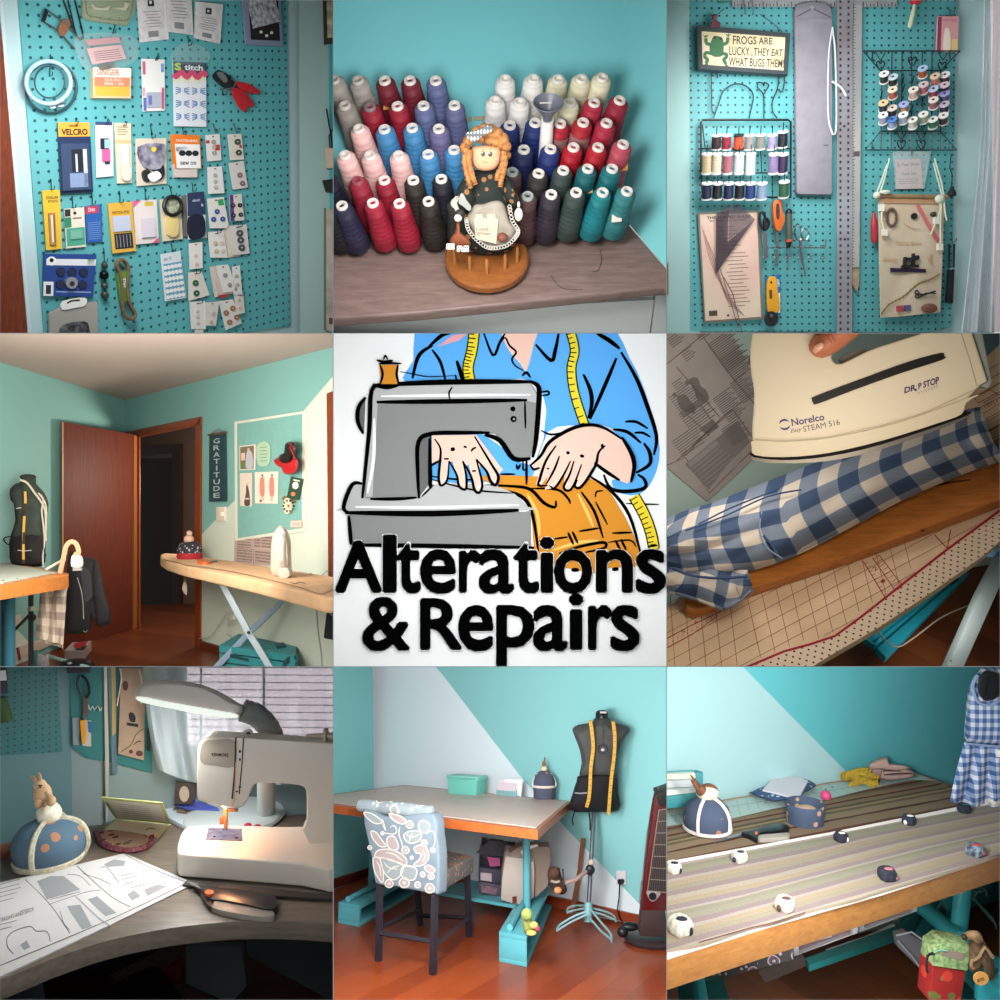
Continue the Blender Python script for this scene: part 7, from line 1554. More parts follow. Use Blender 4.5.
for s_ in (b7(705,20,715,80,700,170,690,240),b7(820,30,835,120,830,230)): mm.wire(bw7,[(*p,.04) for p in s_],.7,sm=2)
mm.build('cord', m)
MB(M('#14181c',.4)).prism(bw7,b7(868,370,888,380,885,510,862,500),.01,.012).build('black_tool',label='black tool hanging at the right end of the dim board',cat='tool')
# --- window, blinds and curtain
wn = Pl(bw7.o + bw7.n * .02, bw7.n)
MB(M('#ecdfe6',.6,em=1.5)).prism(wn,c7(130,-60,1040,-60,1040,470,130,470),.01,-.01).build('window_2',kind='structure')
mm = MB(M('#cfc4cc', .5))
for k in range(11): v_ = 10 + k * 44; mm.prism(wn, c7(135, v_, 1030, v_ + 6, 1030, v_ + 10, 135, v_ + 5), .008, .012)
m = T('window_blind', 'white horizontal blind behind the sheer curtain', 'blind'); mm.build('slats', m)
mm = MB(M('#9aa2a8', .5))
for u_ in (205, 575): mm.prism(wn, c7(u_, -60, u_ + 14, -60, u_ + 14, 470, u_, 470), .01, .016)
mm.build('mullion', m)
def cur7(x, y):
    u, v = 143 + 210 * x, 655 + (130 - 0 * x) * y
    if x < .35: v += 0
    u += (14 * y * y * (1 - x)) ; v += (16 * sin(min(x, .3) / .3 * pi / 2) - 16) * y
    return bw7.at(u, v, .09 + .025 * sin(x * 34 + .8 * sin(y * 4)) + .012 * sin(x * 71))
MB(M('#b4bec4',.8,a=.74)).grid(cur7,90,10,uvf=None).build('sheer_curtain',label='sheer grey-white curtain across the bright window behind the sewing machine',cat='curtain')
# --- big pincushion
m = T('rabbit_pincushion','large round blue pincushion with cream lace and a rabbit on top, left on the desk','pincushion')
p = dk7.at(49, 862); s_ = msz(p) * .87; BD = M('#4a6478', .85, 'spots', c2='#a8785e', s=17, w=.24, st='#8a3a48')
MB(BD).lathe(p + UZ * .01,UZ,[(0,34 * s_),(.03,38 * s_),(.06,38.5 * s_),(.09,36 * s_),(.115,30 * s_),(.132,20 * s_),(.14,6 * s_)],36).build('cushion',m,smooth=60)
LC = M('#c8c2ae', .8, 'n', c2='#a9a48e', s=90)
MB(LC).lathe(p, UZ, [(0, 33 * s_), (.006, 37 * s_), (.02, 37.5 * s_), (.024, 36 * s_)], 36).build('base_trim', m)
def arc7(a_, w_=.009):
    pts = [p + UZ * (.01 + h_) + V((cos(a_),sin(a_),0)) * (r_ * s_ + .004) for h_,r_ in ((0,34),(.03,38),(.06,38.5),(.09,36),(.115,30),(.132,20),(.142,6))]
    MB(LC).tube(cr(pts, 3), w_, 6).build('lace_band', m)
for a_ in (-1.5, .35, 1.6): arc7(a_)
hp = p + UZ * .155
MB(M('#e3ddcf', .9, 'n', c2='#cfc6b2', s=60, b=.8)).ell(hp + UZ * .012, (13.5 * s_, 13 * s_, .04)).build('pompom', m)
RB = M('#b08c6c', .6, 'n', c2='#c4a482', s=40)
rp = stand(hp + V((0, -.02, 0)))
mm = MB(RB).ell(rp.at(*b7(252,765),.0),(.030,.024,.042)).ell(rp.at(*b7(237,712),.0),(.021,.019,.024)).ell(rp.at(*b7(228,815),.02),(.014,.012,.018)).ell(rp.at(*b7(300,800),.02),(.017,.013,.018))
mm.tube([rp.at(*q,.01) for q in b7(215,740,212,790,228,800)],[.010,.009,.007],8).tube([rp.at(*q,.01) for q in b7(275,740,295,770,285,800)],[.010,.009,.007],8).build('rabbit',m,smooth=60)
for q in (b7(222,695,205,695,182,665,180,650,200,652,218,675),b7(228,690,218,655,225,633,240,640,247,670,245,695)): MB(RB).puff(rp,cr(q,3,True),.008,.0,back=1).build('ear',m)
mm = MB(M('#2a201c')).ell(rp.at(*b7(232,708),.018),.0028).ell(rp.at(*b7(244,708),.018),.0028).ell(rp.at(*b7(238,718),.02),.003); mm.build('face',m)
# --- greeting card, mat, papers
m = T('greeting_card', 'open cream greeting card with pale green border standing on the desk', 'card')
ca, cb_, cc, cd_ = dk7.at(*a7(312, 490)), dk7.at(*a7(470, 516)), dk7.at(*a7(508, 476)), dk7.at(*a7(345, 460))
cf = Pl(dk7.o + UZ * .004, UZ)
MB(M('#c4bf8c',.6)).prism(cf,a7(312,488,345,458,510,475,470,516),.004,-.004).use(M('#dcd6c4',.6)).decal(cf,a7(320,488,348,462,502,477,466,510),.0006).use(M('#8a7c6c')).ink(cf,a7(435,492,450,487,465,490),1.4,.001).build('lower_leaf',m)
cup = three(cf.at(*a7(345, 458)), cf.at(*a7(508, 475)), px(*a7(302, 395), 2.86))
MB(M('#b9bb7c',.6)).prism(cup,a7(302,395,485,412,508,474,345,459),.003,0).use(M('#d9d4c6',.6)).decal(cup,a7(318,402,478,417,497,468,350,454),.0036).use(M('#a9a49a'))
mm = MB(M('#a09a90'))
for k in range(7): mm.decal(cup,a7(355 + k * 2,415 + k * 6,445 + k * 2,423 + k * 6,445 + k * 2,424.5 + k * 6,355 + k * 2,416.5 + k * 6),.004)
mm.build('handwriting', m, smooth=0)
MB(M('#b9bb7c',.6)).prism(cup,a7(302,395,485,412,508,474,345,459),.003,0).use(M('#d9d4c6',.6)).decal(cup,a7(318,402,478,417,497,468,350,454),.0036).build('upper_leaf',m,smooth=0)
m = T('braided_mat', 'half-oval braided mat with maroon rim and floral middle, under the greeting card', 'mat')
pts_ = cr(a7(286, 498, 300, 525, 330, 545, 380, 553, 430, 545, 455, 525, 450, 512, 400, 500, 340, 492), 4)
MB(M('#a98d7a',.9,'spots',c2='#6a2a34',s=26,w=.3,st='#5a6a48')).prism(dk7,[(q.x,q.y) for q in pts_],.008,0).build('centre',m)
MB(M('#5e1f30',.9,'n',c2='#8a5a62',s=70)).tube([dk7.at(q.x,q.y,.008) for q in cr(a7(286,500,300,527,330,546,380,554,430,546,455,525,452,513),5)],[.010 + .002 * (k % 2) for k in range(31)],6).build('rim',m)
m = T('folder_stack', 'blue plastic folder and white papers behind the machine head', 'folder')
MB(M('#4e58b0',.35)).prism(Pl(dk7.o + UZ * .03,UZ),a7(520,415,560,395,650,425,655,432,560,428),.006,0).build('blue_folder',m); MB(M('#c3ccd8',.4)).prism(Pl(dk7.o + UZ * .015,UZ),a7(490,425,550,415,595,465,555,482,500,455),.014,-.012).use(M('#8a6a50')).decal(Pl(dk7.o + UZ * .019,UZ),a7(530,432,560,435,556,445,526,440)).build('white_papers',m)
MB(M('#3c3230',.5)).prism(bw7,a7(525,350,585,358,575,415,520,415),.02,.05).use(M('#a9998a')).disc(bw7,*a7(550,385),5,8,.071).build('picture_block',label='small dark picture block with an oval, behind the blue folder',cat='block')
MB(M('#7fb5bb',.5)).prism(dk7,a7(262,505,275,520,272,530,258,532,240,520),.006,0).build('teal_note',label='pale teal note peeping out behind the blue pincushion',cat='note')
# --- pattern sheet
m = T('pattern_sheet','large white pattern instruction sheet with grey diagrams, front left of the desk','paper sheet')
q7 = [a7(-150, 690), a7(370, 562), a7(580, 652), a7(-150, 985)]
mm = MB(M('#c9c6c8',.6)).prism(dk7,[a7(-150,690),a7(0,650),a7(372,562),a7(580,652),a7(340,770),a7(0,930),a7(-150,990)],.005,0); mm.build('sheet',m,smooth=0)
mm = MB(M('#55575c')); o_ = .0056
for s_,w_ in ((a7(75,640,150,715,208,800),.7),(a7(230,600,330,690,390,722),.7),(a7(0,897,150,835,350,750,555,652),.8),(a7(145,715,250,680,300,672),.5),(a7(372,565,460,610,560,650),.6),(a7(20,815,40,795,90,780,108,795,140,795,150,825),.8),(a7(20,815,22,840,40,862),.8),(a7(180,735,190,770,208,790),.6),(a7(245,622,300,640,330,655),.5),(a7(300,605,320,605,355,650),.6),(a7(200,625,240,630,270,660),.6)): mm.stroke(dk7,cr(s_,3),w_,o_)
mm.use(M('#8e9196'))
for q in (a7(110,645,150,630,190,630,240,670,140,700),a7(200,720,240,715,275,780,245,790),a7(262,700,290,690,348,740,315,750),a7(310,595,340,580,375,585,370,600,320,603),a7(380,685,400,672,420,690,395,702),a7(430,670,470,655,500,660,440,690),a7(60,835,80,822,90,842,72,852)): mm.decal(dk7,q,o_)
mm.use(M('#77797e'))
for (u_,v_,L_) in ((0,655,60),(0,668,58),(0,680,62),(0,692,50),(0,706,40),(60,735,40),(0,775,50),(0,790,35),(150,700,70),(180,692,60),(360,630,40),(365,640,45),(370,655,30),(390,665,50)):
    a_, b_ = a7(u_, v_), a7(u_ + L_, v_ - L_ * .26); mm.stroke(dk7, [a_, b_], .7, o_)
mm.text(dk7, 'FRONT AND BACK', [a7(5, 755), a7(102, 722), a7(104, 733), a7(7, 766)], .006)
mm.use(M('#9a9ca0')).stroke(dk7, a7(225, 690, 300, 760, 330, 778), 1.2, o_ + .0004)
mm.build('diagrams', m, smooth=0)
# --- spring scissors
m = T('scissors', 'black and beige spring scissors lying in front of the sewing machine', 'scissors')
sp7 = Pl(dk7.o + UZ * .02, UZ)
MB(M('#16171a',.3)).prism(sp7,cr(a7(580,650,620,660,700,668,780,675,822,690,830,715,805,728,740,715,660,700,625,695,600,670),3,True),.022,-.018).build('upper_handle',m,bevel=.004)
MB(M('#8f857c',.4)).prism(sp7,cr(a7(632,698,680,705,760,722,812,732,816,748,770,750,690,738,632,722),3,True),.018,-.02).build('lower_handle',m,bevel=.004)
MB(M('#1d1e22',.3)).prism(sp7,cr(a7(598,672,622,680,640,700,632,722,612,705),2,True),.014,-.016).build('joint_arm',m); MB(M('#d9622c',.4)).prism(sp7,[(a7(625,677)[0] + 4.6 * cos(k * .63),a7(625,677)[1] + 2.6 * sin(k * .63)) for k in range(10)],.008,.004).build('pivot',m)
MB(STEEL).prism(sp7, a7(560, 645, 590, 652, 600, 668, 575, 655), .004, .0).build('blade', m)
# --- sewing machine
m = T('sewing_machine', 'white domestic sewing machine glowing orange under its needle', 'sewing machine')
WM = M('#dad0c4', .3, coat=.3); bed = hz(1.168)
MB(WM).prism(bed,[(x,y) for x,y in cr([a7(533,560),a7(530,535),a7(542,500),a7(560,483),a7(600,479),a7(700,478),a7(850,482),a7(1010,490),a7(1010,605),a7(900,592),a7(700,576),a7(560,566)],3,True)],.075,-.075).build('bed',m,bevel=.012,seg=4)
MB(M('#2a2826',.5)).prism(hz(1.24),a7(545,655,560,640,1010,688,1010,700,800,688),.008,-.006).build('bottom_tray',m)
ar = Pl(px(*a7(800, 500), 2.70), V((.12, -1, 0)))
body = cr([a7(598,406),a7(589,390),a7(588,300),a7(590,250),a7(603,224),a7(630,214),a7(720,218)],3) + [V(a7(1040,238)),V(a7(1040,600)),V(a7(960,588)),V(a7(935,560))] + cr([a7(900,490),a7(914,470),a7(914,380),a7(900,362),a7(870,356),a7(780,353),a7(755,362),a7(740,395),a7(722,422),a7(690,427),a7(640,418),a7(598,406)],3)[:-1]
MB(WM).prism(ar, [(q.x, q.y) for q in body], .07, -.07).build('arm_and_column', m, bevel=.014, seg=4)
MB(M('#a89a8c',.3)).prism(ar,[(q.x,q.y) for q in cr([a7(600,290),a7(598,250),a7(612,228),a7(640,224),a7(700,226),a7(700,302),a7(640,300)],3,True)],.001,.0005).build('face_panel',m)
mm = MB(M('#3a2c24')); mm.stroke(ar,a7(704,216,702,290,698,350,693,400),1.8,.002).stroke(ar,a7(727,218,722,300,714,385),1.3,.002); mm.use(M('#e0a070')).stroke(ar,a7(704,290,700,400,693,420),1,.0026)
mm.use(M('#22211f')).disc(ar,*a7(716,258),1.2,1.6,.002).disc(ar,*a7(716,282),1.0,1.6,.002).rect(ar,*a7(712,362),*a7(720,366),.002).rect(ar,*a7(704,375),*a7(710,380),.002); mm.build('thread_slot',m,smooth=0)
mm = MB(M('#2a2724')).text(ar,'KENMORE',[a7(632,262),a7(682,264),a7(682,274),a7(632,272)],.002,.03); mm.build('maker_name',m,smooth=0)
MB(M('#d9d4cc',.3)).lathe(px(*a7(740,216),2.76),UZ,[(0,.014),(.02,.016),(.026,.01)],14).use(M('#1b1b1d')).ell(px(*a7(741,206),2.745),(.009,.006,.007)).build('tension_knob',m)
MB(M('#b9aa98',.4)).tube([px(*a7(915,211),2.75),px(*a7(975,211),2.76),px(*a7(1010,213),2.77)],[.006,.010,.016],10).lathe(px(*a7(968,213),2.76),V((1,0,0)),[(0,.028),(.01,.028)],16).build('spool_pin',m)
CP = M('#a5704c', .3, m=.6)
nd = facing(2.74)
mm = MB(CP); mm.prism(nd,a7(667,425,677,425,677,490,667,490),.014).prism(nd,a7(655,455,667,452,667,475,655,478),.016).build('presser_foot',m,bevel=.002)
mm = MB(M('#4a3426',.3,m=.7)); mm.prism(nd,a7(672,430,708,432,708,438,672,438),.01,.004).build('needle_clamp',m); MB(STEEL).tube([nd.at(*a7(672,418),.01),nd.at(*a7(672,492),.01)],.0025,6).build('needle',m)
MB(M('#8d8a9c',.3,'n',c2='#6a5a78',s=40,m=.4)).prism(bed,a7(622,486,722,489,724,524,614,520),.002,.0005).use(M('#2a2226')).disc(bed,*a7(640,512),1.4,.9,.003).rect(bed,*a7(700,512),*a7(712,519),.003).disc(bed,*a7(672,490),2.6,1.2,.003).build('needle_plate',m)
MB(M('#b0203a',.5)).ell(px(*a7(740,480),2.9),(.014,.012,.011)).build('pin',label='red pin head cluster on the lamp base, left one',cat='pin'); MB(M('#b0203a',.5)).ell(px(*a7(768,483),2.9),(.014,.012,.009)).build('pin',label='red pin head cluster on the lamp base, right one',cat='pin')
# --- lamp
m = T('desk_lamp', 'large white curved desk lamp arching over the machine', 'lamp')
lp = Pl(px(*a7(570, 100), 2.80), V((0, -1, -.0)))
hd7 = cr(a7(402,88,412,62,450,46,520,46,600,58,660,82,710,112,728,125,722,150,700,160,640,152,560,138,480,122,420,106),4,True)
MB(M('#cfc6c2', .35)).puff(lp, [(q.x, q.y) for q in hd7], .07, 0, back=1, pw=.35, cen=a7(580, 100)).build('shade', m)
MB(M('#dfe6dc',.4,em=.8)).prism(lp,cr(a7(408,96,480,108,560,122,640,136,700,148,705,158,640,154,560,140,480,124,420,110),3,True),.012,.06).build('tube_light',m)
MB(M('#777c7a',.5)).tube(cr([px(*a7(725,135),2.8),px(*a7(765,150),2.82),px(*a7(800,185),2.86),px(*a7(822,240),2.9)],5),[.040,.038,.040,.038] * 4,14).build('neck',m)
MB(M('#b9bfc0', .35)).tube([px(*a7(795, 250), 2.93), dk7.at(*a7(795, 458))], .034, 16).build('post', m)
MB(M('#b4bcbe',.35)).lathe(dk7.at(*a7(700,462)),UZ,[(0,.18),(.012,.19),(.022,.185),(.03,.16)],40).build('base',m)
light(px(*a7(560, 170), 2.74), dk7.at(*a7(430, 600)), .28, 5.5, (.95, 1, .96), sy=.06, name='lamp_tube')
light(px(160, 830, 1.85), px(150, 830, 3), .36, 1.4, (.9, .93, .97))  # added dim front fill, separate from the desk lamp
point(px(*a7(668, 432), 2.70), 1.7, (1, .45, .2), .012, 'machine_bulb')
# ============================================================ striped fabric laid out for cutting (lower right cell)
CB[:] = [666.8, 666.8, 1000, 1000]
z9, p9, r9, s9, t9 = Zm(665, 665, .335), Zm(665, 740, .17), Zm(830, 665, .17), Zm(665, 830, .17), Zm(830, 830, .17)
tb9, fl9 = hz(1.5), hz(2.35)
wa, wb = px(665, 808, 3.93), px(914.6, 770, 4.47)
bw9 = three(wa, wb, wa + UZ)
MB(M('#66c3cb',.65,'wall')).prism(bw9,pr(600,640,1060,640,1060,1000,600,1000),.02,-.02).use(M('#a9d0d4',.65,'wall')).decal(bw9,[(600,640),z9(205,-20),z9(235,8),z9(380,155),z9(548,325),z9(700,480),(900,1000),(600,1000)],.001).build('wall_back',kind='structure')
MB(M('#3f1c0c',.35,'planks',c2='#7d4522',s=7,rot=1.1)).prism(fl9,pr(600,850,1060,830,1060,1060,600,1060),.02,-.02).build('floor',kind='structure',uv=lambda p: (p.x,p.y))
m = T('cutting_table', 'long cutting table with a golden wooden edge, spread with striped fabric', 'table')
T9 = [z9(-200,500),z9(0,430),z9(530,343),z9(745,318),z9(1100,445),z9(1100,540),z9(1000,572),z9(0,882),z9(-200,945)]
MB(M('#b87f42',.35,'wood',c2='#9c6430',s=7,sc=(1.5,6,9),b=.1)).prism(tb9,T9,.10,-.10).build('wooden_edge',m,bevel=.004)
MB(M('#b3aa98',.5)).prism(tb9,[z9(-190,500),z9(0,434),z9(530,347),z9(742,322),z9(1100,452),z9(1100,530),z9(1000,568),z9(0,876),z9(-190,935)],.002,0).build('top_panel',m)
hm9 = homog([z9(0, 440), z9(745, 322), z9(1000, 410), z9(0, 600)], [(0, 1), (8, 1), (8, 0), (0, 0)])
MB(M('#a9bdb8',.5,'grid',c2='#86a09e',s=3.4,w=.06)).prism(tb9,[z9(-100,470),z9(0,447),z9(250,395),z9(530,352),z9(735,328),z9(790,345),z9(300,480),z9(-100,520)],.003,.002).build('cutting_mat',label='pale green gridded cutting mat along the back of the table',cat='mat',uv=lambda p: hm9(*pix(p)))
mm = MB(M('#5d6a6c'))
for u_,v_ in ((300,405),(370,402),(480,365),(500,358),(650,345),(700,335)): mm.disc(tb9,*z9(u_,v_ + 6),1.2,.6,.0065)
mm.build('mat_marking', [o_ for o_ in COL.objects if o_.name.startswith('cutting_mat')][-1])
def strip9(name, label, quad, st, base_mat_kw, pts, off, th, S=1, w=.05, seed=0):
    H = homog([z9(*p) for p in quad], [(0, 1), (1, 1), (1, 0), (0, 0)])
    MB(M('#ffffff',.9,'stripes',st=st,s=S,w=w,b=base_mat_kw)).prism(tb9,pts,th,off).build(name,label=label,cat='fabric',uv=lambda p: H(*pix(p)))
DK = [(0,lin('#5a3426')),(.06,lin('#7d6a54')),(.28,lin('#4a2a22')),(.33,lin('#85725a')),(.5,lin('#5d5640')),(.56,lin('#8d7a58')),(.62,lin('#4f4a38')),(.68,lin('#7d6a54')),(.78,lin('#55241f')),(.83,lin('#806d56')),(.93,lin('#6b5f45'))]
strip9('dark_striped_fabric','dark brown striped fabric lying along the back of the table',((0,478),(760,335),(985,400),(0,590)),DK,.3,[z9(-100,500),z9(0,482),z9(80,470),z9(200,458),z9(330,428),z9(480,402),z9(600,372),z9(740,342),z9(800,345),z9(985,400),z9(600,485),z9(0,596),z9(-100,612)],.005,.008,1.15,.05)
LTs = [(0,lin('#8d7c7b')),(.1,lin('#968b78')),(.2,lin('#a19077')),(.3,lin('#a89992')),(.36,lin('#8d7c7b')),(.46,lin('#918c79')),(.58,lin('#8c8874')),(.66,lin('#a99b92')),(.7,lin('#8f7f7f')),(.8,lin('#a09077')),(.9,lin('#a69a8a'))]
strip9('pale_striped_fabric','pale mauve and green striped fabric, reverse side up, along the front of the table',((0,600),(1000,410),(1000,566),(0,850)),LTs,.5,[z9(-100,616),z9(0,597),z9(500,505),z9(1000,411),z9(1100,395),z9(1100,532)] + [(q.x,q.y) for q in cr([z9(1000,563),z9(850,612),z9(650,672),z9(560,700),z9(430,732),z9(330,765),z9(250,782),z9(120,828),z9(0,848),z9(-100,870)],3)],.006,.012,1.7,.02)
MB(M('#e9e0dc',.8)).prism(tb9,[z9(-100,606),z9(0,588),z9(500,498),z9(980,402),z9(1000,408),z9(500,504),z9(0,597),z9(-100,616)],.008,.012).build('selvage_strip',label='white selvage strip dividing the dark and pale striped fabrics',cat='strip')
MB(M('#d9ccc8',.7)).prism(tb9,[z9(-100,880),z9(0,850),z9(300,770),z9(650,672),z9(1000,562),z9(1100,530),z9(1100,532),z9(1000,571),z9(650,685),z9(300,785),z9(0,880),z9(-100,910)],.003,.002).build('paper_strip',label='white paper edge showing in front of the pale fabric',cat='paper')
MB(M('#5e2a3a',.8)).stroke(tb9,cr([z9(100,828),z9(250,786),z9(300,775),z9(420,738)],3),1.0,.02).build('fabric_selvage',label='wavy dark maroon edge under the front of the pale fabric',cat='fabric edge')
# pattern weights
WT = [(25,610,22,'#e0d8ca','#1d2230','white and black, back row, leftmost'),(222,577,22,'#ddd3c6','#2a2f44','white with a dark top, second in the back row'),(525,518,19,'#1a1d28','#e3ddd2','black and white, centre of the back row'),(728,467,19,'#222838','#dcd8cf','navy and white, fourth in the back row'),(893,432,18,'#151a24','#2f5a6a','all dark, fifth in the back row'),(980,413,17,'#e2ddd0','#8b94a0','cream, at the far right end of the back row'),
      (358,720,27,'#e6decb','#5a3a34','large cream one with a brown centre, front row'),(45,787,34,'#e2dcca','#1d2030','largest, cream with black and olive, front left'),(663,630,25,'#16181f','#a8626a','black with a pink patch, front row'),(925,558,24,'#7d8c9a','#a83a42','blue-grey with a red stripe, front right')]
for u_, v_, r_, c1, c2_, nm in WT:
    p = tb9.at(*z9(u_,v_ + r_ * .5),.014); s_ = msz(p) * .335 * r_; t = T('pattern_weight','small wrapped pattern weight, ' + nm,'pattern weight','wrapped pattern weights on the fabric')
    a_ = (u_ * 7 % 10) / 10 * 1.2
    mm = MB(M(c1,.85,'n',c2='#a9a296' if c1 > '#8' else '#262a38',s=60,b=.6)); prof = [(-.0,.78),(.25,1.0),(.75,1.02),(1.05,.8)]
    mm.loft([[p + V((cos(a_ + k * pi / 4) * s_ * r2 * (1 + .12 * (k % 2)),sin(a_ + k * pi / 4) * s_ * r2 * (1 + .12 * (k % 2)),h_ * s_ * 1.4)) for k in range(8)] for h_,r2 in prof]).build('wrapped_body',t,bevel=.002,smooth=60)
    MB(M(c2_,.8)).ell(p + V((s_ * .1,-s_ * .2,s_ * 1.45)),(s_ * .55,s_ * .42,s_ * .16),n=10,m=6).ell(p + V((s_ * (.75 if u_ % 2 else -.75),-s_ * .45,s_ * .55)),(s_ * .32,s_ * .34,s_ * .4),n=8,m=6).build('patch',t)
# --- things on the table
m = T('pincushion_tower','round-topped blue pincushion with cream piping and a brown rabbit, on the dark fabric','pincushion')
p = tb9.at(*z9(126, 490), .014); s_ = msz(p); BD9 = M('#424d63', .85, 'spots', c2='#a9705e', s=16, w=.2)
R9 = 23.5 * s_
MB(BD9).lathe(p,UZ,[(0,R9 * .9),(.02,R9 * .99),(.06,R9),(.10,R9 * .88),(.13,R9 * .62),(.148,R9 * .3),(.152,.01)],30).build('cushion',m,smooth=60)
PP = M('#d6cfc6', .7)
MB(PP).lathe(p, UZ, [(0, R9 * .93), (.006, R9 * 1.04), (.016, R9 * 1.03), (.02, R9 * .95)], 30).build('piping', m)
for a_ in (-2.2,-.75,1.6): MB(PP).tube(cr([p + UZ * h_ + V((cos(a_),sin(a_),0)) * (R9 * r_ + .004) for h_,r_ in ((.01,.97),(.06,1),(.10,.88),(.13,.62),(.15,.25))],3),.008,6).build('piping',m)
MB(M('#e6dcc8', .9, 'n', c2='#cfc4ae', s=50, b=.8)).ell(p + UZ * .165, (.052, .048, .035)).build('pompom', m)
rp9 = stand(p + UZ * .2); RB9 = M('#7d5238', .9, 'n', c2='#5f3b28', s=50)
MB(RB9).ell(rp9.at(*p9(255,305),0),(.046,.03,.038)).ell(rp9.at(*p9(215,300),.02),(.026,.022,.024)).tube([rp9.at(*p9(205,300),.02),rp9.at(*p9(180,265),.02),rp9.at(*p9(155,235),.02)],[.012,.011,.004],8).tube([rp9.at(*p9(210,295),0),rp9.at(*p9(185,250),0),rp9.at(*p9(150,205),0)],[.012,.009,.003],8).build('rabbit',m,smooth=60)
m = T('fabric_bowl', 'round open bowl of dark blue flowered fabric in the middle of the table', 'bowl')
p = tb9.at(*z9(418, 468), .014); s_ = msz(p); R9 = 18.5 * s_
MB(M('#3f4c62',.85,'spots',c2='#b08a72',s=20,w=.24)).lathe(p,UZ,[(0,R9 * .9),(.0,R9 * .95),(.05,R9),(.085,R9 * 1.02),(.09,R9 * .99),(.085,R9 * .93),(.02,R9 * .88),(.016,R9 * .4),(.015,.002)],30,False).build('wall',m,smooth=50)
MB(M('#a9927a', .8)).ell(p + V((.01, .02, .05)), (.05, .03, .02)).build('notions', m)
sp9 = Pl(tb9.o + UZ * .03, UZ)
m = T('scissors', 'black and beige handled scissors lying open on the dark fabric', 'scissors')
MB(M('#14151a',.3)).prism(sp9,cr(p9(450,540,540,520,620,495,690,485,728,505,720,520,640,535,560,545,545,580,520,570,490,555),3,True),.024,-.02).build('upper_handle',m,bevel=.004)
MB(M('#9a938a',.4)).prism(sp9,cr(p9(545,560,600,552,700,545,728,545,728,568,650,575,560,580),3,True),.02,-.02).build('lower_handle',m,bevel=.004)
MB(STEEL).prism(sp9,p9(455,545,400,558,330,578,285,600,340,588,440,562),.004,-.01).build('blade',m); MB(M('#c96a3c')).prism(sp9,p9(530,538,545,538,545,550,530,550),.004,.005).build('pivot',m)
MB(M('#3d5378',.8,'spots',c2='#b9c6d6',s=40,w=.3)).puff(Pl(tb9.o + UZ * .02,UZ),p9(495,310,560,280,700,240,830,225,895,265,840,300,740,345,640,362,560,335),.02,0,pw=.3).build('blue_cloth',label='folded blue patterned cloth under the white paper pad',cat='cloth')
m = T('paper_pad','white paper envelope tilted on the folded blue cloth','paper'); MB(M('#d3cfd6',.6)).prism(three(tb9.at(*p9(578,295),.04),tb9.at(*p9(790,340),.04),tb9.at(*p9(840,245),.05)),p9(575,292,645,208,760,212,842,240,785,342),.008,0).build('sheets',m)
MB(M('#d4487c',.45)).ell(tb9.at(*z9(480,390),.026),.026).build('pink_ball',label='small bright pink ball on the back of the cutting mat',cat='ball')
m = T('tape_measure', 'heap of curled yellow tape measure beside the folded taupe fabric', 'tape measure')
TPM = M('#b89a34', .5, 'n', c2='#8f7622', s=60)
tp9 = stand(tb9.at(*r9(180, 690), .01))
for k,s_ in enumerate((r9(60,655,110,640,200,620,235,640,190,670,110,715),r9(75,660,130,655,200,650,270,660,285,685,230,695),r9(110,710,160,690,230,640,240,625),r9(130,665,200,680,250,700,280,690),r9(90,650,160,630,220,625))):
    pp = cr(s_, 4); rb = []
    for q in pp: c_ = tp9.at(q.x,q.y,.02 * k); rb.append([c_ + UZ * .018,c_ + V((0,-.004,0)) + UZ * .018,c_ + V((0,-.004,0)) - UZ * .018,c_ - UZ * .018])
    MB(TPM).loft(rb).build('tape_loop', m)
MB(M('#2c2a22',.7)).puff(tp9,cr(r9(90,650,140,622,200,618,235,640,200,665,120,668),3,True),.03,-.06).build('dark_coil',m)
m = T('folded_fabric', 'pile of folded taupe and pink fabric at the back right of the table', 'fabric')
ff = stand(tb9.at(*r9(330,690),.01)); FF = M('#8d7470',.9,'fabric',c2='#a58a84',s=12); FF2 = M('#9c8078',.9,'fabric',c2='#b39a8e',s=10)
for q,mt_,o_ in ((r9(228,590,260,560,330,538,345,575,400,600,400,640,300,680,240,640),FF,-.04),(r9(300,615,400,600,490,625,498,650,440,670,310,678),FF2,.0),(r9(230,580,330,540,350,580,430,590,480,610,380,625,290,612,235,615),FF2,.02),(r9(300,650,420,645,495,640,480,665,320,680),FF,.04)): MB(mt_).puff(ff,cr(q,2,True),.05,o_,pw=.3).build('fold',m)
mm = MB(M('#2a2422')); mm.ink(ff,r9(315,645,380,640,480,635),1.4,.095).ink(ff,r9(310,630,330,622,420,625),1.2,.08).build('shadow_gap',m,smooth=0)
m = T('napkin_holder', 'teal holder filled with stacked papers at the back left of the table', 'holder')
nh = stand(tb9.at(*z9(60, 445)))
MB(M('#3f8f96',.5)).prism(nh,p9(-60,345,200,315,215,390,-60,410),.06,-.02).prism(nh,p9(180,190,225,195,225,380,200,390),.03,-.08).build('holder_body',m,bevel=.004)
for k,(v0,v1,cc) in enumerate(((195,225,'#e6e2cf'),(235,275,'#cdd2d6'),(288,330,'#d9dcd6'))): MB(M(cc,.6)).prism(nh,p9(-60,v0 + 10,185,v0,185,v1,-60,v1 + 10),.02,-.08 + .04 * k).build('papers',m)
MB(M('#58a3a8', .5)).prism(nh, p9(-60, 190, 190, 180, 225, 195, 190, 200, -60, 205), .01, -.09).build('back_plate', m)
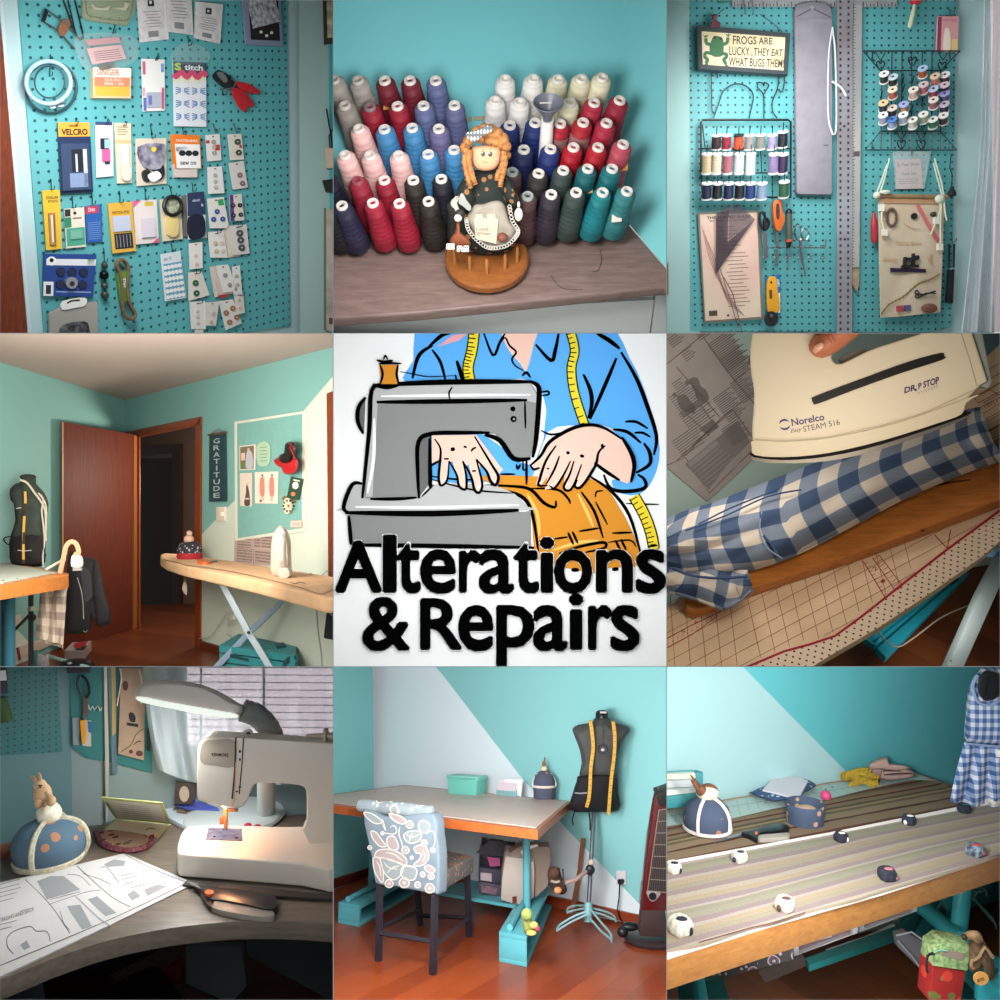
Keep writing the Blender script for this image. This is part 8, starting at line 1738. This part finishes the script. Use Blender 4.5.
# --- gingham dress on the form
m = T('gingham_dress', 'blue and white checked dress on a black form at the right edge', 'dress')
dg9 = stand(px(*r9(900, 400), 4.0)); 
GM9 = M('#c9cbd8', .85, 'check', c2='#39598c', st='#7f93b8', s=1)
uvd = lambda p: (dg9.loc(p)[0] / .036 + .3 * dg9.loc(p)[1], dg9.loc(p)[1] / .042)
MB(GM9).puff(dg9,[(q.x,q.y) for q in cr(r9(880,25,920,5,1010,0,1060,50,1060,300,1060,480,960,490,800,460,795,300,810,160,840,90),3,True)],.12,0,pw=.25,cen=r9(940,250)).build('bodice',m,uv=uvd)
def skirt9(x, y):
    a_ = lerp2(r9(795,455),r9(705,800),y); b_ = lerp2(r9(1060,480),r9(1100,900),y); u = lerp2(a_,b_,x); return dg9.at(u[0],u[1],.11 + .02 * sin(x * 20 + y) * (.4 + y))
MB(GM9).grid(skirt9, 30, 8, .01).build('skirt', m, uv=uvd)
MB(M('#17191c',.4)).puff(dg9,cr(r9(875,80,900,40,940,35,1000,60,1005,150,980,195,920,212,880,180,868,130),3,True),.012,.125,pw=.3).build('arm_plate',m); MB(M('#050507')).ink(dg9,r9(935,55,928,110,915,180),2.4,.139).build('plate_slot',m)
MB(M('#8296b8',.8)).wire(dg9,[(*q,.13) for q in r9(868,60,840,110,850,180,880,225,940,235,990,210)],1.6,sm=3).wire(dg9,[(*q,.13) for q in r9(800,462,880,470,960,478,1040,480)],1.2,sm=2).build('seam_binding',m)
MB(M('#e6e2da', .6)).prism(dg9, r9(985, 500, 1020, 500, 1020, 545, 985, 540), .01, .15).build('paper_tag', m)
# --- under the table
WP = M('#c9ccd2', .35); CLD = M('#9c98a0', .25, a=.6)
def drawer9(label, q, Y, tint):
    pl_ = facing(Y); t = T('storage_drawer', label, 'drawer', 'clear plastic drawers under the table')
    mm = MB(WP); ii = [lerp2(a_, (sum(x for x, _ in q) / 4, sum(y for _, y in q) / 4), .16) for a_ in q]
    for k in range(4): mm.prism(pl_, [q[k], q[(k + 1) % 4], ii[(k + 1) % 4], ii[k]], .03, 0)
    mm.build('frame',t); MB(M(tint,.3,'n',c2='#6a5f66',s=18)).prism(pl_,ii,.02,-.01).build('front',t); c_ = lerp2(ii[0],ii[2],.5)
    MB(WP).prism(pl_,[(c_[0] - 6,c_[1] + 1),(c_[0] + 6,c_[1] - 3),(c_[0] + 6,c_[1] + 1),(c_[0] - 6,c_[1] + 4)],.03,.02).build('handle',t)
drawer9('clear drawer with a white frame and mauve contents, left one under the table',z9(383,815,575,765,575,800,385,870),3.75,'#8d747c')
drawer9('clear drawer with a white frame and grey contents, right one under the table',z9(580,750,752,700,752,735,582,797),3.85,'#7d7a80')
drawer9('clear drawer low down, its front showing below the teal shelf',z9(488,858,598,822,598,845,488,886),3.95,'#8a8f98')
drawer9('clear drawer farthest back and lowest, next to the teal foot',z9(600,822,690,780,690,805,600,845),4.05,'#6a7078')
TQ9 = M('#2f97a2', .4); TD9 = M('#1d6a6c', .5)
m = T('table_frame', 'turquoise table frame with a shelf, posts and a long foot box', 'table base')
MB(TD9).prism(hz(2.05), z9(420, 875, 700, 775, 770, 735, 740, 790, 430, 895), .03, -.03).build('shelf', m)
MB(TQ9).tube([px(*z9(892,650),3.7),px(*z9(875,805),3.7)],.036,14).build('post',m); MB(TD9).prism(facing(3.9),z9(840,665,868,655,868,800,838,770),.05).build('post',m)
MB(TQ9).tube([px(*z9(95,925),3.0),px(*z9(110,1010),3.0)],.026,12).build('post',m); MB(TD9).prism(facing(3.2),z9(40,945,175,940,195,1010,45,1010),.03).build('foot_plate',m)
ftop = hz(2.12)
MB(TQ9).prism(ftop,[z9(*q) for q in ((715,755),(760,735),(1010,880),(1010,900),(935,970),(900,930))],.03,-.03).build('foot_box_top',m,bevel=.004)
MB(TQ9).prism(facing(3.35), t9(875, 905, 1010, 830, 1010, 1010, 870, 1010), .03).build('foot_box_end', m, bevel=.004)
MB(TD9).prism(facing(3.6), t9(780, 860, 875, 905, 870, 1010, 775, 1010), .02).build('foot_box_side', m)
MB(TQ9).tube([px(*t9(520, 430), 3.95), px(*t9(650, 540), 3.8), px(*t9(770, 650), 3.6)], .04, 12).build('foot_rail', m)
MB(M('#1c1a1e',.8,'vor',c2='#7c7078',st='#3a2a3a',s=14)).prism(facing(3.45),z9(118,925,380,835,382,880,240,915,125,955),.02).build('floral_box',label='black and white flowered box front under the left of the table',cat='box')
MB(M('#4a4442',.25,a=.5)).prism(facing(3.6),z9(280,915,415,870,430,895,300,950),.02).build('clear_tray',label='smoky clear tray behind the flowered box',cat='tray')
m = T('clear_box', 'grey clear storage box on the floor left of the gift bag', 'storage box')
MB(M('#8a8d98',.25,a=.75)).prism(facing(3.75),t9(390,620,450,600,620,700,590,860,560,850,400,690),.04).build('body',m,bevel=.006); MB(M('#c2c6d0',.3)).wire(facing(3.7),[(*q,0) for q in t9(390,620,480,600,620,700)],1).wire(facing(3.7),[(*q,0) for q in t9(400,650,480,740,585,880)],.8).build('rim',m)
m = T('gift_bag', 'red and green printed gift bag standing in front of the turquoise foot', 'bag')
gp = facing(3.3)
MB(M('#96211f',.7,'spots',c2='#6a6a38',s=16,w=.3,st='#c23a2c')).prism(gp,t9(605,790,800,835,770,1010,585,1010),.10,-.10).build('body',m,bevel=.006)
MB(M('#5f8a52',.8,'n',c2='#a9c08a',s=60)).prism(gp,t9(620,700,680,660,830,685,810,830,605,800),.10,-.09).build('green_top',m,bevel=.004)
MB(M('#8d7f74',.8)).prism(gp,t9(650,735,690,705,800,730,770,770),.002,.012).build('lining',m); MB(M('#1c1c20')).wire(gp,[(*q,.02) for q in t9(608,725,575,740,568,800,575,840)],1.3,sm=3).build('handle',m); MB(M('#7fc0a8')).wire(gp,[(*q,.02) for q in t9(610,720,650,705,690,712)],.8).build('ribbon',m)
m = T('teddy_bear', 'shaggy brown bear with a tan hat and round tag, slumped on the foot box', 'toy')
bp9 = facing(3.3); BR = M('#6f5a42', .95, 'n', c2='#57452f', s=50, b=1)
MB(BR).puff(bp9,cr(t9(820,640,880,620,930,690,960,760,972,860,945,885,915,850,900,800,870,840,820,820,815,740),3,True),.06,0).build('body',m)
MB(M('#a98a68',.9,'n',c2='#8d6f50',s=40,b=.6)).puff(bp9,cr(t9(775,615,820,592,870,595,900,640,880,670,840,650,790,640),3,True),.05,.05).build('hat',m); MB(M('#8f7558',.9)).wire(bp9,[(*q,.07) for q in t9(840,770,880,745,910,690,950,740,960,750)],1.6,sm=2).wire(bp9,[(*q,.07) for q in t9(840,760,830,800,850,815)],1.4,sm=2).build('scarf',m)
MB(M('#2a1c14')).ell(bp9.at(*t9(790, 630), .09), .012).build('nose', m)
tgp = [(t9(890, 875)[0] + 7.6 * cos(k * .52), t9(890, 875)[1] + 6.8 * sin(k * .52)) for k in range(12)]
MB(M('#d39a54',.5)).prism(bp9,tgp,.006,.09).use(M('#3a2a1c')).text(bp9,'BOYDS',[t9(865,878),t9(905,866),t9(910,884),t9(870,897)],.0975,.02).build('round_tag',m,smooth=0)
m = T('hanger_stand', 'pale turquoise wire hanger foot of the form, on the floor at the far right', 'stand')
HS = M('#7fc4b8', .4)
for s_ in (t9(820,340,870,335,915,350,920,385),t9(830,355,880,365,915,355),t9(850,390,880,350),t9(830,395,880,440,940,500,970,550,978,580),t9(850,400,900,470,960,540),t9(620,480,650,430,690,400)): MB(HS).wire(facing(4.3),[(*q,0) for q in s_],.95,sm=2).build('wire',m)
MB(M('#1c2030',.5)).prism(facing(4.2),t9(700,380,740,350,735,560,690,520),.03).build('dark_pouch',label='dark pouch hanging behind the turquoise post',cat='pouch'); MB(M('#1f2340',.5)).prism(facing(3.95),t9(815,380,830,380,795,590,780,590),.02).build('navy_strip',label='navy strip hanging just right of the turquoise post',cat='strip')
light(px(780, 790, 1.85), px(840, 860, 3.6), .34, 21, (1, .97, .93))  # added front fill for the fabric table, unseen
light(px(830, 760, 2.5), px(920, 760, 4.4), .2, 19, (1, 1, 1))  # added deeper fill for the wall and dress
light(px(830, 988, 3.15), px(800, 900, 4.2), .3, 5, (1, .95, .9))  # added fill to lift the things under the table
# ============================================================ hand iron pressing a checked sleeve (middle right cell)
CB[:] = [666.8, 333.4, 1000, 666.4]
z6, a6, b6, c6, d6 = Zm(665, 330, .34), Zm(665, 330, .17), Zm(830, 330, .17), Zm(665, 500, .17), Zm(830, 500, .17)
w6 = three(px(667, 400, 3.3), px(1000, 400, 3.7), px(700, 560, 3.4))
MB(M('#a9bdb4',.7,'wall')).prism(w6,pr(600,300,1060,300,1060,720,600,720),.02,-.02).build('wall_back',kind='structure')
MB(M('#7d98a4',.7)).prism(w6,pr(955,300,1060,300,1060,380,990,372,975,372),.004,.0).build('trim_60',kind='structure')
# newspaper sheet
m = T('newsprint_sheet', 'grey newsprint instruction sheet stuck diagonally on the wall behind the iron', 'paper sheet')
nq = [z6(-140, 60), z6(150, -60), z6(330, 290), z6(125, 505)]
npts = [z6(-60, -40), z6(175, -40), z6(198, 15), z6(275, 150), z6(345, 300), z6(125, 505), z6(0, 400), z6(-60, 350)]
mm = MB(M('#a39891', .75, 'n', c2='#968b85', s=4, b=0)).prism(w6, npts, .006, .002); o_ = .0088; A6 = -.72
mm.build('sheet', m, smooth=0)
def blk(cx, cy, L_, n_, sp_, w_=1.0, cc='#6a615d', frac=1.0):
    mm = MB(M(cc, .8)); d_ = V((cos(-.62), sin(-.62))); q_ = V((-d_.y, d_.x)); c_ = V(z6(cx, cy))
    for k in range(n_): a_ = c_ + q_ * k * sp_; L2 = L_ * (1 - .25 * ((k * 5) % 3) / 2); mm.stroke(w6,[a_,a_ + d_ * L2],w_,o_)
    return mm
bl_ = [(45,70,14,5,2.4),(125,45,30,16,2.2),(160,90,26,12,2.2),(20,160,12,6,2.4),(12,200,30,10,2.6),(40,250,34,9,2.6),(20,330,36,8,2.6),(140,205,22,14,2.1),(190,160,20,12,2.1),(165,295,24,10,2.2),(5,30,16,5,2.3),(90,15,22,4,2.3)]
for b_ in bl_: blk(*b_).build('text_block', m, smooth=0)
mm = MB(M('#6b5654', .8))
for s_ in (z6(0,105,115,10),z6(112,20,190,130,265,220),z6(35,385,170,255,265,180),z6(0,400,60,375,130,480,260,350),z6(60,370,115,310,200,235),z6(200,235,275,340),z6(35,110,160,255)): mm.stroke(w6,s_,1,o_)
mm.build('frame_line', m, smooth=0)
mm = MB(M('#7d7370',.8)).decal(w6,z6(58,395,150,320,215,265,250,330,180,400,130,470),o_); mm.use(M('#8f8581')).decal(w6,z6(66,392,150,325,160,335,75,405),o_ + .0006); mm.use(M('#978c87'))
for k in range(7): mm.stroke(w6, [z6(75 + k * 9, 415 + k * 8), z6(160 + k * 11, 345 + k * 7)], .7, o_ + .0008)
mm.use(M('#6f6661')).decal(w6,cr(z6(70,145,95,140,105,165,120,175,130,200,118,215,95,205,85,180),2,True),o_).decal(w6,cr(z6(35,195,60,190,75,210,90,225,85,245,55,240,40,220),2,True),o_); mm.disc(w6,*z6(65,155),2.4,off=o_).disc(w6,*z6(28,190),2.2,off=o_); mm.stroke(w6,z6(100,215,140,270),1,o_).stroke(w6,z6(60,245,110,290),1,o_).decal(w6,z6(100,290,140,262,160,285,125,310),o_).build('figure_drawings',m,smooth=0)
# --- floor, crate, stand leg seen past the board edge
B6 = three(px(670, 660, 2.6), px(1000, 530, 2.8), px(995, 372, 3.3))
f6 = three(px(830, 667, 3.15), px(1000, 667, 3.15), px(1000, 560, 3.8))
MB(M('#4a2410',.4,'planks',c2='#7a4220',s=6,rot=.9)).prism(f6,pr(780,520,1060,500,1060,720,780,720),.02,-.02).build('floor',kind='structure',uv=lambda p: f6.loc(p))
m = T('slatted_crate','bright turquoise slatted crate on the floor under the ironing board','crate'); fc = Pl(f6.o + f6.n * .1,f6.n)
CT = M('#1b8fa6', .45)
for q in (d6(200,810,770,395,800,400,260,850),d6(275,870,800,420,822,425,330,925),d6(240,830,790,405,800,412,265,855)): MB(CT).prism(fc,q,.03,-.03).build('slat',m,bevel=.004)
MB(M('#13707f',.5)).prism(fc,d6(200,812,262,770,345,870,325,925),.02,-.045).build('end_panel',m); MB(M('#0a2a30')).prism(fc,d6(240,830,790,415,800,425,290,870),.002,-.03).prism(fc,d6(690,480,740,450,760,465,715,500),.003,.001).build('gap',m)
MB(M('#8d8478',.5)).wire(fc,[(*q,.03) for q in d6(280,770,330,830,400,865,480,820,560,760,640,700,740,650,860,605)],.8,sm=3).build('cable',label='pale iron cord trailing over the crate and the floor',cat='cord')
MB(M('#6f7b7d',.4)).prism(facing(3.02),d6(1000,335,1040,330,1040,420,775,1010,680,1010,880,560),.04).use(M('#3a3c40')).disc(facing(3.02),*d6(712,945),.9,off=.042).build('support_leg',label='grey-white flat metal leg of the ironing board at the lower right',cat='leg',bevel=.004)
MB(M('#7fb0da',.5)).puff(facing(3.05),cr(d6(890,325,950,270,1030,240,1040,330,940,335),3,True),.03).build('blue_cloth',label='pale blue cloth hanging under the board at the right edge',cat='cloth')
# --- ironing board cover
m = T('ironing_board', 'ironing board with a cream measured cover, red line and dotted border', 'ironing board')
edge6 = [(1010,335),(1060,330),(1060,500),(1000,541),(983,556),(966,568),(932,592),(881,626),(830,655.6),(818,663),(800,674),(640,680),(640,625),(667,606),(690,590),(800,520)]
MB(M('#efcfab', .8, 'fabric', c2='#e8c49c', s=8, b=.1)).prism(B6, edge6, .05, -.05).build('cover', m, bevel=.008)
red = [d6(1060,15),d6(975,80),d6(690,290),d6(420,500),d6(180,690),d6(50,785),c6(1000,800),c6(850,850),c6(700,890),c6(500,975),c6(400,1010)]
def vred(u):
    for (a_, b_) in zip(red, red[1:]):
        if b_[0] <= u <= a_[0]: t_ = (u - b_[0]) / max(a_[0] - b_[0], 1e-6); return b_[1] + (a_[1] - b_[1]) * t_
    return 1e9 if u < red[-1][0] else 0
dp_ = [(q[0], q[1]) for q in red]
MB(M('#f0d6ba',.8,'dots',c2='#4a3430',s=48,w=.17,rot=.3,co='UV')).decal(B6,dp_ + [(800,674),(818,663),(830,655.6),(881,626),(932,592),(966,568),(983,556),(1000,541),(1060,500)],.0012).build('dotted_border',m,smooth=0,uv=B6.loc)
MB(M('#b01c38', .6)).stroke(B6, red, 2.4, .0022).build('red_border_line', m, smooth=0)
mm = MB(M('#a8644c', .8))
def gl6(p0, p1, w_=.55):
    P = [lerp2(p0, p1, k / 24) for k in range(25)]; run = []
    for q in P + [(0, 1e9)]:
        if q[1] < vred(q[0]) - 1: run.append(q)
        else:
            if len(run) > 1: mm.stroke(B6, run, w_, .002)
            run = []
for k in range(-3, 17):
    u0 = 30 + 83 * k; gl6(c6(u0, 560 - 32 * k if k > 0 else 560), c6(u0 + 30 + 9 * k + (60 if k > 4 else 0), 1000))
for k in range(-2, 14): gl6(c6(-50, 560 + 85 * k), c6(2100, 560 + 85 * k - 1150))
for k in range(8): gl6(b6(900 + 0 * k, 250 + 60 * k), b6(1060, 160 + 60 * k))
mm.build('grid_line', m, smooth=0)
mm = MB(M('#a83a40', .8))
mm.stroke(B6, c6(10, 815, 150, 740, 330, 655), .9, .0026).stroke(B6, c6(15, 870, 160, 790, 300, 690), .7, .0026)
for k in range(11): a_ = lerp2(c6(15,850),c6(300,690),k / 10); mm.stroke(B6,[a_,(a_[0] + .8,a_[1] - 2)],.6,.0026)
mm.stroke(B6,d6(195,360,325,575),.9,.0026).stroke(B6,d6(250,340,385,535),.9,.0026).stroke(B6,d6(290,325,420,495),.8,.0026)
for k in range(9): a_ = lerp2(d6(260,345),d6(395,530),k / 8); mm.stroke(B6,[a_,(a_[0] + 5,a_[1] - 3.5)],.5,.0026)
for k in range(9): a_ = lerp2(d6(205,375),d6(318,560),k / 8); mm.stroke(B6,[a_,(a_[0] + 3,a_[1] - 1.6)],.5,.0026)
mm.text(B6,'2',[d6(245,400),d6(270,385),d6(285,405),d6(262,420)],.0028).text(B6,'1',[d6(295,475),d6(318,462),d6(328,478),d6(305,490)],.0028)
mm.text(B6,'6',[c6(170,712),c6(188,704),c6(192,722),c6(176,730)],.0028).text(B6,'5',[c6(98,768),c6(116,760),c6(120,778),c6(102,788)],.0028)
mm.stroke(B6, d6(690, 285, 710, 175), 1, .0026).stroke(B6, d6(690, 285, 615, 205), 1, .0026)
mm.stroke(B6,b6(850,400,870,430,1060,330),.7,.0026).stroke(B6,b6(905,610,1060,520),.9,.0026).stroke(B6,b6(945,670,1060,600),.9,.0026).stroke(B6,b6(880,380,940,350,1060,420),.7,.0026)
for k in range(8): mm.stroke(B6, [b6(870 + k * 18, 460 - k * 9), b6(880 + k * 18, 480 - k * 9)], .6, .0026)
mm.build('printed_ruler', m, smooth=0)
# --- wooden sleeve board
W6 = Pl(B6.o + B6.n * .06, B6.n)
WB = M('#d2803a', .4, 'wood', c2='#ad6428', s=6, sc=(1.4, 9, 9), rot=.3, b=.1)
m = T('sleeve_board', 'orange-brown wooden sleeve board lying on the ironing board under the shirt', 'sleeve board')
MB(WB).prism(W6,[z6(58,800),z6(62,780),z6(120,735),z6(400,560),z6(980,330),z6(1060,330),z6(1060,470),z6(985,500),z6(600,645),z6(250,762),z6(140,808),z6(85,824),z6(64,816)],.055,-.055).build('top_board',m,bevel=.006,seg=3)
MB(M('#5c2e12')).disc(W6,*d6(545,180),2.6,1.2,.001).ink(W6,z6(700,480,800,455,900,440),2.4,.001).build('knot',m,smooth=0)
# --- checked shirt sleeve
m = T('checked_shirt', 'blue and cream gingham shirt sleeve pulled over the wooden sleeve board', 'shirt')
GS = M('#d8c8b8', .85, 'check', c2='#3d4f6e', st='#7c8595', s=1)
Tc = cr([z6(-40,580),z6(60,538),z6(150,510),z6(300,452),z6(440,398),z6(600,340),z6(760,285),z6(870,245),z6(925,232)],6)
Bc = cr([z6(-40,700),z6(80,724),z6(210,718),z6(370,670),z6(530,590),z6(690,505),z6(850,435),z6(955,398),z6(988,388)],6)
nT = len(Tc) - 1
def slv(x, y):
    f_ = x * nT; i = min(int(f_),nT - 1); a_ = Tc[i].lerp(Tc[i + 1],f_ - i); b_ = Bc[i].lerp(Bc[i + 1],f_ - i); q = a_.lerp(b_,y)
    k = .045 + .10 * sin(pi * min(y * 1.05,1)) ** .7 + .012 * sin(y * 16 + x * 5) * (1 - x) + .008 * sin(x * 40) * sin(y * 9)
    if x < .42: k += .02 * sin(y * 26 + x * 14) * max(0, .42 - x) * 2
    return W6.at(q.x, q.y, k)
MB(GS).grid(slv,72,26,.008,uvf=lambda x,y: (x * 10.5 + .6 * y + .25 * sin(y * 4),y * 2.6 + .35 * x + (.3 * sin(x * 9) if x < .4 else 0))).build('sleeve',m)
def cuff(x, y):
    a_ = lerp2(z6(-30,700),z6(245,712),x); b_ = V(cr([z6(-30,760),z6(100,800),z6(178,822),z6(256,770)],8)[min(int(x * 24),24)]); q = lerp2(a_,(b_.x,b_.y),y)
    return W6.at(q[0], q[1], .05 + .05 * sin(pi * min(1, y + .15)) + .02 * sin(x * 13 + y * 3) * (1 - y * .5))
MB(GS).grid(cuff, 30, 10, .008, uvf=lambda x, y: (x * 3 + .5 * y, y * 1.3 + .4 * sin(x * 4))).build('cuff', m)
MB(M('#7d8ba6',.8)).wire(W6,[(*q,.155) for q in z6(285,535,278,590,300,640,345,672)],.8,sm=3).wire(W6,[(*q,.14) for q in z6(188,812,225,792,252,765)],.7,sm=2).build('seam',m)
MB(M('#33476c',.8)).wire(W6,[(*q,.15) for q in z6(290,605,320,640,335,668)],1.3,sm=2).wire(W6,[(*q,.145) for q in z6(20,700,80,722,160,730,240,725)],1.4,sm=3).wire(W6,[(*q,.16) for q in z6(60,590,180,545,300,490,400,470)],.9,sm=3).wire(W6,[(*q,.165) for q in z6(100,570,200,520,330,470)],.9,sm=3).build('fold',m)
# --- iron
m = T('hand_iron', 'cream hand-held steam iron with purple lettering, tilted over the shirt', 'iron')
ip6 = Pl(px(820, 420, 2.3), -ray(800, 400))
IW = M('#dccdb4', .5, sp=.3); IW2 = M('#d2c2a6', .5)
body6 = cr([z6(262,350),z6(256,300),z6(262,190),z6(252,120),z6(250,60),z6(256,20)],4) + [V(z6(260,-40)),V(z6(560,-40)),V(z6(545,8))] + cr([z6(520,40),z6(492,70),z6(495,92),z6(520,98),z6(600,60),z6(690,30),z6(760,8)],3) + [V(z6(800,-40)),V(z6(895,-40)),V(z6(905,10)),V(z6(950,150)),V(z6(925,165)),V(z6(880,215)),V(z6(872,245))] + cr([z6(760,275),z6(640,315),z6(480,345),z6(350,352),z6(262,350)],3)[:-1]
MB(IW).prism(ip6, [(q.x, q.y) for q in body6], .13, -.13).build('body', m, bevel=.016, seg=4)
sk6 = cr([z6(255,345),z6(262,325),z6(350,328),z6(480,318),z6(640,285),z6(760,248),z6(920,190),z6(885,215),z6(872,248),z6(800,275),z6(640,325),z6(480,362),z6(350,374),z6(265,368)],3,True)
MB(IW2).prism(ip6, [(q.x, q.y) for q in sk6], .13, -.115).build('skirt', m, bevel=.008, seg=3)
MB(M('#15100d',.6,sp=.1)).prism(ip6,[(q.x,q.y) for q in cr([z6(258,360),z6(350,370),z6(480,358),z6(640,322),z6(875,245),z6(873,258),z6(640,336),z6(480,372),z6(350,383),z6(262,374)],3,True)],.18,-.172).build('gap_band',m)
MB(M('#6a6258',.35,m=.5)).prism(ip6,[(q.x,q.y) for q in cr([z6(258,372),z6(350,382),z6(480,371),z6(640,335),z6(872,256),z6(868,268),z6(640,350),z6(480,385),z6(350,392),z6(268,385)],3,True)],.18,-.174).build('soleplate',m)
MB(M('#8f9690',.35)).prism(ip6,z6(905,-40,925,-40,962,155,950,172,925,165,950,150,905,10),.14,-.15).build('heel_cap',m,bevel=.004)
MB(M('#1c1a18',.5,sp=.2)).prism(ip6,cr(z6(432,203,445,193,600,135,720,92,810,68,820,76,815,88,700,125,560,175,450,217,436,214),3,True),.003,.0005).build('water_window',m)
mm = MB(M('#a89a82',.35)); mm.stroke(ip6,z6(265,322,350,326,480,314,640,280,760,245,918,172),.7,.0195).stroke(ip6,z6(862,-20,900,100,918,165),.7,.0008).build('seam_line',m,smooth=0)
MB(M('#8a8074',.3)).prism(ip6,cr(z6(512,92,520,78,560,62,590,55,592,66,575,82,530,97),3,True),.03,-.08).build('spray_button',m,bevel=.004)
MB(M('#1a1a1c', .4)).ell(ip6.at(*z6(258, 88), -.05), (.012, .03, .016)).build('nozzle', m)
PU = M('#3d2360', .5); mm = MB(PU)
mm.text(ip6, 'Norelco', [z6(370, 262), z6(466, 245), z6(470, 265), z6(374, 283)], .001, .02)
for k0, k1 in ((.2, 2.6), (3.3, 5.6)):
    mm.stroke(ip6,[(z6(352,278)[0] + 5.0 * cos(k0 + (k1 - k0) * j / 9) * (1.05),z6(352,278)[1] + 4.6 * sin(k0 + (k1 - k0) * j / 9)) for j in range(10)],[.5,1,1.6,2,2.2,2.2,2,1.6,1,.5],.001)
mm.use(M('#4a4450')).text(ip6,'STEAM 516',[z6(405,284),z6(512,262),z6(515,278),z6(408,300)],.001).text(ip6,'Easy',[z6(368,292),z6(402,285),z6(404,300),z6(370,306)],.001,0,.4)
mm.use(PU).text(ip6,'DR',[z6(701,170),z6(735,160),z6(738,177),z6(704,187)],.001,.03,.2).text(ip6,'P STOP',[z6(742,158),z6(805,136),z6(808,157),z6(745,175)],.001,.03,.2).disc(ip6,*z6(738,176),.9,1.4,.001)
mm.use(M('#a59a96')).text(ip6,'SYSTEM',[z6(742,182),z6(802,162),z6(803,170),z6(744,190)],.001).build('lettering',m,smooth=0)
# --- thumb on the handle
m = T('person', 'person holding the iron, only the thumb shows on its cream handle', 'person')
SK6 = M('#b9694a', .5, 'n', c2='#c47a58', s=14, b=.1)
tp = Pl(ip6.o + ip6.n * .03, ip6.n)
def ringt(c_, r_, d_=.8):   # cross-sections of the thumb from tip to base
    return c_, r_
ths = [(z6(428,66),.006),(z6(433,62),.020),(z6(445,56),.031),(z6(462,46),.037),(z6(482,34),.038),(z6(500,20),.040),(z6(518,2),.043),(z6(545,-30),.05)]
MB(SK6).tube([tp.at(*c_,-.005 + .0 * i) for i,(c_,r_) in enumerate(ths)],[r_ * .95 for _,r_ in ths],18).build('thumb',m,smooth=70)
MB(M('#d49a80',.25,coat=.4)).puff(Pl(tp.o + tp.n * .026,(tp.n + V((-.25,0,-.2)))),cr(z6(434,58,442,44,458,36,470,40,466,54,450,66,438,68),3,True),.010,0,pw=.5).build('thumbnail',m)
mm = MB(M('#a05840',.6)); mm.wire(tp,[(*q,.036) for q in z6(478,18,484,30,492,40)],.3,sm=2).wire(tp,[(*q,.037) for q in z6(486,12,494,26,502,34)],.3,sm=2).build('knuckle_crease',m)
light(px(820, 460, 1.82), px(830, 520, 2.9), .3, 2.8, (1, .9, .76))  # added front fill for the iron and shirt, unseen
light(px(740, 370, 2.45), px(730, 430, 3.4), .35, 8, (1, .97, .92))  # added deeper fill aimed at the wall and newsprint
light(px(950, 620, 2.92), px(930, 640, 3.5), .2, .9, (1, .93, .85))  # added weak fill for the floor past the board edge
# ============================================================ added dividers, edge-on to the camera, keep light from crossing the nine cells
CB[:] = [-60, -60, 1060, 1060]
def divider(n, a, b):  # thin board added to block light between neighbouring cells
    (u0, v0), (u1, v1) = a, b
    p = [px(u0, v0, 1.78), px(u1, v1, 1.78), px(u1, v1, 9.8), px(u0, v0, 9.8)]
    nn = (p[1] - p[0]).cross(p[3] - p[0]).normalized() * .0008
    MB(DIVM).add([q + nn for q in p] + [q - nn for q in p],[(0,1,2,3),(7,6,5,4),(0,4,5,1),(1,5,6,2),(2,6,7,3),(3,7,4,0)]).build('trim_%d' % n,kind='structure',clip=False,smooth=0)
DIVM = M('#b4b8b6', .8)
for i, g in enumerate((-1, 333.2, 666.6, 1001)):
    divider(40 + i, (g, -1), (g, 1001)); divider(50 + i, (-1, g), (1001, g))
# ------------------------------------------------------------ display case, settle origins, camera
CB[:] = [0, 0, 1000, 1000]
DIV = M('#d8dcdc', .7)
def settle():
    objs = [o for o in COL.objects if o.type in ('MESH', 'EMPTY')]
    bb = {}
    def bounds(o):
        pts = []
        if o.type == 'MESH':
            vs = o.data.vertices; xs = [v.co for v in vs]
            pts += [V((min(c[i] for c in xs) for i in range(3))), V((max(c[i] for c in xs) for i in range(3)))]
        for c in kids.get(o.name, []): pts += bounds(c)
        if not pts: bb[o.name] = None; return []
        lo = V([min(p[i] for p in pts) for i in range(3)]); hi = V([max(p[i] for p in pts) for i in range(3)])
        bb[o.name] = V(((lo.x + hi.x) / 2, (lo.y + hi.y) / 2, lo.z)); return [lo, hi]
    kids = {}
    for o in objs:
        if o.parent: kids.setdefault(o.parent.name, []).append(o)
    for o in objs:
        if not o.parent: bounds(o)
    for o in objs:
        if bb[o.name] is None: continue
        if o.type == 'MESH': o.data.transform(Matrix.Translation(-bb[o.name]))
        o.location = bb[o.name] - (bb[o.parent.name] if o.parent else V((0, 0, 0)))
    for o in objs:
        if bb.get(o.name) is None: bpy.data.objects.remove(o)
settle()
sc = bpy.context.scene
cam = bpy.data.cameras.new('camera'); cam.sensor_width = 36; cam.lens = 36 * F / 1000; cam.clip_end = 100
co = bpy.data.objects.new('camera', cam); COL.objects.link(co); co.location = E; co.rotation_euler = (pi / 2, 0, 0)
sc.camera = co
w = bpy.data.worlds.new('daylight'); sc.world = w; w.use_nodes = True
w.node_tree.nodes['Background'].inputs[0].default_value = (.93, .97, 1, 1)
w.node_tree.nodes['Background'].inputs[1].default_value = .5
sc.view_settings.view_transform = 'Standard'; sc.view_settings.look = 'None'
sc.view_settings.gamma = 1; sc.view_settings.exposure = 0
